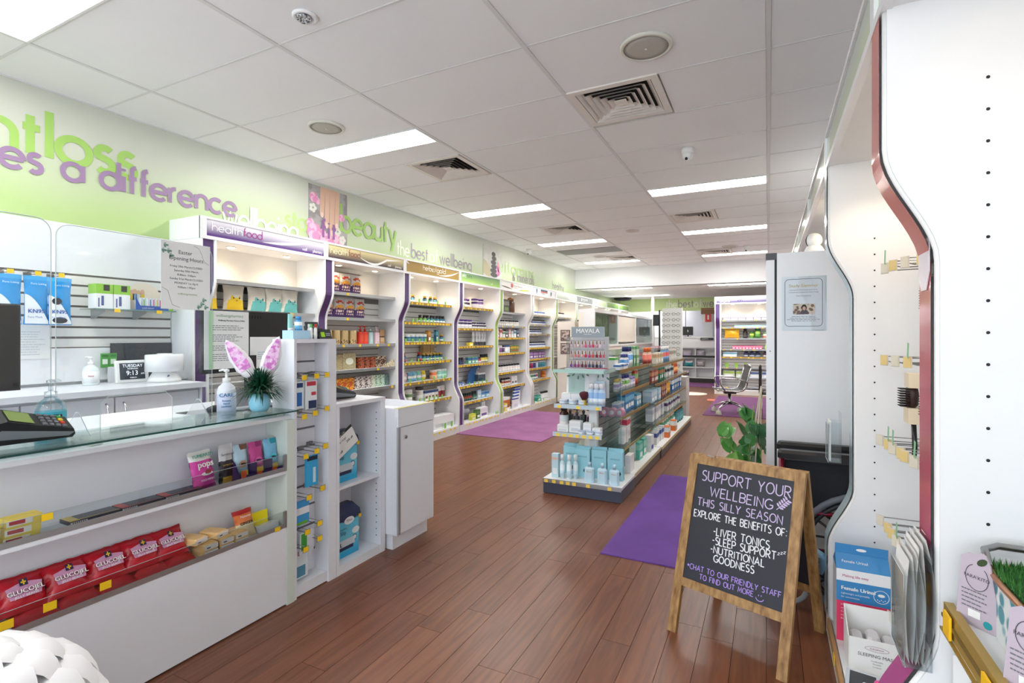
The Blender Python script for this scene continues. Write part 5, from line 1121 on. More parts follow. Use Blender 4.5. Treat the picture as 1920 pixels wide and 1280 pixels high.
def pouch_thing(nm,loc,rz,w,h,t,cols,mifn,label,cat,rx=0,seed=2,extra=None,wob=.006):
    r=lroot(nm,loc,label,cat,None,rz); m4=Matrix.Rotation(rx,4,'X')
    mb=pouch_mb(w,h,t,mifn,seed=seed,wob=wob); mb.xf(m4); mb.build('bag_body',[M(c,.3) for c in cols],r)
    if extra: extra(r,m4@frame((-w/2,-t/2-.004,0),(1,0,0),(0,0,1)),w,h)
    return r
def pops(r,fm,w,h):
    text('lettering','pops',.04,fm@Matrix.Translation((w*.5,h*.56,.002)),PAPER,r,'CENTER',bold=.0012); text('lettering','ORGANIC',.014,fm@Matrix.Translation((w*.5,h*.74,.0)),PAPER,r,'CENTER'); text('lettering','YUMEARTH',.02,fm@Matrix.Translation((w*.5,h*.83,-.006)),M((70,170,150),.5),r,'CENTER',bold=.0006)
    mb=MB(); disc(mb,(w*.55,h*.42),.016,fm,0,12,.011,.003); mb.build('fruit_print',M((150,50,60),.5),r); mb=MB(); disc(mb,(w*.5,h*.38),.028,fm,0,12,.008,.002); mb.build('splash_print',PAPER,r); text('lettering','WILD BERRY',.012,fm@Matrix.Translation((w*.5,h*.2,.0)),PAPER,r,'CENTER')
pouch_thing('lolly_bag',(-2.2,1.405,.67),PI/2+.15,.115,.165,.045,[(214,62,160),(236,236,232),(150,30,110)],lambda u,v:1 if v>.78 else 2 if v<.06 else 0,'tilted pink and white lolly bag on the upper ledge','bag',-.25,11,pops)
def samb(r,fm,w,h):
    text('lettering','Samboost',.016,fm@Matrix.Translation((w*.06,h*.72,-.002)),BLACK,r); text('lettering','SAMBUCOL',.01,fm@Matrix.Translation((w*.5,h*.46,.001)),M((220,180,60),.5),r,'CENTER')
pouch_thing('lozenge_pouch',(-2.205,1.505,.669),PI/2,.07,.175,.03,[(44,40,46),(196,196,198),(206,160,50)],lambda u,v:1 if v>.55 else 2 if v<.2 and u>.3 else 0,'black and silver lozenge pouch next to the purple tray','bag',-.05,12,samb)
r=lroot('pouch_display_tray',(-2.2,1.665,.6685),'purple cardboard display tray on the upper ledge','display tray',None,PI/2)
TRP=M((58,34,92),.45)
MB().box(-.13,.115,-.05,.05,0,.004).build('tray_floor',TRP,r); MB().box(-.13,.115,-.052,-.05,0,.028).build('tray_front',TRP,r); MB().prism([(-.05,0),(.05,0),(.05,.13),(-.02,.08),(-.05,.03)],lambda a,b,t:(t,a,b),-.132,-.13).build('tray_side',TRP,r)
for i,x in enumerate((-.045,.04)): MB().prism([(-.05,0),(.05,0),(.05,.06),(-.05,.075)],lambda a,b,t:(t,a,b),x-.001,x+.001).build('tray_divider',TRP,r)
mb=MB(); fm=frame((-.13,-.0522,0),(1,0,0),(0,0,1))
for i in range(3): rect(mb,.004+.082*i,.03+.082*i,.006,.05 if i==0 else .03,fm,0,.0006)
mb.build('orange_print',M((226,90,40),.5),r)
for i in range(3): text('lettering','CHOCOLATE MILK BAR',.007,fm@Matrix.Translation((.005+.082*i,.003,.001)),PAPER,r)
for i,(c1,c2,d) in enumerate((((176,206,222),(120,80,60),'pale blue and brown'),((196,64,140),(150,40,110),'magenta'),((120,186,220),(30,150,170),'sky blue and teal'))):
    x=-.088+.082*i
    def ex(rr,fm,w,h,c2=c2):
        mb=MB(); disc(mb,(w*.5,h*.42),.02,fm,0,14,.017,.002); mb.build('badge',M(tuple(min(255,v+60) for v in c2),.5),rr); text('lettering','Wiz',.016,fm@Matrix.Translation((w*.5,h*.39,.004)),BLACK,rr,'CENTER',bold=.0008)
        mb=MB(); rect(mb,w*.3,w*.75,h*.06,h*.22,fm,0,.004); mb.build('price_ticket',YELLOW,rr)
    pouch_thing('snack_pouch',(-2.2+.0,1.665+x,.674),PI/2,.078,.155,.03,[c1,c2],lambda u,v:1 if v>.8 and (u>.45) else 0,d+' snack pouch in the purple tray','bag',-.12,20+i,ex,.003)
# red jelly bags on the lower ledge
RED=(196,28,44)
def gluco(full):
    def ex(r,fm,w,h):
        if not full: return
        mb=MB(); pts=[(w*.2,h*.3),(w*.8,h*.3),(w*.86,h*.62),(w*.5,h*.72),(w*.16,h*.62)]; mb.add([fm@Vector((*p,.001)) for p in pts],[(0,1,2,3,4)]); mb.build('clear_window',M((206,150,184),.3),r)
        text('lettering','GLUCOJEL',.0205,fm@Matrix.Translation((w*.5,h*.4,.006)),M((140,20,60),.4),r,'CENTER',bold=.0017); text('lettering','GLUCOJEL',.0205,fm@Matrix.Translation((w*.5,h*.4,.0075)),PAPER,r,'CENTER',bold=.0006); text('lettering','JELLY BEANS',.011,fm@Matrix.Translation((w*.5,h*.3,.006)),PAPER,r,'CENTER')
        mb=MB(); rect(mb,w*.42,w*.58,h*.6,h*.78,fm,0,.005); mb.build('crest',M((40,36,70),.5),r); mb=MB(); rect(mb,w*.485,w*.515,h*.62,h*.76,fm,0,.006); rect(mb,w*.45,w*.55,h*.67,h*.71,fm,0,.006); mb.build('gold_cross',M((236,190,50),.5),r)
    return ex
ys=[.66,.80,.925,1.045,1.165,1.27]
for i,y in enumerate(ys):
    nm=['leftmost','second','third','fourth','fifth','rightmost'][i]
    pouch_thing('jelly_bean_bag',(-2.2,y,.39),PI/2,.135,.125,.06,[RED,(170,18,34),(206,120,160)],lambda u,v:2 if .3<v<.62 and .2<u<.8 else 1 if v>.9 else 0,nm+' upper red jelly bean bag on the lower ledge','bag',-.62,30+i,gluco(True),.007).location[2]=.425
    pouch_thing('jelly_bean_bag',(-2.17,y+.02,.39),PI/2,.13,.1,.045,[(182,26,40),(150,14,28)],lambda u,v:0 if v<.7 else 1,nm+' lower red jelly bean bag flattened on the lower ledge','bag',-1.25,50+i,None,.006)
for i,(y,z) in enumerate(((.73,.43),(.84,.437),(1.0,.437))):
    o=MB().box(-2.1382,-2.1372,y-.018,y+.018,z-.014,z+.014).build('price_ticket',YELLOW); lbl(o,['first','second','third'][i]+' yellow price ticket from left on the lower ledge lip','price ticket')
PB_=cached('peach',lambda: MB().cbox(-.032,.032,-.05,.05,0,.026,.006,0).add([(-.03,-.0512,.003),(.03,-.0512,.003),(.03,-.0512,.023),(-.03,-.0512,.023)],[(0,1,2,3)],1).add([(-.02,-.052,.008),(-.004,-.052,.008),(-.004,-.052,.013),(-.02,-.052,.013)],[(0,1,2,3)],2).mesh('tissue_pack',[M((246,206,140),.45),M((242,240,236),.5),M((50,50,60),.5)]))
for i,(y,z,x) in enumerate(((1.4,.389,0),(1.4,.416,.0),(1.36,.447,-.02),(1.475,.389,0),(1.475,.416,0),(1.455,.443,-.02),(1.545,.389,0),(1.545,.416,0))):
    o=place('tissue_pack',PB_,(-2.2+x,y,z),PI/2+(.25 if i in(2,5) else 0)); lbl(o,['lowest left','middle left','tilted top left','lowest centre','middle centre','top centre','lowest right','upper right'][i]+' peach tissue pack beside the jelly bean bags','tissue pack','peach tissue packs')
def ging(r,fm,w,h):
    text('lettering','GINGER',.018,fm@Matrix.Translation((w*.5,h*.45,-.002)),BLACK,r,'CENTER',bold=.0006); text('lettering','Natures',.016,fm@Matrix.Translation((w*.5,h*.7,.0)),PAPER,r,'CENTER')
pouch_thing('ginger_pouch',(-2.19,1.6,.392),PI/2,.1,.13,.035,[(226,122,60),(190,40,40),(222,206,160)],lambda u,v:1 if v>.86 else 2 if v<.5 else 0,'orange and red ginger sweets pouch on the lower ledge','bag',-.35,61,ging,.004)
r=lroot('thermometer_pack',(-2.2,1.7,.389),'white pack with yellow hang tab at the right end of the lower ledge','pack',None,PI/2)
MB().box(-.045,.06,-.03,.03,0,.03).xf(Matrix.Rotation(-.2,4,'X')).build('clear_case',M((232,234,236),.3),r); MB().box(-.06,.045,.03,.0315,.0,.09).xf(Matrix.Rotation(-.1,4,'X')).build('hang_tab',M((246,226,10),.5),r)
o=MB().box(-2.1382,-2.1372,1.71,1.74,.385,.405).build('price_ticket',YELLOW); lbl(o,'yellow price ticket at the right end of the lower ledge','price ticket')
# ============================================================ behind the counter
bw=root('back_slat_board',(-4.19,1.4,1.02),'white slatted wall board behind the counter','wall board')
MB().box(-4.204,-4.19,.3,2.395,1.03,2.085).build('backing_board',SLATB,bw); MB().box(-4.19,-4.178,.3,2.395,1.755,2.085).build('upper_panel',WHITE_GLOSS,bw); MB().box(-4.19,-4.178,.3,2.395,1.03,1.255).build('lower_panel',WHITE_GLOSS,bw)
sl=cached('bslat',lambda: MB().box(0,.011,-1.0475,1.0475,0,.056).mesh('slat',SLAT))
for i in range(7):
    o=place('slat',sl,(0,0,0),0,bw); o.location=(-4.19+4.19,1.3475-1.4,1.262+i*.0705-1.02)
r=root('back_bench',(-3.9,1.3,0),'white bench of cupboards along the wall behind the counter','bench')
MB().box(-4.2,-3.58,.2,2.3,.975,1.01).build('bench_top',CTW,r); MB().box(-4.2,-3.63,.2,2.29,0,.09).build('plinth',CTW,r); MB().box(-4.2,-3.62,2.27,2.29,.09,.974).build('side_panel',CTW,r)
MB().box(-4.2,-3.64,.2,2.27,.09,.97).build('carcass',CTW,r)
for i,(a,b) in enumerate(((.2,.75),(.755,1.29),(1.295,1.74),(1.745,2.265))):
    d=MB().box(-3.638,-3.62,a+.002,b-.002,.1,.955).build('door',CTW,r); yy=b-.045 if i%2==0 else a+.045
    MB().tube([(-3.62,yy,.78),(-3.605,yy,.79),(-3.592,yy,.82),(-3.59,yy,.85),(-3.592,yy,.88),(-3.605,yy,.91),(-3.62,yy,.92)],.006,8).build('handle',CHROME,d)
# masks
def kn(r,fm,w,h,dark):
    mb=MB(); pts=[(w*.02,h*.62)]+[(w*.02+w*.9*i/8,h*(.62-.0*i)-h*.55*(i/8)**1.8) for i in range(1,9)]+[(w*.92,h*.02),(w*.02,h*.02)]
    mb.add([fm@Vector((*p,.0015)) for p in pts],[tuple(range(len(pts)))]); mb.build('white_curve',M((232,238,242),.4),r)
    text('lettering','KN95',.034,fm@Matrix.Translation((w*.12,h*.24,.004)),M((40,96,180),.5),r,bold=.0008); text('lettering','Face Mask',.017,fm@Matrix.Translation((w*.12,h*.14,.004)),M((80,130,190),.5),r); text('lettering','Pure Living',.017,fm@Matrix.Translation((w*.25,h*.82,-.002)),PAPER,r)
    if dark:
        mb=MB(); disc(mb,(w*.33,h*.5),.026,fm,0,10,.022,.004); disc(mb,(w*.45,h*.1),.04,fm,0,10,.02,.0045); mb.build('dark_mask',M((46,48,60),.6),r)
for i,y in enumerate((1.385,1.515,1.632)):
    pouch_thing('face_mask_pack',(-4.03,y,1.405),PI/2,.125,.3,.025,[(38,150,220),(60,166,226)],lambda u,v:1 if v>.9 else 0,['leftmost','middle','right'][i]+' blue face mask pack hanging on the slatted board','pack',0,70+i,lambda r,fm,w,h,i=i: kn(r,fm,w,h,i==2),.003)
    h=place('peg_hook',hook_mesh(.14),(-4.177,y+.01,1.725),PI/2); tag(h,['left','middle','right'][i]+' wire hook with yellow ticket above the mask packs','hook','wire hooks on the slatted board')
r,fm=sheet('pinned_notice',(-4.174,1.44,1.19),(0,1,0),(0,0,1),.2,.22,PAPER,'faded white notice pinned below the mask packs','notice'); text_lines('print_lines',10,.15,.016,fm@Matrix.Translation((.025,.17,0)),M((200,205,212),.6),r)
r=root('glass_shelf',(-4.08,2.05,1.52),'glass shelf on metal brackets on the slatted board','shelf')
s=MB().box(-4.177,-3.98,1.80,2.32,1.515,1.521).build('glass_plate',GLASS,r); MB().box(-3.98,-3.978,1.8,2.32,1.515,1.521).build('glass_edge',M((110,150,146),.3),s)
for y in (1.87,2.13): MB().prism([(0,0),(.16,0),(.16,-.012),(.03,-.06),(0,-.06)],lambda a,b,t:(-4.177+a,t,1.5145+b),y-.006,y+.006).build('bracket',ALU,r)
for y in (1.93,2.2): MB().box(-3.978,-3.976,y-.018,y+.018,1.498,1.522).build('price_ticket',YELLOW,r)
for i,y in enumerate((1.87,1.975)):
    r=lroot('thermometer_carton',(-4.06,y,1.522),['left','right'][i]+' lime and white carton on the glass shelf','box',None,PI/2)
    MB().box(-.05,.05,-.05,.05,0,.1).build('lower_carton',M((238,240,242),.4),r); MB().box(-.05,.05,-.05,.05,.1,.165).build('lime_top',M((140,200,60),.4),r); MB().box(-.006,.03,-.0512,-.05,.12,.16).build('black_badge',BLACK,r)
    fm=frame((-.05,-.0506,0),(1,0,0),(0,0,1)); mb=MB(); rect(mb,.03,.045,.02,.085,fm); rect(mb,.012,.02,.01,.07,fm); mb.build('print',M((70,90,150),.5),r)
r=lroot('toothbrush_display',(-4.05,2.16,1.522),'blue cardboard toothbrush display on the glass shelf','display box',None,PI/2)
BL=M((44,90,170),.45); MB().box(-.11,.11,-.06,.05,0,.003).build('tray_floor',BL,r); MB().prism([(-.11,0),(.11,0),(.11,.03),(-.08,.03),(-.11,.09)],lambda a,b,t:(a,t,b),-.062,-.06).build('tray_front',BL,r)
bc=MB().prism([(-.11,0),(.11,0),(.11,.12),(.09,.17),(.02,.2),(-.04,.2),(-.11,.15)],lambda a,b,t:(a,t,b),.05,.053).build('back_card',M((238,226,208),.5),r)
mb=MB(); fm=frame((-.11,.0495,0),(1,0,0),(0,0,1))
for i,x in enumerate((.03,.05,.075,.1)): disc(mb,(x,.13+.006*(i%2)),.014,fm,0,12,.018,.001+.0002*i); rect(mb,x-.014,x+.014,.075,.118,fm,1+i%3,.0015)
mb.build('family_print',[M((220,180,150),.5),M((236,206,70),.5),M((120,160,200),.5),M((206,214,222),.5)],bc)
text('lettering','SLEEP RIGHT',.014,frame((-.07,-.0625,.008),(1,0,0),(0,0,1)),PAPER,r)
for i in range(7):
    c=[(236,240,246),(110,190,80),(236,240,246),(60,120,200),(220,80,140),(230,210,60),(214,60,110)][i]
    o=place('toothbrush_pack',cached(('tb',c),lambda c=c: MB().box(-.009,.009,-.004,.004,0,.085).box(-.003,.003,-.006,-.004,.01,.075,1).mesh('toothbrush_pack',[M((228,234,240),.4),M(c,.4)])),(-4.05+.02,2.1+.022*i,1.5258),PI/2); tag(o,['white','green','pale','blue','pink','yellow','magenta'][i]+' toothbrush pack standing in the blue display','toothbrush')
o=place('carton',carton(.06,.05,.11,(140,200,60),(240,240,240)),(-4.06,2.3,1.522),PI/2); tag(o,'lime carton at the right end of the glass shelf','box')
o=MB().box(-4.177,-4.165,1.98,2.39,1.012,1.285).build('black_stone_board',pattern_mat('black_speckle',(34,36,44),(70,74,84),200,.15,'NOISE')); tag(o,'glossy black speckled board leaning behind the clock','board')
# clock tablet
r=lroot('day_clock',(-4.02,2.045,1.0105),'white-framed digital day clock on the back bench','clock',None,PI/2); m4=Matrix.Rotation(-.12,4,'X')
MB().cbox(-.105,.105,-.012,.012,0,.155,.006).xf(m4).build('frame',PLASTIC,r); MB().box(-.082,.078,-.0135,-.0122,.02,.135).xf(m4).build('screen',M((44,50,62),.2),r)
fm=m4@frame((0,-.0137,0),(1,0,0),(0,0,1)); LCD=Memit('lcd_text',(225,230,235),.6)
text('lettering','TUESDAY',.03,fm@Matrix.Translation((0,.106,0)),LCD,r,'CENTER'); text('lettering','MORNING',.014,fm@Matrix.Translation((0,.09,0)),LCD,r,'CENTER'); text('lettering','9:13',.045,fm@Matrix.Translation((-.005,.05,0)),LCD,r,'CENTER'); text('lettering','AM',.017,fm@Matrix.Translation((.062,.052,0)),LCD,r,'CENTER'); text('lettering','MARCH',.012,fm@Matrix.Translation((0,.028,0)),LCD,r,'CENTER')
MB().box(-.06,.06,.014,.05,0,.004).build('foot',PLASTIC,r)
r=root('humidifier',(-3.86,2.17,1.0105),'white round aroma diffuser beside the day clock','diffuser'); HX,HY=-3.86,2.17
MB().lathe([(.105,1.011),(.1,1.03),(.075,1.075),(.07,1.085)],28,(HX,HY)).build('base',PLASTIC,r); MB().lathe([(.118,1.086),(.118,1.2),(.112,1.205),(.05,1.206),(.045,1.212),(.001,1.213)],28,(HX,HY)).build('tank',WHITE_GLOSS,r)
MB().lathe([(.012,0),(.012,.003),(.001,.004)],12,(0,0),0,1.6,.8).xf(Matrix.Translation((HX+.082,HY-.02,1.045))@Matrix.Rotation(PI/2,4,'Y')).build('badge',M((110,112,140),.4),r)
MB().tube([(HX-.05,HY+.1,1.015),(HX-.02,HY+.16,1.014),(HX-.06,HY+.2,1.014)],.003,5).build('cable',BLACK,r)
sanit(-4.03,1.80,1.0105,.045,.19,M((226,236,236),.2),M((236,240,240),.4),PLASTIC,'clear sanitiser pump bottle on the back bench',[('Hand',.3,.014)],M((200,60,60),.5),3.3,.02)
for i in range(2):
    hangpack(.045,.1,.012,[(70,160,60),(230,240,226),(40,110,40)],[(.15,.85,.25,.6,1),(.1,.9,.75,.9,2)],['left','right'][i]+' small green pack hanging above the back bench','pack',(-4.14,1.93+.05*i,1.215))
r,fm=sheet('brochure_holder',(-4.12,1.94,1.011),(0,1,0),(0,0,1),.07,.11,M((234,238,242),.4),'small pale brochure standing on the back bench','brochure')
# basket in the lower left corner
bx_,by_=-1.66,.46
r=root('white_woven_basket',(bx_,by_,0),'white woven basket in the bottom left corner','basket')
MB().lathe([(.15,.002),(.17,.01),(.22,.25),(.25,.44),(.24,.44),(.2,.2),(.14,.02)],32,(bx_,by_)).build('basket_body',M((226,227,232),.7),r)
rr_=random.Random(4)
for ring in range(4):
    n=[26,22,16,10][ring]; rad=[.262,.225,.165,.095][ring]; z=[.42,.5,.55,.575][ring]
    for i in range(n):
        a=2*PI*(i+.5*(ring%2))/n; w=2*PI*rad/n*.68; tx=Vector((-math.sin(a),math.cos(a),0)); ra=Vector((math.cos(a),math.sin(a),0)); c=Vector((bx_,by_,z))+ra*rad
        dn=(ra*.075+Vector((0,0,-.075+.015*ring))); up_=Vector((0,0,.012))
        mb=MB(); vs=[]
        for j in range(5):
            t=j/4-.5; ww=w*(1-abs(t)*1.1); p=c+dn*t*1.3+(ra*.5+Vector((0,0,1)))*.02*(1-4*t*t)
            vs+= [p-tx*ww,p+tx*ww*.9+up_*.4]
        mb.add(vs,[(2*j,2*j+1,2*j+3,2*j+2) for j in range(4)],0,True)
        mb.build('woven_leaf',M((242,242,244),.6),r)
MB().lathe([(.25,.43),(.23,.485),(.17,.535),(.1,.56),(.001,.572)],32,(bx_,by_)).build('woven_lid',M((224,225,230),.7),r)
# ============================================================ right-hand bays
PINK=grad_mat('pink_acrylic',(176,84,140),(206,110,104),.3,1.6,.1,(.45,(196,88,120)))
PALEB=M((200,222,228),.15)
RB='right wall shelving bays'
# local x runs from far (Y high) to near; the upright sits at the far end of each bay
bay('rA','right bay between the pink and clear uprights with wire hooks',(WRX,2.75,0),-R90,PALEB,[(.113,0)],1.2,True,RB,None,near=True,plain=True)
bay('rN','nearest right bay with gold-railed shelf and grass tray',(WRX,1.55,0),-R90,PINK,[(.113,0)],.15,True,RB,None,near=True,plain=True,width=1.1)
r=lroot('header_canopy',(WRX,7.5,0),'long white header canopy with glass fascia over the right side','canopy',None,-R90)
L=4.8-.05
MB().box(0,L,-DF,0,ZHB,ZHB+.012).build('canopy_soffit',WHITE,r); MB().box(0,L,-DF+.002,0,ZTOP-.014,ZTOP).build('canopy_top',WHITE,r)
MB().box(0,L,-DF-.012,-DF+.01,ZHB-.004,ZHB+.022).build('lower_rail',WHITE_GLOSS,r); MB().box(0,L,-DF-.012,-DF+.01,ZTOP-.018,ZTOP).build('upper_rail',WHITE_GLOSS,r)
for i in range(4): MB().box(i*1.2,i*1.2+.045,-DF-.012,-DF+.01,ZHB+.022,ZTOP-.018).build('fascia_post',WHITE_GLOSS,r)
FAS=grad_mat('fascia_fade',(206,222,178),(196,204,196),.0,.13,.12)  # green at the bottom of the fascia, greyer towards the top
for i in range(4):
    p=MB().box(i*1.2+.045,min(L,(i+1)*1.2),-DF-.003,-DF+.003,ZHB+.022,ZTOP-.018).build('fascia_panel',FAS,r)
for nm,w in (('rA',1.2),('rN',1.1)):
    rr=BAYS[nm][0]; MB().box(.045,w,-DF-.003,-DF+.003,ZHB+.022,ZTOP-.018).build('fascia_panel',FAS,rr)
for lx in (.6,1.8,3.0,4.2):
    d=MB().lathe([(.036,ZHB-.006),(.036,ZHB),(.03,ZHB)],18,(lx,-.2)).build('downlight_rim',ALU,r); MB().lathe([(.031,ZHB-.0065),(.028,ZHB-.009),(.001,ZHB-.010)],16,(lx,-.2)).build('downlight_lamp',DL_M,d)
    ld=bpy.data.lights.new('canopy_lamp','SPOT'); ld.energy=BAY_LAMP*1.2; ld.color=(1,.8,.58); ld.spot_size=2.3; ld.spot_blend=.6; ld.shadow_soft_size=.03
    lo=bpy.data.objects.new('canopy_lamp',ld); COL.objects.link(lo); lo.parent=r; lo.location=(lx,-.2,ZHB-.016)
# pin holes in the visible panels
for nm,xx in (('rA',.13),('rN',.13)):
    pass
def pinholes(y,x,z0,n,pitch,parent):
    off=parent.location
    mb=MB()
    for i in range(n):
        mb.lathe([(.0035,0),(.0035,.0006),(.001,.0006)],8).xf(Matrix.Translation((x,y,z0+i*pitch))@Matrix.Rotation(PI/2,4,'X'),len(mb.v)-24)
    o=mb.build('pin_holes',M((40,40,42),.8)); o.parent=parent; o.matrix_parent_inverse=(Matrix.Translation(parent.location)@Matrix.Rotation(-R90,4,'Z')).inverted(); o['kind']='stuff'
# extra: panel faces toward the camera are the far uprights' near faces
pinholes(2.6195,.40,.33,22,.0675,BAYS['rA'][0]); pinholes(1.4195,.415,.33,24,.0675,BAYS['rN'][0])
# wire hooks on the back wall of the bay
def longhook(L,tagc):
    def f():
        mb=MB(); mb.box(-.014,.014,-.004,0,-.016,.016,0)
        mb.tube([(0,0,-.01),(0,-L*.86,-.012),(0,-L*.97,-.006),(0,-L,.008)],.0026,6,0); mb.tube([(0,0,.012),(0,-L,.012)],.002,6,0)
        mb.obox((-.018,-L-.012,-.024),(.026,.02,0),(.0012,-.0016,0),(0,0,.042),1); mb.obox((-.0155,-L-.0115,-.021),(.022,.017,0),(.0022,-.0029,0),(0,0,.036),2)
        return mb.mesh('wire_hook',[STEEL,M((214,208,196),.4),M(tagc,.6)])
    return cached(('lh',L,tagc),f)
CT=(232,206,140); CT2=(226,218,200)
ROWN=['top','second','third','fourth','fifth','lowest']
rows=[(1.92,[(2.42,.2,CT2),(2.33,.19,CT),(2.2,.15,(236,190,90))]),(1.60,[(2.42,.2,CT2),(2.33,.19,CT),(2.25,.17,CT2),(2.17,.14,CT)]),(1.245,[(2.43,.2,CT),(2.35,.18,CT2),(2.26,.16,CT),(2.12,.14,CT),(2.03,.13,CT)]),
      (.93,[(2.45,.21,CT2),(2.36,.2,CT),(2.28,.2,CT2),(2.2,.19,CT),(2.15,.19,CT),(2.07,.18,CT2),(1.97,.17,CT2)]),(.615,[(2.45,.21,CT2),(2.36,.2,CT),(2.3,.2,CT),(2.22,.2,CT2),(2.12,.2,(214,170,60)),(2.02,.2,CT2),(1.97,.2,(226,180,40))]),(.28,[(2.45,.2,CT2),(2.36,.19,CT2)])]
gt=cached('gtag',lambda: MB().box(-.008,.008,-.001,.001,0,.055).mesh('green_flag',M((150,206,160),.6)))
rA=BAYS['rA'][0]
for ri,(z,hs) in enumerate(rows):
    for hi,(y,Lh,c) in enumerate(hs):
        o=place('wire_hook',longhook(Lh,c),(WRX-.024,y,z),-R90); tag(o,'wire hook, %s from the far end, in the %s row of the right bay'%(ORD[hi],ROWN[ri]),'hook','wire hooks in the right bay')
        if (ri,hi) in ((0,0),(0,1),(1,0),(2,2),(2,3),(3,1),(3,2),(3,5),(4,3)):
            f=place('green_flag',gt,(0,-Lh-.004,.012),0,o,ry=.18)
# brushes on the hooks
def brush(x,y,z,label,bl,kind):
    r=lroot('hair_brush_pack',(x,y,z),label,'hair brush',None,-R90)
    CR=M((240,224,196),.5)
    MB().box(-.035,.035,-.02,.02,-.05,0).build('upper_card',CR,r); MB().box(-.035,.035,-.022,.022,-.175,-.12).build('lower_card',CR,r)
    MB().lathe([(.012,-.12),(.022,-.11),(.024,-.07),(.02,-.05)],12,(0,-.004),0,1.3,.8).build('brush_head',M(bl,.5),r)
    mb=MB()
    for i in range(8):
        for j in range(5): zz=-.115+.0085*i; xx=-.024+.012*j; mb.tube([(xx,-.014,zz),(xx,-.042,zz)],.0014,4)
    tag(mb.build('bristles',M((30,24,24),.5),r),kind='stuff')
    MB().tube([(0,0,-.17),(0,.004,-.26),(0,.0,-.31)] if kind else [(0,0,-.17),(0,0,-.2)],.008,8).build('brush_handle',M((24,24,28),.3),r)
brush(.5,2.22,1.86,'round bristle brush in cream card on the top hook row',(40,28,26),0); brush(.5,2.16,1.545,'flat brush in cream card on the second hook row',(30,30,32),0); brush(.455,2.24,1.205,'wide brush with black handle on the third hook row',(50,30,28),1); brush(.49,2.12,1.19,'brush with cream card close behind the third row front','' or (30,28,30),1)
# pink upright extras
def strip_card(y0,y1,x,z0,z1,label):
    o=MB().prism([(y0,z1),(y1,z1),(y1,z0+.04),((y0+y1)/2+.02,z0),((y0+y1)/2-.02,z0),(y0,z0+.04)],lambda a,b,t:(t,a,b),x-.002,x+.0).build('acrylic_clip',M((226,214,222),.2)); tag(o,label,'clip')
strip_card(1.445,1.535,WRX-WAIST-.012,1.44,1.56,'pale acrylic clip joining the pink upright strip')
def brochure_holder(x,y0,y1,z0,z1,label,ang=0.0,papers=4):
    r=root('brochure_holder',(x,(y0+y1)/2,z0),label,'brochure holder')
    MB().box(x-.002,x,y0,y1,z0,z1).build('back_plate',ACRYL,r); MB().box(x-.05,x-.048,y0,y1,z0,z1*.75+z0*.25).build('front_plate',ACRYL,r)
    for y in (y0,y1-.002): MB().box(x-.048,x-.002,y,y+.002,z0,z1*.8+z0*.2).build('side_plate',ACRYL,r)
    MB().box(x-.048,x-.002,y0+.002,y1-.002,z0,z0+.003).build('floor_plate',ACRYL,r)
    MB().tube([(x-.05,y0,z0),(x-.05,y0,z1*.75+z0*.25),(x-.05,y1,z1*.75+z0*.25),(x-.05,y1,z0)],.0015,5,0,True).build('plate_edge',M((206,212,214),.3),r)
    return r
brochure_holder(.32,1.41,1.545,.6,.87,'clear brochure holder stuffed with leaflets on the pink upright')
for i in range(6):
    xx=.28+.006*i; mb=MB(); N=8
    bend=[(xx+.012*math.sin(PI*j/N)*(i%3-.5),.606+(.23+.01*i)*j/N) for j in range(N+1)]
    for j in range(N): a,b=bend[j],bend[j+1]; mb.add([(a[0],1.416,a[1]),(a[0],1.538,a[1]),(b[0],1.538,b[1]),(b[0],1.416,b[1])],[(0,1,2,3)],0,True)
    o=mb.build('leaflet',PAPER); tag(o,'%s leaflet from the front in the pink upright holder'%ORD[i],'leaflet','leaflets in the clear holder')
    if i==0:
        fm=frame((xx-.001-.006,1.544,.366),(0,-1,0),(0,0,1)); text_lines('print_lines',12,.085,.016,fm@Matrix.Translation((.012,.22,.001)),LINE2,o) if False else None
brochure_holder(.285,2.645,2.74,.78,1.0,'small clear leaflet holder on the far clear upright')
o=MB().box(.24,.246,2.65,2.735,.785,.96).build('leaflet',PAPER); tag(o,'white leaflet in the small holder on the far upright','leaflet')
# stock on the base deck of the right bay
ZD=.113
r=root('urinal_carton',(.34,2.52,ZD),'blue, white and pink female urinal carton on the right bay deck','carton')
x0,x1,y0,y1,zb,zt=.245,.425,2.44,2.56,ZD,.40
MB().box(x0,x1,y0,y1,zb,zt).build('carton_body',M((238,240,242),.45),r); fm=frame((x0,y0-.0006,zb),(1,0,0),(0,0,1)); W=x1-x0; H=zt-zb
BLU=M((56,136,196),.45); PKR=M((226,60,104),.45)
mb=MB(); rect(mb,0,W,H*.56,H*.84,fm,0,.0008); mb.build('blue_band',BLU,r); mb=MB(); rect(mb,0,W,0,H*.56,fm,0,.0008); mb.build('pink_panel',PKR,r)
MB().add([(x0,y0,zt),(x1,y0,zt),(x1,y0+.05,zt+.05),(x0,y0+.05,zt+.05),(x0,y1,zt),(x1,y1,zt)],[(0,1,2,3),(3,2,5,4),(0,3,4),(1,5,2)]).build('carton_lid',BLU,r); MB().box(x0,x1,y0+.048,y0+.051,zt+.05,zt+.085).build('hang_tab',BLU,r)
mb=MB(); f2=frame((x0,y0+.0478,zt+.05),(1,0,0),(0,0,1)); disc(mb,(W*.5,.018),.018,f2,0,12,.006); mb.build('hang_hole',WHITE,r)
text('lettering','Female Urinal',.0205,fm@Matrix.Translation((.016,H*.72,.001)),PAPER,r,bold=.0008); text('lettering','Lightweight and portable',.0095,fm@Matrix.Translation((.016,H*.66,.001)),PAPER,r); text('lettering','for convenience',.0095,fm@Matrix.Translation((.016,H*.61,.001)),PAPER,r)
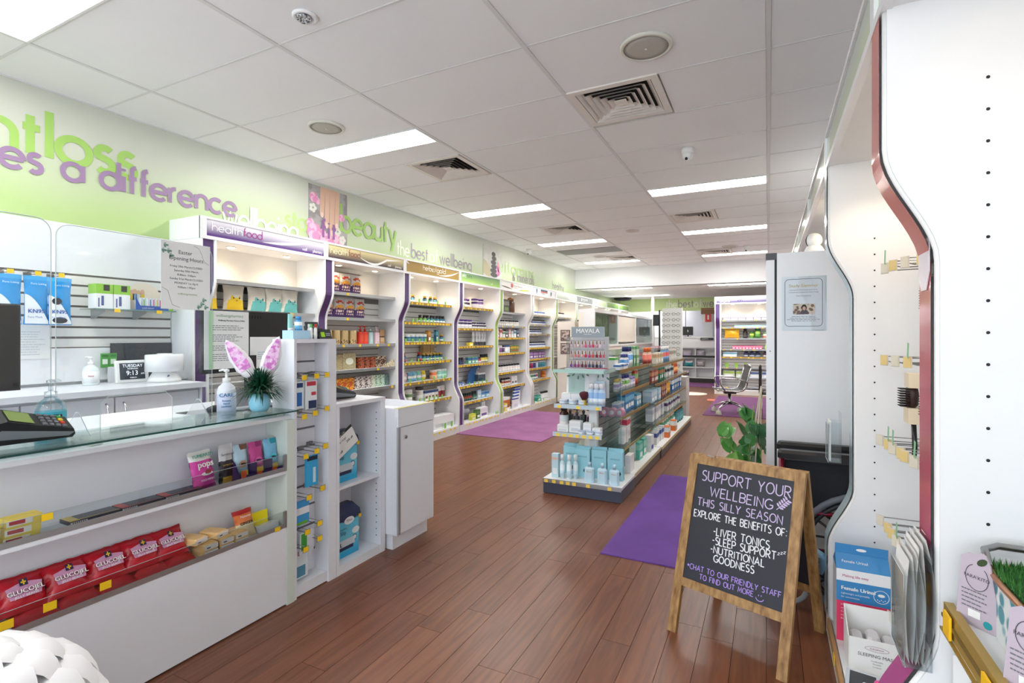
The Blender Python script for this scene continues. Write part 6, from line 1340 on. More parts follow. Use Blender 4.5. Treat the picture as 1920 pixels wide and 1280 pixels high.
text('lettering','Making life easy',.014,fm@Matrix.Translation((.02,H*.9,.001)),M((190,60,120),.5),r)
text('lettering','Female Urinal',.016,frame((x0+.02,y0+.019,zt+.021),(1,0,0),(0,.7,.7)),PAPER,r)
mb=MB(); 
for q in ([(W*.83+.025*math.cos(a),H*.7+.025*math.sin(a)) for a in [2*PI*i/20 for i in range(21)]],): stroke_mb(mb,q,.002,lambda a,b,t: fm@Vector((a,b,t)),0,.0015)
disc(mb,(W*.83,H*.72),.012,fm,0,10,.006,.0015)
for j in range(5): disc(mb,(W*.83-.012+.006*j,H*.66-.004*(j%2)),.002,fm,0,6,None,.0015)
mb.build('shower_icon',PAPER,r)
for i,s in enumerate(['Ideal for use in the bedroom','or when travelling','Comfortable, lightweight','and hygienic design','Easy grip handle']): text('lettering',s,.0095,fm@Matrix.Translation((.015,H*.5-.014*i,.001)),PAPER,r)
mb=MB(); mb.add([fm@Vector((*p,.0014)) for p in ((W*.6,H*.12),(W*.78,H*.12),(W*.9,H*.42),(W*.76,H*.38),(W*.62,H*.44))],[(0,1,2,3,4)]); mb.build('urinal_picture',M((206,210,216),.5),r)
r=root('sleeping_mask_box',(.35,2.33,ZD),'open white sleeping mask display box on the right bay deck','display box')
x0,x1,y0,y1=.262,.435,2.24,2.37; zt=.235
MB().box(x0,x1,y0,y0+.003,ZD,zt).build('front_panel',PAPER,r); MB().box(x0,x1,y1-.003,y1,ZD,zt+.06).build('rear_panel',PAPER,r); MB().prism([(y0,ZD),(y1,ZD),(y1,zt+.06),(y0,zt)],lambda a,b,t:(t,a,b),x0,x0+.003).build('side_panel',PAPER,r); MB().prism([(y0,ZD),(y1,ZD),(y1,zt+.06),(y0,zt)],lambda a,b,t:(t,a,b),x1-.003,x1).build('side_panel',PAPER,r); MB().box(x0+.003,x1-.003,y0+.003,y1-.003,ZD,ZD+.003).build('floor_panel',PAPER,r)
fm=frame((x0,y0-.0004,ZD),(1,0,0),(0,0,1)); text('lettering','SLEEPING MASK',.0165,fm@Matrix.Translation((.087,.062,0)),LINE,r,'CENTER'); text('lettering','SURGIPACK',.008,fm@Matrix.Translation((.087,.09,0)),M((150,70,120),.5),r,'CENTER')
for i,s in enumerate(['Comfortable','Reusable','Compact']): text('lettering',s,.007,fm@Matrix.Translation((.087,.047-.01*i,0)),LINE2,r,'CENTER')
mb=MB(); stroke_mb(mb,[(.087+.036*math.cos(a),.093+.009*math.sin(a)) for a in [2*PI*i/18 for i in range(19)]],.001,lambda a,b,t: fm@Vector((a,b,t)),0,.001); mb.build('oval_logo',M((150,70,120),.5),r)
for i in range(3):
    o=MB().cbox(x0+.012+.05*i,x0+.055+.05*i,y0+.02,y0+.1,ZD+.004,.22+.012*(i%2),.01).build('mask_sachet',M((206,206,212),.3)); tag(o,['left','middle','right'][i]+' grey mask sachet inside the white display box','sachet')
for i,(x,y,rz) in enumerate(((.29,2.12,-.15),(.39,2.1,.2))):
    r=lroot('eye_mask_pack',(x,y,ZD),['left','right'][i]+' boxed black eye mask with hearts on the right bay deck','box',None,rz)
    MB().cbox(-.05,.05,-.06,.06,0,.035,.003).build('pack_body',M((206,216,228),.4),r); MB().box(-.038,.038,-.042,.046,.0352,.0362).build('window',M((44,46,54),.25),r)
    fm=frame((0,0,.0365),(1,0,0),(0,1,0)); mb=MB()
    for hx,hy in (((.012,-.02),) if i==0 else ((-.015,-.02),(.018,.015))):
        disc(mb,(hx-.005,hy+.004),.007,fm); disc(mb,(hx+.005,hy+.004),.007,fm,0,12,None,.0012); mb.add([fm@Vector(p) for p in ((hx-.0115,hy+.001,.0014),(hx,hy-.013,.0014),(hx+.0115,hy+.001,.0014))],[(0,1,2)])
    mb.build('heart_print',PAPER,r)
r=root('pink_capped_roller',(.32,1.99,ZD),'bottle with pink cap at the bottom of the right bay','bottle'); MB().lathe([(.018,ZD),(.02,ZD+.01),(.02,ZD+.06)],16,(.32,1.99)).build('body',PLASTIC,r); MB().lathe([(.021,ZD+.06),(.021,ZD+.1),(.016,ZD+.115),(.001,ZD+.12)],16,(.32,1.99)).build('cap',M((236,90,160),.3),r)
o=MB().cbox(.25,.3,1.96,2.06,ZD,.16,.01).build('wrapped_pack',M((214,222,206),.3)); tag(o,'pale green wrapped pack beside the pink-capped bottle','pack')
o=MB().box(.226,.238,1.56,2.6,.075,.115).build('deck_rail',M((176,136,88),.5)); tag(o,'tan price rail along the right bay deck','price rail'); tt=MB().box(.224,.226,2.3,2.34,.08,.11).build('price_ticket',YELLOW,o)
r=root('clear_hang_pack',(.47,2.42,.2),'white and blue pack hanging at the back of the right bay','pack'); MB().box(.455,.5,2.4,2.43,.2,.33).build('pack_body',M((236,238,242),.3),r); MB().box(.458,.497,2.3985,2.4,.27,.32).build('blue_print',M((60,90,170),.5),r); MB().box(.458,.497,2.3985,2.4,.21,.26).build('pink_print',M((220,90,140),.5),r)
# nearest bay: gold-railed shelf
r=root('gold_rail_shelf',(.47,1.0,.70),'white shelf with a gold price rail in the nearest right bay','shelf')
MB().box(.352,.607,.47,1.395,.735,.751).build('shelf_board',WHITE,r)
MB().box(.335,.352,.47,1.395,.715,.768).build('gold_rail',GOLD,r); MB().box(.331,.335,.47,1.395,.738,.745).build('rail_groove',M((120,96,44),.4),r); MB().box(.328,.3345,.47,1.395,.711,.715).build('rail_lip',GOLD,r)
for y,z in ((1.345,.72),(1.13,.716)): MB().box(.3265,.331,y-.02,y+.02,z-.002,z+.044).build('price_ticket',M((250,196,14),.6),r)
# repellent cards
def para(x,y,z,rz,s,label):
    r=lroot('repellent_card',(x,y,z),label,'card pack',None,rz)
    w,h=.1*s,.2*s; pts=[(-w*.5,0),(w*.5,0),(w*.42,h*.45),(w*.3,h*.86),(w*.2,h*.98),(w*.06,h),(-w*.04,h*.94),(-w*.18,h*.96),(-w*.36,h*.9),(-w*.4,h*.6)]
    MB().prism(pts,lambda a,b,t:(a,t,b),-.0015,.0015).build('card',M((196,182,196),.5),r)
    MB().prism([(0,0),(.05*s,0),(.012*s,.09*s)],lambda a,b,t:(t,a,b),w*.3,w*.5).build('side_flap',M((222,218,222),.5),r)
    fm=frame((-w/2,-.0016,0),(1,0,0),(0,0,1))
    mb=MB(); disc(mb,(w*.62,h*.88),.014*s,fm,0,12,.008*s,.0006,.7); mb.build('hang_slot',M((60,80,50),.6),r)
    text('lettering',"PARA'KITO",.0125*s,fm@Matrix.Translation((w*.5,h*.64,.0004)),LINE,r,'CENTER',sx=.95)
    mb=MB(); stroke_mb(mb,[(w*.5+.026*s*math.cos(a),h*.66+.034*s*math.sin(a)) for a in [math.radians(-250+300*i/18) for i in range(19)]],.0016*s,lambda a,b,t: fm@Vector((a,b,t)),0,.0008); mb.build('ring_logo',LINE,r)
    text_lines('print_lines',5,.07*s,.011*s,fm@Matrix.Translation((w*.15,h*.46,.0004)),LINE2,r)
    mb=MB(); rect(mb,w*.3,w*.58,h*.12,h*.22,fm,0,.0008); mb.build('white_badge',PAPER,r); mb=MB(); disc(mb,(w*.74,h*.09),.01*s,fm,0,12,None,.0008); mb.build('teal_drop',M((40,160,170),.5),r)
para(.374,1.335,.7515,-.8,.76,'far lilac repellent card standing on the gold-railed shelf'); para(.376,1.105,.7515,-.8,.76,'near lilac repellent card with round logo on the gold-railed shelf')
# grass tray
r=root('grass_tray',(.52,1.15,.72),'leaf-print tray topped with artificial grass on the near shelf','tray')
def sup(cx,cy,a,b,n=40,e=.35):
    out=[]
    for i in range(n):
        t=2*PI*i/n; c,s=math.cos(t),math.sin(t); out.append((cx+a*abs(c)**e*(1 if c>0 else -1),cy+b*abs(s)**e*(1 if s>0 else -1)))
    return out
sp_=sup(.497,1.14,.105,.235)
MB().prism(sp_,lambda a,b,t:(a,b,t),.7515,.865).build('tray_wall',pattern_mat('leaf_print',(60,150,166),(232,238,238),26,.4),r); MB().tube([(a,b,.867) for a,b in sup(.497,1.14,.107,.237)],.006,6,0,True).build('copper_rim',M((186,130,96),.3,.6),r)
mb=MB(); rr_=random.Random(9)
MB().prism(sup(.497,1.14,.1,.23),lambda a,b,t:(a,b,t),.86,.872).build('turf_base',M((36,84,36),.8),r)
for i in range(9000):
    x=.497+rr_.uniform(-.1,.1); y=1.14+rr_.uniform(-.228,.228); h=rr_.uniform(.008,.02); a=rr_.uniform(0,2*PI); w=.0014
    mb.add([(x-w*math.cos(a),y-w*math.sin(a),.87),(x+w*math.cos(a),y+w*math.sin(a),.87),(x+rr_.uniform(-.006,.006),y+rr_.uniform(-.006,.006),.872+h)],[(0,1,2)],rr_.choice((0,0,1)))
tag(mb.build('grass',[M((66,132,56),.6),M((40,96,40),.6)],r),kind='stuff')
o=MB().tube([(.606,1.37,.9),(.5,1.385,.905),(.42,1.385,.905),(.395,1.37,.9),(.39,1.33,.88)],.007,8).build('wire_handle',STEEL,r)
# lower display card below the gold rail
r=root('purple_dot_card',(.37,1.32,.5),'white card with purple oval below the gold rail','card'); MB().box(.35,.6,1.39,1.395,.45,.66).build('card',PAPER,r); mb=MB(); fm=frame((.35,1.3895,.45),(1,0,0),(0,0,1)); disc(mb,(.045,.12),.03,fm,0,16,.05); mb.build('purple_oval',M((96,80,112),.5),r)
# ============================================================ fridge
r=root('display_fridge',(.3,3.55,0),'tall white fridge with a study poster on its side','fridge')
MB().box(.042,.6,3.25,3.86,.06,1.8).build('cabinet',WHITE_GLOSS,r); MB().box(-.012,.03,3.25,3.86,.08,1.765).build('door',WHITE_GLOSS,r); MB().box(.03,.042,3.257,3.853,.08,1.78).build('door_gasket',M((44,46,52),.6),r); MB().box(-.014,.042,3.248,3.3,1.766,1.803).build('hinge_cap',M((84,86,92),.5),r); MB().box(.02,.58,3.27,3.84,0,.06).build('plinth',DARK,r)
for z in (1.25,.98,.55): MB().lathe([(.004,0),(.004,.001),(.001,.0015)],8).xf(Matrix.Translation((.008,3.2498,z))@Matrix.Rotation(PI/2,4,'X')).build('screw',GREY,r)
r=root('study_poster',(.175,3.247,1.37),'exam study poster in a clear sleeve on the fridge side','poster')
MB().box(.066,.282,3.2465,3.249,1.365,1.665).build('sleeve',ACRYL,r); fm=frame((.072,3.2463,1.37),(1,0,0),(0,0,1)); mb=MB(); rect(mb,0,.2,0,.285,fm,0,-.0004); mb.build('sheet',M((230,232,236),.6),r)
mb=MB(); rr=.02; q=[]
for cx,cy,a0 in ((.19-rr,.28-rr,0),(.01+rr,.28-rr,90),(.01+rr,.02+rr,180),(.19-rr,.02+rr,270)): q+=arc(cx,cy,rr,a0,a0+90,5)
stroke_mb(mb,q+[q[0]],.0022,lambda a,b,t: fm@Vector((a,b,t)),0,.0005); mb.build('border',LINE,r)
text('lettering','Study Slammer',.0235,fm@Matrix.Translation((.1,.236,.0002)),M((196,170,70),.5),r,'CENTER')
text('lettering','Survive the HSC and end of year exams with our',.0068,fm@Matrix.Translation((.1,.218,.0002)),LINE,r,'CENTER'); text('lettering','homeopathically formulated Study Slammer Package',.0068,fm@Matrix.Translation((.1,.205,.0002)),LINE,r,'CENTER'); text('lettering','Manage stress and anxiety',.0068,fm@Matrix.Translation((.1,.185,.0002)),LINE,r,'CENTER')
mb=MB(); rect(mb,.05,.155,.085,.143,fm,0,.0006); mb.build('photo_print',pattern_mat('bookshelf_print',(120,96,80),(206,194,176),60,.5),r)
mb=MB(); disc(mb,(.103,.122),.013,fm,0,12,.018,.0012); disc(mb,(.103,.118),.008,fm,1,12,.011,.0015); mb.add([fm@Vector((*p,.0014)) for p in ((.08,.086),(.126,.086),(.118,.108),(.09,.108))],[(0,1,2,3)],2); mb.build('figure_print',[M((40,32,34),.6),M((206,166,146),.6),M((90,84,92),.6)],r)
text_lines('print_lines',4,.16,.008,fm@Matrix.Translation((.02,.072,.0002)),LINE2,r,center=True)
r=root('ball_camera',(.235,3.42,1.8),'white ball camera with black face on top of the fridge','camera'); bxx,byy=.235,3.42
MB().lathe([(.055,1.801),(.05,1.83),(.038,1.85),(.03,1.856)],24,(bxx,byy)).build('base',PLASTIC,r)
mb=MB().lathe([(.0005,1.845)]+[(.042*math.sin(a),1.886-.042*math.cos(a)) for a in [PI*i/12 for i in range(1,12)]]+[(.0005,1.928)],24,(bxx,byy)); mb.build('head',PLASTIC,r)
mb=MB().lathe([(.0005,-.043)]+[(.043*math.sin(a),-.043*math.cos(a)) for a in [PI*.30*i/5 for i in range(1,6)]],20).xf(Matrix.Translation((bxx-.002,byy-.002,1.886))@Matrix.Rotation(-.6,4,'Z')@Matrix.Rotation(PI/2,4,'Y')@Matrix.Rotation(PI/2*0,4,'X')); mb.build('black_face',BLACK,r)
o=MB().lathe([(.016,1.801),(.018,1.82),(.01,1.83),(.001,1.832)],12,(.36,3.4)).build('small_black_knob',BLACK); tag(o,'tiny dark object on the fridge top beside the camera','knob')
# ============================================================ wheelchair folded between fridge and bay
r=root('folded_wheelchair',(.35,2.95,0),'folded black and red wheelchair between the fridge and the shelving','wheelchair'); WX,WY=.3,2.98
RD=M((130,24,50),.3,.3)
for s,y in (('a',2.88),('b',3.1)):
    ty=MB(); ty.tube([(WX+.12+.29*math.cos(t),y,.295+.29*math.sin(t)) for t in [2*PI*i/36 for i in range(36)]],.016,8,0,True); ty.build('tyre',M((116,122,134),.6),r)
    rim=MB(); rim.tube([(WX+.12+.262*math.cos(t),y,.295+.262*math.sin(t)) for t in [2*PI*i/30 for i in range(30)]],.012,6,0,True)
    for i in range(10): t=2*PI*i/10; rim.tube([(WX+.12,y,.295),(WX+.12+.26*math.cos(t),y,.295+.26*math.sin(t))],.006,5)
    rim.build('wheel_rim',DARK,r)
    c=MB(); c.tube([(WX-.22+.09*math.cos(t),y+.02,.1+.085*math.sin(t)) for t in [2*PI*i/20 for i in range(20)]],.013,6,0,True); c.build('castor_wheel',GREY,r)
    MB().cbox(WX-.26,WX+.16,y-.03,y+.03,.735,.775,.014).build('armrest',BLACK,r)
    fr=MB(); fr.tube([(WX-.24,y,.73),(WX-.24,y,.2),(WX-.22,y,.1)],.011,8); fr.tube([(WX+.14,y,.9),(WX+.14,y,.15)],.011,8); fr.tube([(WX-.24,y,.48),(WX+.14,y,.48)],.011,8); fr.tube([(WX-.24,y,.22),(WX+.14,y,.22)],.011,8); fr.build('side_frame',RD,r)
MB().box(WX-.24,WX+.14,2.9,3.08,.5,.72).build('folded_seat',M((34,36,42),.8),r)
cr=MB(); cr.tube([(WX-.24,2.88,.2),(WX-.2,3.1,.48)],.01,8); cr.tube([(WX-.2,2.88,.48),(WX-.24,3.1,.2)],.01,8); cr.build('cross_brace',RD,r)
MB().tube([(WX-.26,2.9,.32),(WX-.26,2.9,.46)],.016,8).build('purple_grip',M((150,40,130),.4),r)
o=MB().tube([(.2,2.72,.16),(.17,2.7,.22),(.155,2.69,.3),(.19,2.7,.36),(.225,2.72,.33),(.215,2.72,.25)],[.004,.02,.03,.03,.022,.006],8,0).build('blue_strap_loop',M((130,168,196),.5)); tag(o,'pale blue strap loop beside the folded wheelchair','strap')
# ============================================================ chalkboard A-frame
TH=-.3435; PHI=.2865
Fo=Vector((-.395,2.3995,0)); dW=Vector((math.cos(TH),math.sin(TH),0)); nB=Vector((-math.sin(TH),math.cos(TH),0)); upF=nB*math.sin(PHI)+Vector((0,0,math.cos(PHI)))
WF,LF=.466,.80
r=root('chalkboard_easel',tuple(Fo+dW*WF/2),'wooden A-frame chalkboard with hand-lettered message','chalkboard sign')
OAK=None
def oak_mat():
    m=bpy.data.materials.new('worn_oak'); m.use_nodes=True; nt=m.node_tree; b=nt.nodes['Principled BSDF']; N=nt.nodes.new; Lk=nt.links.new
    tc=N('ShaderNodeTexCoord'); mp=N('ShaderNodeMapping'); mp.inputs['Scale'].default_value=(30,30,4); Lk(tc.outputs['Object'],mp.inputs[0]); n1=N('ShaderNodeTexNoise'); n1.inputs['Scale'].default_value=1.6; n1.inputs['Detail'].default_value=6; Lk(mp.outputs[0],n1.inputs['Vector'])
    cr=N('ShaderNodeValToRGB'); e=cr.color_ramp.elements; e[0].position=.3; e[0].color=(*L3((120,82,40)),1); e[1].position=.7; e[1].color=(*L3((186,146,92)),1); Lk(n1.outputs[0],cr.inputs[0]); Lk(cr.outputs[0],b.inputs['Base Color']); b.inputs['Roughness'].default_value=.5
    return m
OAK=oak_mat(); SLATE=M((38,40,50),.55,noise=.12,scale=5)
def leg(o,d,L,wv,tv,name,par):
    """bar from o along d, width vector wv, thickness vector tv"""
    return MB().obox(o,d*L,wv,tv).build(name,OAK,par)
tF=nB*math.cos(PHI)-Vector((0,0,math.sin(PHI))); tk_=.022
lw=.04
leg(Fo-dW*lw/2,upF,LF,dW*lw,tF*tk_,'leg',r); leg(Fo+dW*(WF-lw/2),upF,LF,dW*lw,tF*tk_,'leg',r)
leg(Fo+dW*lw/2+upF*(LF-.042),dW,WF-lw,upF*.04,tF*tk_,'top_rail',r); leg(Fo+dW*lw/2+upF*.205,dW,WF-lw,upF*.036,tF*tk_,'bottom_rail',r)
bo=Fo+dW*lw/2+upF*.241+tF*.006; BW=WF-lw; BH=LF-.042-.241
MB().obox(bo,dW*BW,upF*BH,tF*.01).build('slate_panel',SLATE,r)
# back frame hinged at the top
upB=-nB*math.sin(PHI)+Vector((0,0,math.cos(PHI))); tB=nB*math.cos(PHI)+Vector((0,0,math.sin(PHI)))
Tp=Fo+upF*LF+tF*tk_*1.15; Bo=Tp-upB*(LF*1.0)
bo2=Vector(Bo); 
leg(bo2-dW*lw/2,upB,LF,dW*lw,tB*tk_,'rear_leg',r); leg(bo2+dW*(WF-lw/2),upB,LF,dW*lw,tB*tk_,'rear_leg',r); leg(bo2+dW*lw/2+upB*(LF-.042),dW,WF-lw,upB*.04,tB*tk_,'rear_top_rail',r); leg(bo2+dW*lw/2+upB*.205,dW,WF-lw,upB*.036,tB*tk_,'rear_bottom_rail',r)
MB().obox(bo2+dW*lw/2+upB*.241+tB*.006,dW*BW,upB*BH,tB*.01).build('rear_slate_panel',SLATE,r)
MB().tube([tuple(Tp+dW*.05),tuple(Tp+dW*.09)],.006,8).build('hinge',STEEL,r)
fm=frame(bo-tF*.0008,dW,upF); CH=M((236,238,242),.9); CHP=M((206,190,226),.9); CHV=M((178,150,232),.9)
def chalk(s,x,y,xe,ye,h,mat,w):
    rot=math.atan2((ye-y)*BH,(xe-x)*BW); tot=math.hypot((xe-x)*BW,(ye-y)*BH); hh=h*BH
    _,full=stroke_text(s,hh,w,hh*.2,UC); k=tot/full; x0=0.0
    for wd in s.split(' '):
        _,ww=stroke_text(wd,hh,w,hh*.2,UC)
        lettering('chalk_word',wd,hh,w,hh*.2,fm@Matrix.Translation((x*BW,y*BH,0))@Matrix.Rotation(rot,4,'Z')@Matrix.Translation((x0*k,0,0)),mat,r,UC,ww*k,.02)
        x0+=ww+UC[' '][0]*hh+2*hh*.2
for a_ in (('SUPPORT YOUR',.07,.861,.975,.863,.088,CHP,.0045),('WELLBEING',.18,.741,.82,.741,.077,CHP,.0045),('THIS SILLY SEASON',.055,.636,.925,.645,.066,CHP,.004),('EXPLORE THE BENEFITS OF:',.034,.535,.975,.56,.058,CH,.004),
 ('-LIVER TONICS',.27,.42,.83,.433,.062,CH,.0043),('-SLEEP SUPPORT',.27,.345,.9,.367,.06,CH,.0043),('-NUTRITIONAL',.262,.272,.8,.287,.056,CH,.0043),('GOODNESS',.305,.206,.712,.213,.055,CH,.0043),
 ('*CHAT TO OUR FRIENDLY STAFF',.034,.088,.975,.1,.042,CHV,.0031),('TO FIND OUT MORE',.18,.03,.727,.04,.04,CHV,.0031)): chalk(*a_)
mb=MB(); S_=lambda pts,w=.003: stroke_mb(mb,[(a*BW,b*BH) for a,b in pts],w,lambda a,b,t: fm@Vector((a,b,t)),0,.0014)
S_([(.86,.75),(.965,.845)]); 
for i in range(5):
    a=.885+.017*i; b=.775+.016*i; disc(mb,(a*BW-.006,b*BH+.008),.009,fm,0,8,.004,.0012,2.2); disc(mb,(a*BW+.008,b*BH-.004),.009,fm,0,8,.004,.0012,-.2)
mb.build('chalk_leaf',CHP,r)
mb=MB(); S_([(.79+.035*math.cos(t),.045+.022*math.sin(t)) for t in [PI+PI*i/10 for i in range(11)]]); S_([(.778,.058),(.778,.07)]); S_([(.802,.06),(.802,.072)]); mb.build('chalk_smile',CHV,r)
mb=MB(); 
for i in range(3): x=.91+.026*i; S_([(x,.425+.01*i),(x+.018,.427+.01*i),(x,.408+.01*i),(x+.018,.41+.01*i)],.002)
mb.build('chalk_zzz',CH,r)
# ============================================================ island gondola
ISL=M((66,72,90),.4); ISB=M((84,74,72),.45); SPN=M((168,170,168),.4)
r=root('island_end_unit',(-1.385,4.25,0),'end unit of the island gondola facing the entrance','gondola'); IE=r
MB().box(-1.72,-1.05,4.04,4.5,0.004,.105).build('plinth',ISL,r); MB().box(-1.725,-1.045,4.035,4.5,.105,.125).build('deck',WHITE,r)
e=MB().box(-1.725,-1.045,4.030,4.035,.095,.128).build('deck_rail',ALU,r)
for i,x in enumerate((-1.69,-1.62,-1.55,-1.495,-1.44,-1.32,-1.14)): MB().box(x-.016,x+.016,4.027,4.0298,.096,.122).build('price_ticket',M((250,214,90),.6),e)
MB().box(-1.4,-1.33,4.3,4.35,.125,1.02).build('post',WHITE_GLOSS,r)
for k,(z,x0,x1,y0) in enumerate(((.505,-1.67,-1.235,4.13),(.745,-1.665,-1.24,4.15))):
    s=MB().box(x0,x1,y0,4.45,z-.012,z).build('shelf',GLASS,r); l=MB().box(x0,x1,y0-.004,y0,z-.03,z+.006).build('ticket_rail',M((196,214,226),.3),s)
    for i in range(7 if k==0 else 3): x=x0+.05+i*(.058 if k==0 else .17); MB().box(x-.018,x+.018,y0-.0065,y0-.0042,z-.028,z-.004).build('price_ticket',M((252,222,90),.6),s)
s=MB().box(-1.665,-1.215,4.12,4.47,1.022,1.05).build('glass_top',GLASS,r); MB().box(-1.665,-1.215,4.1165,4.12,1.022,1.05).build('glass_edge',M((178,214,204),.2),s); MB().box(-1.2145,-1.212,4.12,4.47,1.022,1.05).build('glass_edge',M((150,196,186),.2),s)
MB().box(-1.60,-1.45,4.33,4.334,.14,1.02).build('back_glass',GLASS,r); MB().box(-1.3,-1.16,4.47,4.474,.13,1.0).build('side_glass',GLASS,r); MB().tube([(-1.16,4.472,.13),(-1.16,4.472,1.0),(-1.3,4.472,1.0)],.002,5).build('glass_line',M((170,196,192),.3),r)
def gondola(y0,y1,xr,label,tops,group='island gondola sections'):
    xl=-1.385*2-xr
    r=root('island_gondola',(-1.385,(y0+y1)/2,0),label,'gondola',group)
    MB().box(xl+.02,xr-.008,y0+.004,y1,.004,.105).build('plinth',ISB,r); MB().box(xl,xr,y0,y1,.105,.125).build('deck',WHITE,r); d=MB().box(xr,xr+.004,y0,y1,.095,.128).build('deck_rail',M((206,196,160),.4),r)
    MB().box(-1.4,-1.37,y0,y1,.125,1.0).build('spine',SPN,r)
    mb=MB()
    for i in range(12): mb.box(-1.3698,-1.3685,y0,y1,.19+i*.067,.198+i*.067)
    tag(mb.build('grooves',M((70,70,70),.6),r),kind='stuff')
    MB().box(-1.388,-1.382,y0,y1,1.0,1.2).build('top_glass',GLASS,r)
    for z,xs in tops:
        s=MB().box(-1.368,xs,y0+.03,y1-.03,z-.008,z).build('glass_shelf',GLASS,r); MB().obox((xs-.002,y0+.03,z-.028),(0,y1-y0-.06,0),(.014,0,.034),(.003,0,-.001)).build('gold_rail',GOLD,s)
        MB().box(-1.402-(xs+1.385),-1.402,y0+.03,y1-.03,z-.008,z).build('glass_shelf',GLASS,r)
    return r
gondola(4.505,5.72,-1.05,'near section of the island gondola with glass shelves',[(1.03,-1.19),(.83,-1.175),(.61,-1.175),(.33,-1.16)])
gondola(5.74,8.15,-1.04,'far section of the island gondola with glass shelves',[(1.0,-1.15),(.8,-1.12),(.585,-1.12),(.36,-1.12)])
# nail polish stand
r=root('nail_polish_stand',(-1.38,4.26,1.05),'clear nail polish stand with grey header on the island end','display stand')
MB().box(-1.525,-1.23,4.2,4.206,1.325,1.415).build('header',M((146,156,164),.35),r); text('lettering','MAVALA',.054,frame((-1.378,4.1995,1.362),(1,0,0),(0,0,1)),PAPER,r,'CENTER',bold=.0015); mb=MB(); rect(mb,.0,.07,0,.003,frame((-1.413,4.1993,1.35),(1,0,0),(0,0,1))); mb.build('underline',PAPER,r)
MB().box(-1.55,-1.225,4.3,4.304,1.055,1.33).build('back_plate',M((206,208,212),.3),r); MB().box(-1.56,-1.21,4.13,4.31,1.0505,1.06).build('base_plate',M((196,206,214),.3),r); MB().box(-1.222,-1.219,4.16,4.3,1.06,1.33).build('side_plate',ACRYL,r); MB().box(-1.556,-1.553,4.16,4.3,1.06,1.33).build('side_plate',ACRYL,r)
for z in (1.3,1.215,1.13): MB().tube([(-1.55,4.22,z),(-1.225,4.22,z)],.002,5).build('hang_wire',STEEL,r)
def polish(c):
    def f():
        mb=MB(); mb.lathe([(.0085,-.062),(.0105,-.058),(.0105,-.04),(.005,-.035,0),(.005,-.033),(.0055,-.033,1),(.0045,-.006,1),(.001,-.005,1)],9); mb.box(-.012,.012,.002,.003,-.066,.0,2)
        return mb.mesh('nail_polish',[M(c,.15),M((150,120,76),.3,.5),M((236,226,232),.3)])
    return cached(('np',c),f)
PC=[[(236,214,220),(226,200,196),(236,206,200),(222,190,190),(226,90,140),(206,120,160),(230,60,100),(214,150,170),(236,220,226),(196,170,206)],[(232,190,170),(236,150,140),(226,130,130),(240,180,170),(216,40,90),(206,40,120),(220,70,70),(120,24,40),(190,40,70),(210,40,60)],[(130,70,170),(150,60,130),(180,40,120),(120,30,50),(110,24,60),(60,60,110),(40,50,90),(30,30,50),(60,90,130),(214,220,230)]]
for ri in range(3):
    for i in range(10):
        o=place('nail_polish',polish(PC[ri][i]),(-1.535+.0325*i,4.225+.006*(i%2),1.299-.085*ri),0); tag(o,'nail polish, %s from left in the %s row of the stand'%(ORD[i],['top','middle','lowest'][ri]),'nail polish','nail polishes on the stand')
o=MB().prism([(-1.35,4.14),(-1.2,4.2),(-1.23,4.26),(-1.4,4.18)],lambda a,b,t:(a,b,t),1.061,1.064).build('red_leaflet',M((206,60,80),.5)); tag(o,'red leaflet lying at the foot of the nail polish stand','leaflet')
# end unit stock
def lab(o,l,c,g=None): return tag(o,l,c,g)
def at_(mesh,nm,x,y,z,l,c,g=None,rz=0.0): return lab(place(nm,mesh,(x,y,z),rz),l,c,g)
for i in range(3): at_(carton(.085,.07,.085,(240,242,246),(232,236,244),(120,160,210),.5,.6),'jar_box',-1.6+.088*i,4.3,.7455,ORD[i]+' white jar box from left on the upper island end shelf','box','white jar boxes on the island end'); at_(tub(.034,.04,(240,242,246),(226,232,240),(236,240,246),(180,206,232)),'cream_jar',-1.6+.088*i,4.2,.7455,ORD[i]+' squat white cream jar from left on the upper island end shelf','jar','cream jars on the island end')
r=root('powder_brush',(-1.405,4.19,.7455),'maroon powder brush standing on the island end shelf','brush'); MB().lathe([(.016,.746),(.018,.75),(.016,.79),(.02,.792)],14,(-1.405,4.19)).build('ferrule',M((240,200,40),.4),r); MB().lathe([(.02,.792),(.036,.82),(.044,.84),(.034,.858),(.001,.866)],16,(-1.405,4.19)).build('bristles',M((86,32,40),.8),r)
for i in range(3): at_(bottle(.03,.19,(196,220,244),(244,246,250),(226,238,250),(150,190,236),14),'spray_bottle',-1.345+.045*i-.0,4.2,.7455,ORD[i]+' pale blue spray bottle from left on the island end shelf','bottle','pale blue sprays')
o=MB().box(-1.34,-1.25,4.245,4.29,.7455,.95).build('blue_pack_box',M((206,226,246),.4)); lab(o,'pale blue carton behind the spray bottles','box')
r,fm=sheet('skin_care_card',(-1.62,4.335,.80),(1,0,0),(0,0,1),.39,.21,M((244,246,248),.4),'white display card with denim figure and leaves','display card'); mb=MB(); mb.add([fm@Vector((*p,.0012)) for p in ((.2,0),(.33,0),(.3,.1),(.26,.15),(.21,.08))],[(0,1,2,3,4)]); mb.build('denim_print',pattern_mat('denim_print',(60,72,100),(96,108,136),90,.6,'NOISE'),r)
mb=MB(); 
for i in range(9): disc(mb,(.02+.045*i,.18+.014*math.sin(i*2.1)),.018,fm,0,8,.008,.0014,i*.7)
tag(mb.build('leaf_print',M((96,146,110),.6),r),kind='stuff')
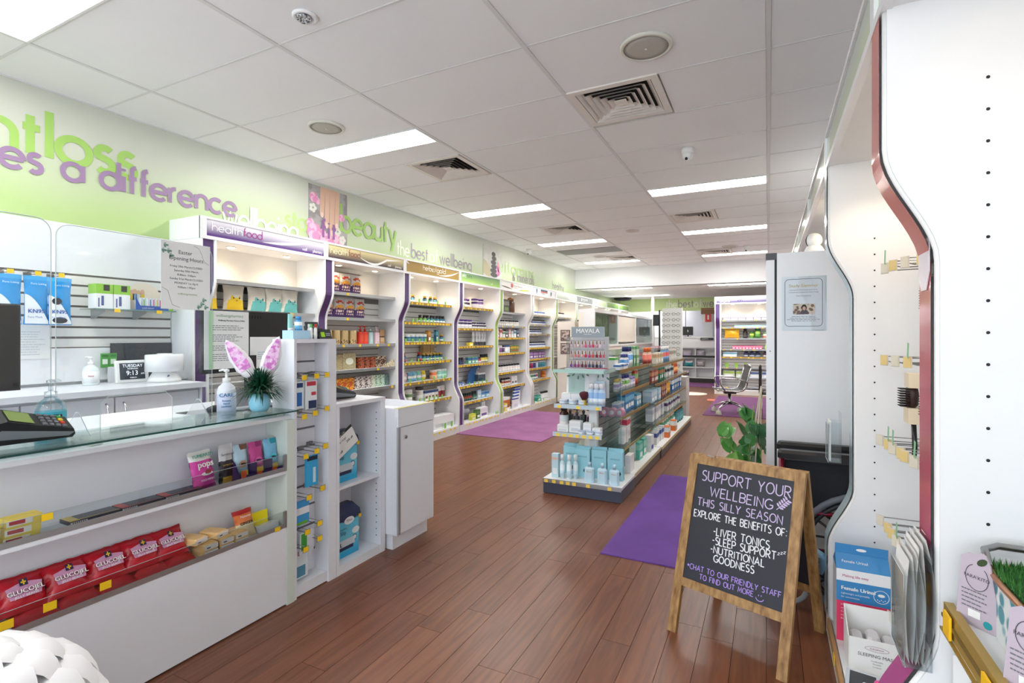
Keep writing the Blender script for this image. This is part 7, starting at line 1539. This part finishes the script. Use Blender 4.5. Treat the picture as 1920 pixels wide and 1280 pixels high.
for i in range(4): at_(pump(.05,.045,.2-.02*(i%2),(36,32,34),(24,24,26),(70,66,66)),'dark_pump',-1.6+.062*i,4.38,.5055,ORD[i]+' black pump bottle from left behind the lower island shelf','bottle','black pump bottles')
at_(bottle(.04,.22,(60,36,32),(26,24,24),(226,222,220),(200,206,214),14),'dark_bottle',-1.63,4.3,.5055,'tall brown bottle at the left of the lower island shelf','bottle')
for i,(x,w,h) in enumerate(((-1.6,.1,.06),(-1.49,.1,.1),(-1.38,.07,.09),(-1.3,.07,.05))): at_(carton(w,.07,h,(242,244,246),(232,236,240),(214,220,228)),'white_carton',x,4.22,.5055,['leftmost','second','third','rightmost'][i]+' white cosmetic carton on the lower island end shelf','box')
for i in range(3): at_(tub(.03,.03,(236,240,246),(190,204,226),(236,240,246),(206,220,240)),'flat_jar',-1.42+.075*i,4.165,.5055,ORD[i]+' flat blue jar from left at the lower island shelf front','jar','flat blue jars')
AQ=(158,214,228)
AQB=lambda: pcarton(.17,.06,.25,M(AQ,.45),(176,224,236))
for i,(x,y) in enumerate(((-1.56,4.3),(-1.43,4.24),(-1.29,4.26),(-1.15,4.26))):
    o=place('aqua_carton',cached('aquac',lambda: MB().box(-.065,.065,-.03,.03,0,.24,0).box(-.065,.065,-.001,.001,.24,.265,0).mesh('aqua_carton',M(AQ,.45))),(x,y,.1255)); tag(o,['rear left','left','middle','right'][i]+' aqua carton on the island end deck','box'); text('lettering','wotnot',.028,frame((-.0,-.0306,.17),(1,0,0),(0,0,1)),M((110,150,160),.5),o,'CENTER'); mb=MB(); disc(mb,(.03,.06),.02,frame((0,-.0306,0),(1,0,0),(0,0,1))); mb.build('dark_dot',M((40,60,80),.5),o)
for i,(x,y) in enumerate(((-1.575,4.115),(-1.515,4.12),(-1.47,4.15))): at_(bottle(.022,.2,(206,232,240),(238,244,246),(196,226,238),(226,240,246),14),'sunscreen_tube',x,y,.1255,ORD[i]+' slim aqua lotion tube from left on the island end deck','tube','slim aqua tubes')
at_(carton(.06,.05,.2,(196,226,238),(226,196,180),(232,240,244),.75,.85),'slim_carton',-1.64,4.13,.1255,'slim aqua carton at the left end of the island deck','box')
for i,x in enumerate((-1.33,-1.22,-1.12)):
    o=place('baby_wash_bottle',cached('wash',lambda: MB().cbox(-.04,.04,-.022,.022,0,.125,.014,0).lathe([(.012,.125),(.012,.14),(.014,.14),(.014,.165),(.004,.167),(.001,.167)],12).mesh('wash_bottle',[M((196,226,240),.3)])),(x,4.1,.1255)); tag(o,ORD[i]+' pale aqua wash bottle from left on the island end deck','bottle','aqua wash bottles'); text('lettering','3bees',.018,frame((0,-.0226,.085),(1,0,0),(0,0,1)),M((200,150,90),.5),o,'CENTER')
# island side stock, facing +X
IG='stock on the island gondola'
def side(items,sec):
    for z,shn,lst in items:
        for (mesh,nm,n,y,p,x,desc,cat) in lst:
            for i in range(n):
                o=place(nm,mesh,(x+random.uniform(-.008,.008),y+i*p,z+.0008),PI/2+random.uniform(-.08,.08)); tag(o,desc+((', '+ORD[i]+' from front') if n>1 else '')+', '+shn+' of '+sec+' island',cat,(desc+' on '+shn+' of '+sec+' island') if n>1 else None)
C=carton; Bt=bottle
side([(1.03,'top shelf',[(C(.14,.1,.11,(236,240,240),(90,180,70),(200,220,230),.78,.98),'carton',1,4.63,.1,-1.3,'white carton with green lid','box'),(C(.1,.06,.05,(236,240,246),(50,110,190)),'carton',3,4.6,.1,-1.22,'small white and blue carton','box'),(Bt(.035,.13,(238,242,244),(60,70,140),(226,236,244),(60,140,210),14),'bottle',2,4.9,.08,-1.26,'white bottle with navy cap','bottle'),(Bt(.05,.2,(226,232,236),(36,46,110),(232,240,246),(70,150,220),16),'bottle',2,5.05,.12,-1.27,'large clear bottle with navy cap','bottle'),(C(.05,.12,.2,(120,180,120),(220,236,214)),'carton',4,5.27,.055,-1.28,'green and white packet','box')]),
(.83,'second shelf',[(Bt(.028,.11,(238,238,232),(240,190,40),(214,206,226),(150,120,180)),'bottle',3,4.62,.075,-1.25,'white bottle with yellow cap','bottle'),(Bt(.028,.13,(236,240,244),(60,60,140),(236,236,236),(120,180,80)),'bottle',3,4.86,.075,-1.25,'white bottle with blue cap','bottle'),(tub(.05,.1,(232,228,240),(150,130,190),(232,230,240),(190,170,214)),'tub',2,5.1,.11,-1.26,'lilac tub','tub'),(Bt(.025,.19,(206,70,50),(240,240,240),(214,90,60),(120,170,90)),'bottle',3,5.36,.06,-1.26,'red spray bottle','bottle')]),
(.61,'third shelf',[(C(.06,.06,.11,(226,232,244),(130,150,200)),'carton',3,4.66,.07,-1.26,'pale blue carton','box'),(C(.12,.08,.16,(40,130,196),(110,190,230)),'carton',3,4.95,.13,-1.27,'bright blue pack','pack'),(C(.08,.06,.12,(110,180,220),(236,240,244)),'carton',2,5.38,.1,-1.25,'sky blue and white carton','box')]),
(.33,'fourth shelf',[(C(.14,.07,.21,(240,240,240),(214,60,90),(226,200,206),.68,.92),'carton',1,5.0,.1,-1.25,'white carton with red oval band','box'),(C(.05,.05,.14,(244,244,246),(226,230,236)),'carton',3,4.75,.055,-1.23,'slim white carton','box')]),
(.125,'deck',[(C(.07,.1,.17,(70,120,80),(50,80,60),(140,180,130)),'carton',5,4.62,.075,-1.25,'dark green carton','box'),(C(.14,.05,.15,(244,244,244),(238,238,240)),'carton',1,4.6,.1,-1.11,'plain white display carton','box'),(C(.12,.04,.17,(100,200,180),(150,220,200)),'carton',2,5.1,.2,-1.15,'mint green leaflet box','box'),(C(.12,.08,.17,(238,240,244),(230,234,240),(60,90,190),.6,.62),'carton',1,5.5,.1,-1.13,'white carton with blue print','box')])],'near')
side([(1.0,'top shelf',[(Bt(.03,.2,(206,170,150),(226,110,50),(160,60,50),(196,90,70)),'bottle',3,5.95,.11,-1.26,'brown bottle with orange cap','bottle'),(C(.1,.05,.13,(214,206,190),(190,150,110)),'carton',3,6.4,.14,-1.24,'tan packet','pack'),(Bt(.03,.2,(110,150,190),(240,240,240),(120,160,200),(190,60,50)),'bottle',4,6.9,.12,-1.25,'blue bottle with white cap','bottle'),(C(.08,.05,.15,(222,214,206),(160,150,140)),'carton',4,7.45,.13,-1.24,'pale grey packet','pack')]),
(.8,'second shelf',[(C(.05,.03,.14,(150,70,60),(206,140,100)),'carton',6,5.95,.07,-1.2,'brown comb pack','pack'),(C(.05,.03,.14,(60,130,100),(190,120,80)),'carton',4,6.45,.08,-1.2,'green brush pack','pack'),(C(.12,.06,.12,(206,206,206),(50,60,70)),'carton',4,6.9,.16,-1.22,'grey and black packet','pack'),(Bt(.03,.15,(200,70,50),(236,130,60),(220,120,80),(236,170,90)),'bottle',3,7.6,.11,-1.22,'orange bottle','bottle')]),
(.585,'third shelf',[(C(.16,.1,.13,(180,206,230),(206,226,240)),'carton',3,5.92,.18,-1.22,'pale blue wipes pack','pack'),(C(.05,.03,.15,(150,80,70),(210,150,110)),'carton',4,6.5,.08,-1.18,'brown brush pack','pack'),(Bt(.03,.19,(214,150,40),(236,236,230),(230,180,80),(206,140,40)),'bottle',3,6.9,.09,-1.2,'amber bottle with white cap','bottle'),(C(.09,.06,.17,(50,110,180),(226,232,240)),'carton',6,7.25,.13,-1.2,'blue and white carton','box')]),
(.36,'fourth shelf',[(C(.14,.08,.15,(226,230,240),(190,196,214)),'carton',4,6.0,.2,-1.22,'pale lilac carton','box'),(C(.1,.06,.12,(226,226,230),(90,60,120)),'carton',6,6.9,.18,-1.2,'white and purple carton','box')]),
(.125,'deck',[(C(.09,.06,.15,(230,234,240),(60,90,170)),'carton',4,5.85,.13,-1.14,'white and navy carton','box'),(Bt(.045,.2,(60,140,110),(236,240,240),(90,170,140),(226,236,230),14),'bottle',6,6.45,.15,-1.18,'green mouthwash bottle','bottle'),(C(.12,.07,.13,(232,120,50),(236,240,240),(120,180,200),.5,.95),'carton',2,6.35,.5,-1.1,'orange and white carton','box'),(Bt(.04,.22,(40,110,120),(60,50,40),(90,160,170),(60,130,140),14),'bottle',4,7.5,.13,-1.16,'teal bottle','bottle')])],'far')
for i in range(3):
    o=MB().lathe([(.035,0),(.04,.006),(.04,.07),(.032,.076),(.001,.076)],18).xf(Matrix.Translation((-1.32+.07*i,4.56,.655))@Matrix.Rotation(PI/2,4,'X')).build('pink_bath_roll',[M((214,140,170),.4)]); tag(o,ORD[i]+' round pink bath gift from left beside the third island shelf','gift',"round pink gifts on the island")
    mb=MB().lathe([(.02,0),(.02,.002),(.001,.002)],14).xf(Matrix.Translation((-1.32+.07*i,4.483,.655))@Matrix.Rotation(PI/2,4,'X')); mb.build('white_ring',M((244,226,232),.4),o)
# spectacle stand at the island end
r=root('spectacle_stand',(-1.4,8.5,0),'tall reading glasses stand at the far end of the island','spectacle stand')
MB().box(-1.52,-1.22,8.42,8.5,.7,1.78).build('panel',M((230,230,226),.4),r); MB().box(-1.6,-1.14,8.3,8.65,0,.7).build('plinth_box',M((206,202,200),.5),r); MB().tube([(-1.56,8.4,.7),(-1.56,8.4,1.75)],.014,8).build('black_pole',BLACK,r); MB().box(-1.66,-1.57,8.38,8.42,1.5,1.68).build('black_mirror',BLACK,r)
gl=cached('specs',lambda: MB().tube([(-.06+.026*math.cos(t)+.026,0,.018*math.sin(t)) for t in [2*PI*i/10 for i in range(10)]],.003,4,0,True).tube([(.034+.026*math.cos(t),0,.018*math.sin(t)) for t in [2*PI*i/10 for i in range(10)]],.003,4,0,True).tube([(-.01,0,.004),(.01,0,.004)],.003,4).tube([(-.062,0,.008),(-.058,.1,.008)],.002,4).tube([(.062,0,.008),(.058,.1,.008)],.002,4).mesh('reading_glasses',[M((40,36,40),.3)]))
for i in range(11):
    for j in range(2):
        o=place('reading_glasses',gl,(-1.445+.15*j,8.31,.78+.09*i),0); tag(o,'reading glasses, %s pair up in the %s column of the stand'%(ORD[i],['left','right'][j]),'glasses','reading glasses on the stand')
# ============================================================ further fixtures on the left
r=root('display_tower',(-3.8,9.75,0),'white display tower with framed pictures beside the left bays','display tower')
MB().box(-3.79,-3.42,9.62,9.95,.02,1.63).build('tower_body',M((240,232,222),.5),r); MB().box(-3.78,-3.44,9.64,9.95,0,.02).build('tower_foot',DARK,r)
for z in (.98,1.24): 
    f=MB().box(-3.72,-3.52,9.612,9.62,z,z+.22).build('picture_frame',M((110,96,90),.4),r); MB().box(-3.7,-3.54,9.609,9.612,z+.02,z+.2).build('picture',pattern_mat('portrait_print%d'%int(z*100),(96,80,84),(206,190,180),20,.4,'NOISE'),f)
MB().box(-3.42,-3.41,9.7,9.9,.8,1.4).build('side_strip',M((60,60,64),.5),r)
r=root('glass_display_gondola',(-3.0,12.2,0),'long white gondola with glass display cases on its upper half','display cabinet')
MB().box(-3.3,-3.02,9.5,15.0,.02,1.12).build('lower_body',M((236,230,220),.5),r); MB().box(-3.3,-2.98,9.5,15.0,1.12,1.16).build('ledge',WHITE,r); MB().box(-3.3,-3.2,9.5,15.0,1.16,1.8).build('rear_body',M((238,232,222),.5),r); MB().box(-3.3,-2.98,9.5,15.0,1.8,1.86).build('top',WHITE,r); MB().box(-3.28,-3.04,9.52,14.98,0,.02).build('foot',DARK,r)
for y in (9.5,11.2,12.9,14.95): MB().box(-3.2,-2.98,y,y+.05,1.16,1.8).build('case_post',WHITE,r)
MB().box(-3.0,-2.995,9.55,11.2,1.18,1.79).build('case_glass',GLASS,r); MB().box(-3.195,-3.19,9.56,11.19,1.18,1.79).build('case_picture',pattern_mat('meadow_print',(110,140,70),(196,206,150),7,.4,'NOISE'),r); MB().box(-3.0,-2.99,11.25,12.9,1.2,1.78).build('case_door',M((236,228,214),.5),r); MB().box(-3.0,-2.995,12.95,14.95,1.18,1.79).build('case_glass',GLASS,r)
mb=MB()
for i in range(8): mb.box(-3.02,-3.0185,9.5,15.0,.2+.1*i,.21+.1*i)
tag(mb.build('grooves',M((120,116,110),.6),r),kind='stuff')
# ============================================================ dispensary at the rear
wbk=root('dispensary_counter',(-2.4,16.1,0),'white dispensary counter with open shelves at the rear','counter')
MB().box(-4.15,-1.2,15.65,15.8,0,.12).build('kick',M((44,40,42),.5),wbk)
MB().box(-4.15,-1.2,15.95,16.3,.12,1.28).build('rear_panel',WHITE,wbk); MB().box(-4.15,-1.2,15.6,16.3,1.28,1.32).build('counter_top',WHITE,wbk); MB().box(-4.15,-1.2,15.62,15.66,1.0,1.28).build('front_fascia',WHITE,wbk)
for z in (.12,.42,.7,.97): MB().box(-4.15,-1.2,15.66,15.95,z,z+.025).build('shelf',WHITE,wbk)
for x in (-3.3,-2.5,-1.9,-1.22): MB().box(x,x+.02,15.66,15.95,.145,1.0).build('divider',WHITE,wbk)
for i,(x,z,c,n,d) in enumerate(((-2.4,.725,(196,180,206),2,'lilac pad pack'),(-1.78,.725,(200,186,206),1,'pale violet pad pack'),(-2.35,.445,(40,150,160),2,'teal pad pack'),(-1.78,.445,(206,196,196),1,'grey pad pack'),(-2.2,.145,(90,76,80),1,'brown pad pack'),(-3.2,.445,(206,200,206),2,'white pad pack'))):
    for j in range(n):
        o=place('pad_pack',pouch(.24,.2,.14,[c,(232,228,232),tuple(int(v*.8) for v in c)],[(.25,2),(.6,0),(1,1)],seed=i),(x+.26*j,15.8,z+.0005),0); tag(o,d+((', '+ORD[j]+' from left') if n>1 else '')+', on dispensary shelves','pack')
r=root('barrier_belt',(-2.05,15.55,0),'black barrier belt stretched before the dispensary shelves','belt'); MB().box(-2.88,-1.28,15.545,15.555,.72,.78).build('belt',BLACK,r)
for x in (-2.9,-1.26): MB().lathe([(.12,.0),(.12,.02),(.03,.03),(.028,.85),(.001,.86)],16,(x,15.45)).build('belt_post',BLACK,r)
for i,(x,w) in enumerate(((-2.55,.36),(-2.16,.3))):
    r=root('computer_monitor',(x,16.1,1.32),['left','right'][i]+' black computer monitor on the dispensary counter','monitor'); MB().cbox(x-w/2,x+w/2,16.1,16.13,1.36,1.62,.01).build('housing',BLACK,r); MB().box(x-.1,x+.1,16.05,16.2,1.3205,1.33).build('stand_base',BLACK,r); MB().box(x-.02,x+.02,16.13,16.15,1.33,1.5).build('stand_neck',BLACK,r); MB().box(x-.015,x+.015,16.095,16.1,1.46,1.52).build('logo_plate',M((200,200,204),.3),r)
o=MB().box(-1.72,-1.45,16.0,16.2,1.3205,1.75).build('printer_tower',M((206,208,214),.5)); tag(o,'pale tower unit on the right of the dispensary counter','unit')
r=root('fire_sign',(-1.58,15.99,1.78),'red and white fire extinguisher sign at the dispensary','sign'); MB().box(-1.66,-1.5,15.985,15.99,1.75,1.98).build('plate',M((206,50,50),.4),r); MB().box(-1.6,-1.56,15.982,15.985,1.82,1.95).build('symbol',PAPER,r)
for i in range(2):
    o=MB().cbox(-1.78,-1.42,16.02,16.25,1.99+.09*i,2.075+.09*i,.004).build('cardboard_box',M((150,110,80),.6)); tag(o,['lower','upper'][i]+' brown cardboard box above the fire sign','box')
MB().box(-1.75,-1.45,16.1,16.25,1.751,1.99).build('box_riser',WHITE,wbk)
o=MB().box(-1.75,-1.4,15.59,15.6,1.22,1.29).build('counter_plaque',M((50,50,54),.4)); tag(o,'small dark plaque on the dispensary counter edge','plaque'); text('lettering','SCRIPTS',.05,frame((-1.72,15.589,1.237),(1,0,0),(0,0,1)),PAPER,o)
struct(MB().box(-4.21,-1.1,16.05,16.12,2.09,2.475).build('trim_2',M((206,226,158),.4)))
tr=bpy.data.objects['trim_2']
lettering('lettering','the',.13,.025,.05,frame((-2.78,16.047,2.2),(1,0,0),(0,0,1)),WHT,tr,width=.3); lettering('lettering','best',.13,.025,.05,frame((-2.42,16.047,2.2),(1,0,0),(0,0,1)),PGR,tr,width=.42); lettering('lettering','of',.13,.025,.05,frame((-1.97,16.047,2.2),(1,0,0),(0,0,1)),WHT,tr,width=.2); lettering('lettering','wellbeing',.13,.025,.05,frame((-1.72,16.047,2.2),(1,0,0),(0,0,1)),PGR,tr,width=1.0)
for i in range(3):
    o=MB().box(-3.0+.62*i,-2.4+.62*i,17.3,17.5,0.0,2.2).build('cupboard',M((206,206,222),.5)); tag(o,['left','middle','right'][i]+' pale lilac tall cupboard behind the dispensary','cupboard')
struct(MB().box(-3.02,-2.94,15.0,15.08,0,2.475).build('trim_3',WHITE))
o=MB().lathe([(.001,2.38),(.2,2.4),(.26,2.44),(.26,2.46),(.1,2.475),(.001,2.475)],24,(-3.9,15.2)).build('black_ceiling_dome',BLACK); tag(o,'black oval dome under the lowered ceiling at the rear left','dome')
# ============================================================ chrome chairs
def chair(loc,rz,label):
    r=lroot('office_chair',loc,label,'chair','chrome ribbed chairs',rz)
    SL=M((60,60,60),.45)
    # local: front = -x, width along y
    prof=[(-.24,.43),(-.1,.415),(.08,.405),(.17,.43),(.21,.5),(.25,.65),(.30,.84)]
    for s in (-.24,.24): MB().tube([(a,s,b) for a,b in prof],.013,8).build('side_rail',CHROME,r)
    mb=MB(); 
    for i in range(len(prof)-1):
        (a,b),(c,d)=prof[i],prof[i+1]
        for k in range(3):
            t0,t1=k/3,(k+1)/3; p0=(a+(c-a)*t0,b+(d-b)*t0); p1=(a+(c-a)*t1,b+(d-b)*t1); pm=((p0[0]+p1[0])/2,(p0[1]+p1[1])/2+.008)
            mb.add([(p0[0],-.235,p0[1]),(p0[0],.235,p0[1]),(pm[0],.235,pm[1]),(pm[0],-.235,pm[1])],[(0,1,2,3)]); mb.add([(pm[0],-.235,pm[1]),(pm[0],.235,pm[1]),(p1[0],.235,p1[1]),(p1[0],-.235,p1[1])],[(0,1,2,3)])
    mb.build('ribbed_sling',SL,r)
    for s in (-.265,.265): MB().tube([(-.12,s,.42),(-.19,s,.52),(-.2,s,.6),(-.16,s,.635),(.1,s,.615),(.2,s,.59),(.23,s,.55),(.22,s,.47),(.12,s,.415)],.011,8).build('armrest',CHROME,r)
    MB().tube([(.295,-.24,.83),(.31,0,.85),(.295,.24,.83)],.014,8).build('head_bar',CHROME,r)
    MB().box(-.09,.1,-.06,.06,.35,.4).build('under_seat_bracket',BLACK,r); MB().lathe([(.034,.16),(.03,.2),(.026,.36)],14).build('column',CHROME,r); MB().tube([(-.2,-.2,.405),(-.2,.2,.405)],.012,8).build('front_cross_bar',CHROME,r)
    for i in range(4):
        a=PI/4+i*PI/2; c,s=math.cos(a),math.sin(a); MB().tube([(0,0,.2),(.12*c,.12*s,.185),(.3*c,.3*s,.115)],[.03,.022,.015],8).build('base_arm',CHROME,r)
        MB().lathe([(.055,.0085),(.05,.03),(.036,.08),(.012,.09),(.012,.12)],16,(.3*c,.3*s)).build('foot_cup',M((176,172,160),.6),r)
chair((-.6,9.55,0),.25,'chrome swivel chair with ribbed grey sling on the rear carpet')
r=root('dark_panel_chair',(-.1,9.3,0),'black upright chair back partly behind the fridge','chair'); MB().cbox(-.14,-.1,9.1,9.5,.42,.86,.02).build('backrest',BLACK,r); MB().cbox(-.1,.3,9.1,9.5,.4,.44,.02).build('seat',BLACK,r)
for x,y in ((-.1,9.12),(-.1,9.48),(.28,9.12),(.28,9.48)): MB().tube([(x,y,.009),(x,y,.4)],.012,8).build('leg',CHROME,r)
# ============================================================ trailing plant by the fridge
r=root('trailing_plant',(-.12,4.35,0),'leafy green pothos with rope stakes beside the fridge','potted plant')
PX,PY=-.1,4.4
MB().lathe([(.1,.002),(.12,.02),(.14,.2),(.145,.22),(.13,.22),(.12,.19),(.001,.19)],22,(PX,PY)).build('pot',M((120,96,80),.6),r)
for i,(dx,dy) in enumerate(((-.05,0),(0,-.04),(.04,.03))): MB().tube([(PX+dx,PY+dy,.19),(PX+dx*.6+.02,PY+dy,.55),(PX+.05,PY,.95)],.006,6).build('rope',M((206,196,176),.8),r)
rr_=random.Random(12)
LEAF=[M((56,122,56),.35),M((84,150,66),.35),M((34,90,50),.35),M((110,160,70),.35)]
def leafmesh(mi):
    def f():
        mb=MB(); out=[(0,0),(.03,-.012),(.048,.01),(.05,.04),(.035,.075),(0,.115)]; 
        ctr=[(0,0,0),(0,.03,-.006),(0,.06,-.008),(0,.09,-.004),(0,.115,-.012)]
        for s in (-1,1):
            o=[(s*x,y,.012*abs(x)/.05) for x,y in out]
            mb.add([ctr[0],o[1],o[2],o[3],ctr[1]],[(0,1,2,3,4) if s>0 else (4,3,2,1,0)],0,True); mb.add([ctr[1],o[3],o[4],ctr[3]],[(0,1,2,3) if s>0 else (3,2,1,0)],0,True); mb.add([ctr[3],o[4],ctr[4]],[(0,1,2) if s>0 else (2,1,0)],0,True)
        return mb.mesh('leaf',LEAF[mi])
    return cached(('leaf',mi),f)
stems=[[(0,0,.2),(-.04,-.02,.4),(-.02,-.02,.62),(.0,0,.8)],[(0,0,.2),(-.1,-.02,.36),(-.18,-.05,.5),(-.24,-.08,.56)],[(0,0,.2),(.05,-.04,.35),(.05,-.04,.6)],[(0,0,.2),(-.08,-.06,.28),(-.16,-.1,.3)]]
for st in stems: MB().tube([(PX+a,PY+b,c) for a,b,c in st],.004,5).build('stem',M((120,150,70),.6),r)
for i in range(54):
    st=stems[i%4]; t=rr_.random()**.8*(len(st)-1); k=min(int(t),len(st)-2); q=t-k; p=[st[k][j]*(1-q)+st[k+1][j]*q for j in range(3)]
    o=place('leaf',leafmesh(i%4),(0,0,0),0,r); o.location=(PX+p[0]+rr_.uniform(-.07,.05)+.12,PY+p[1]+rr_.uniform(-.06,.06)-4.35,p[2]+rr_.uniform(-.02,.06)); o.rotation_euler=(rr_.uniform(.5,1.5),rr_.uniform(-.5,.5),rr_.uniform(-1.0,1.4)); s=rr_.uniform(.7,1.15); o.scale=(s,s,s)
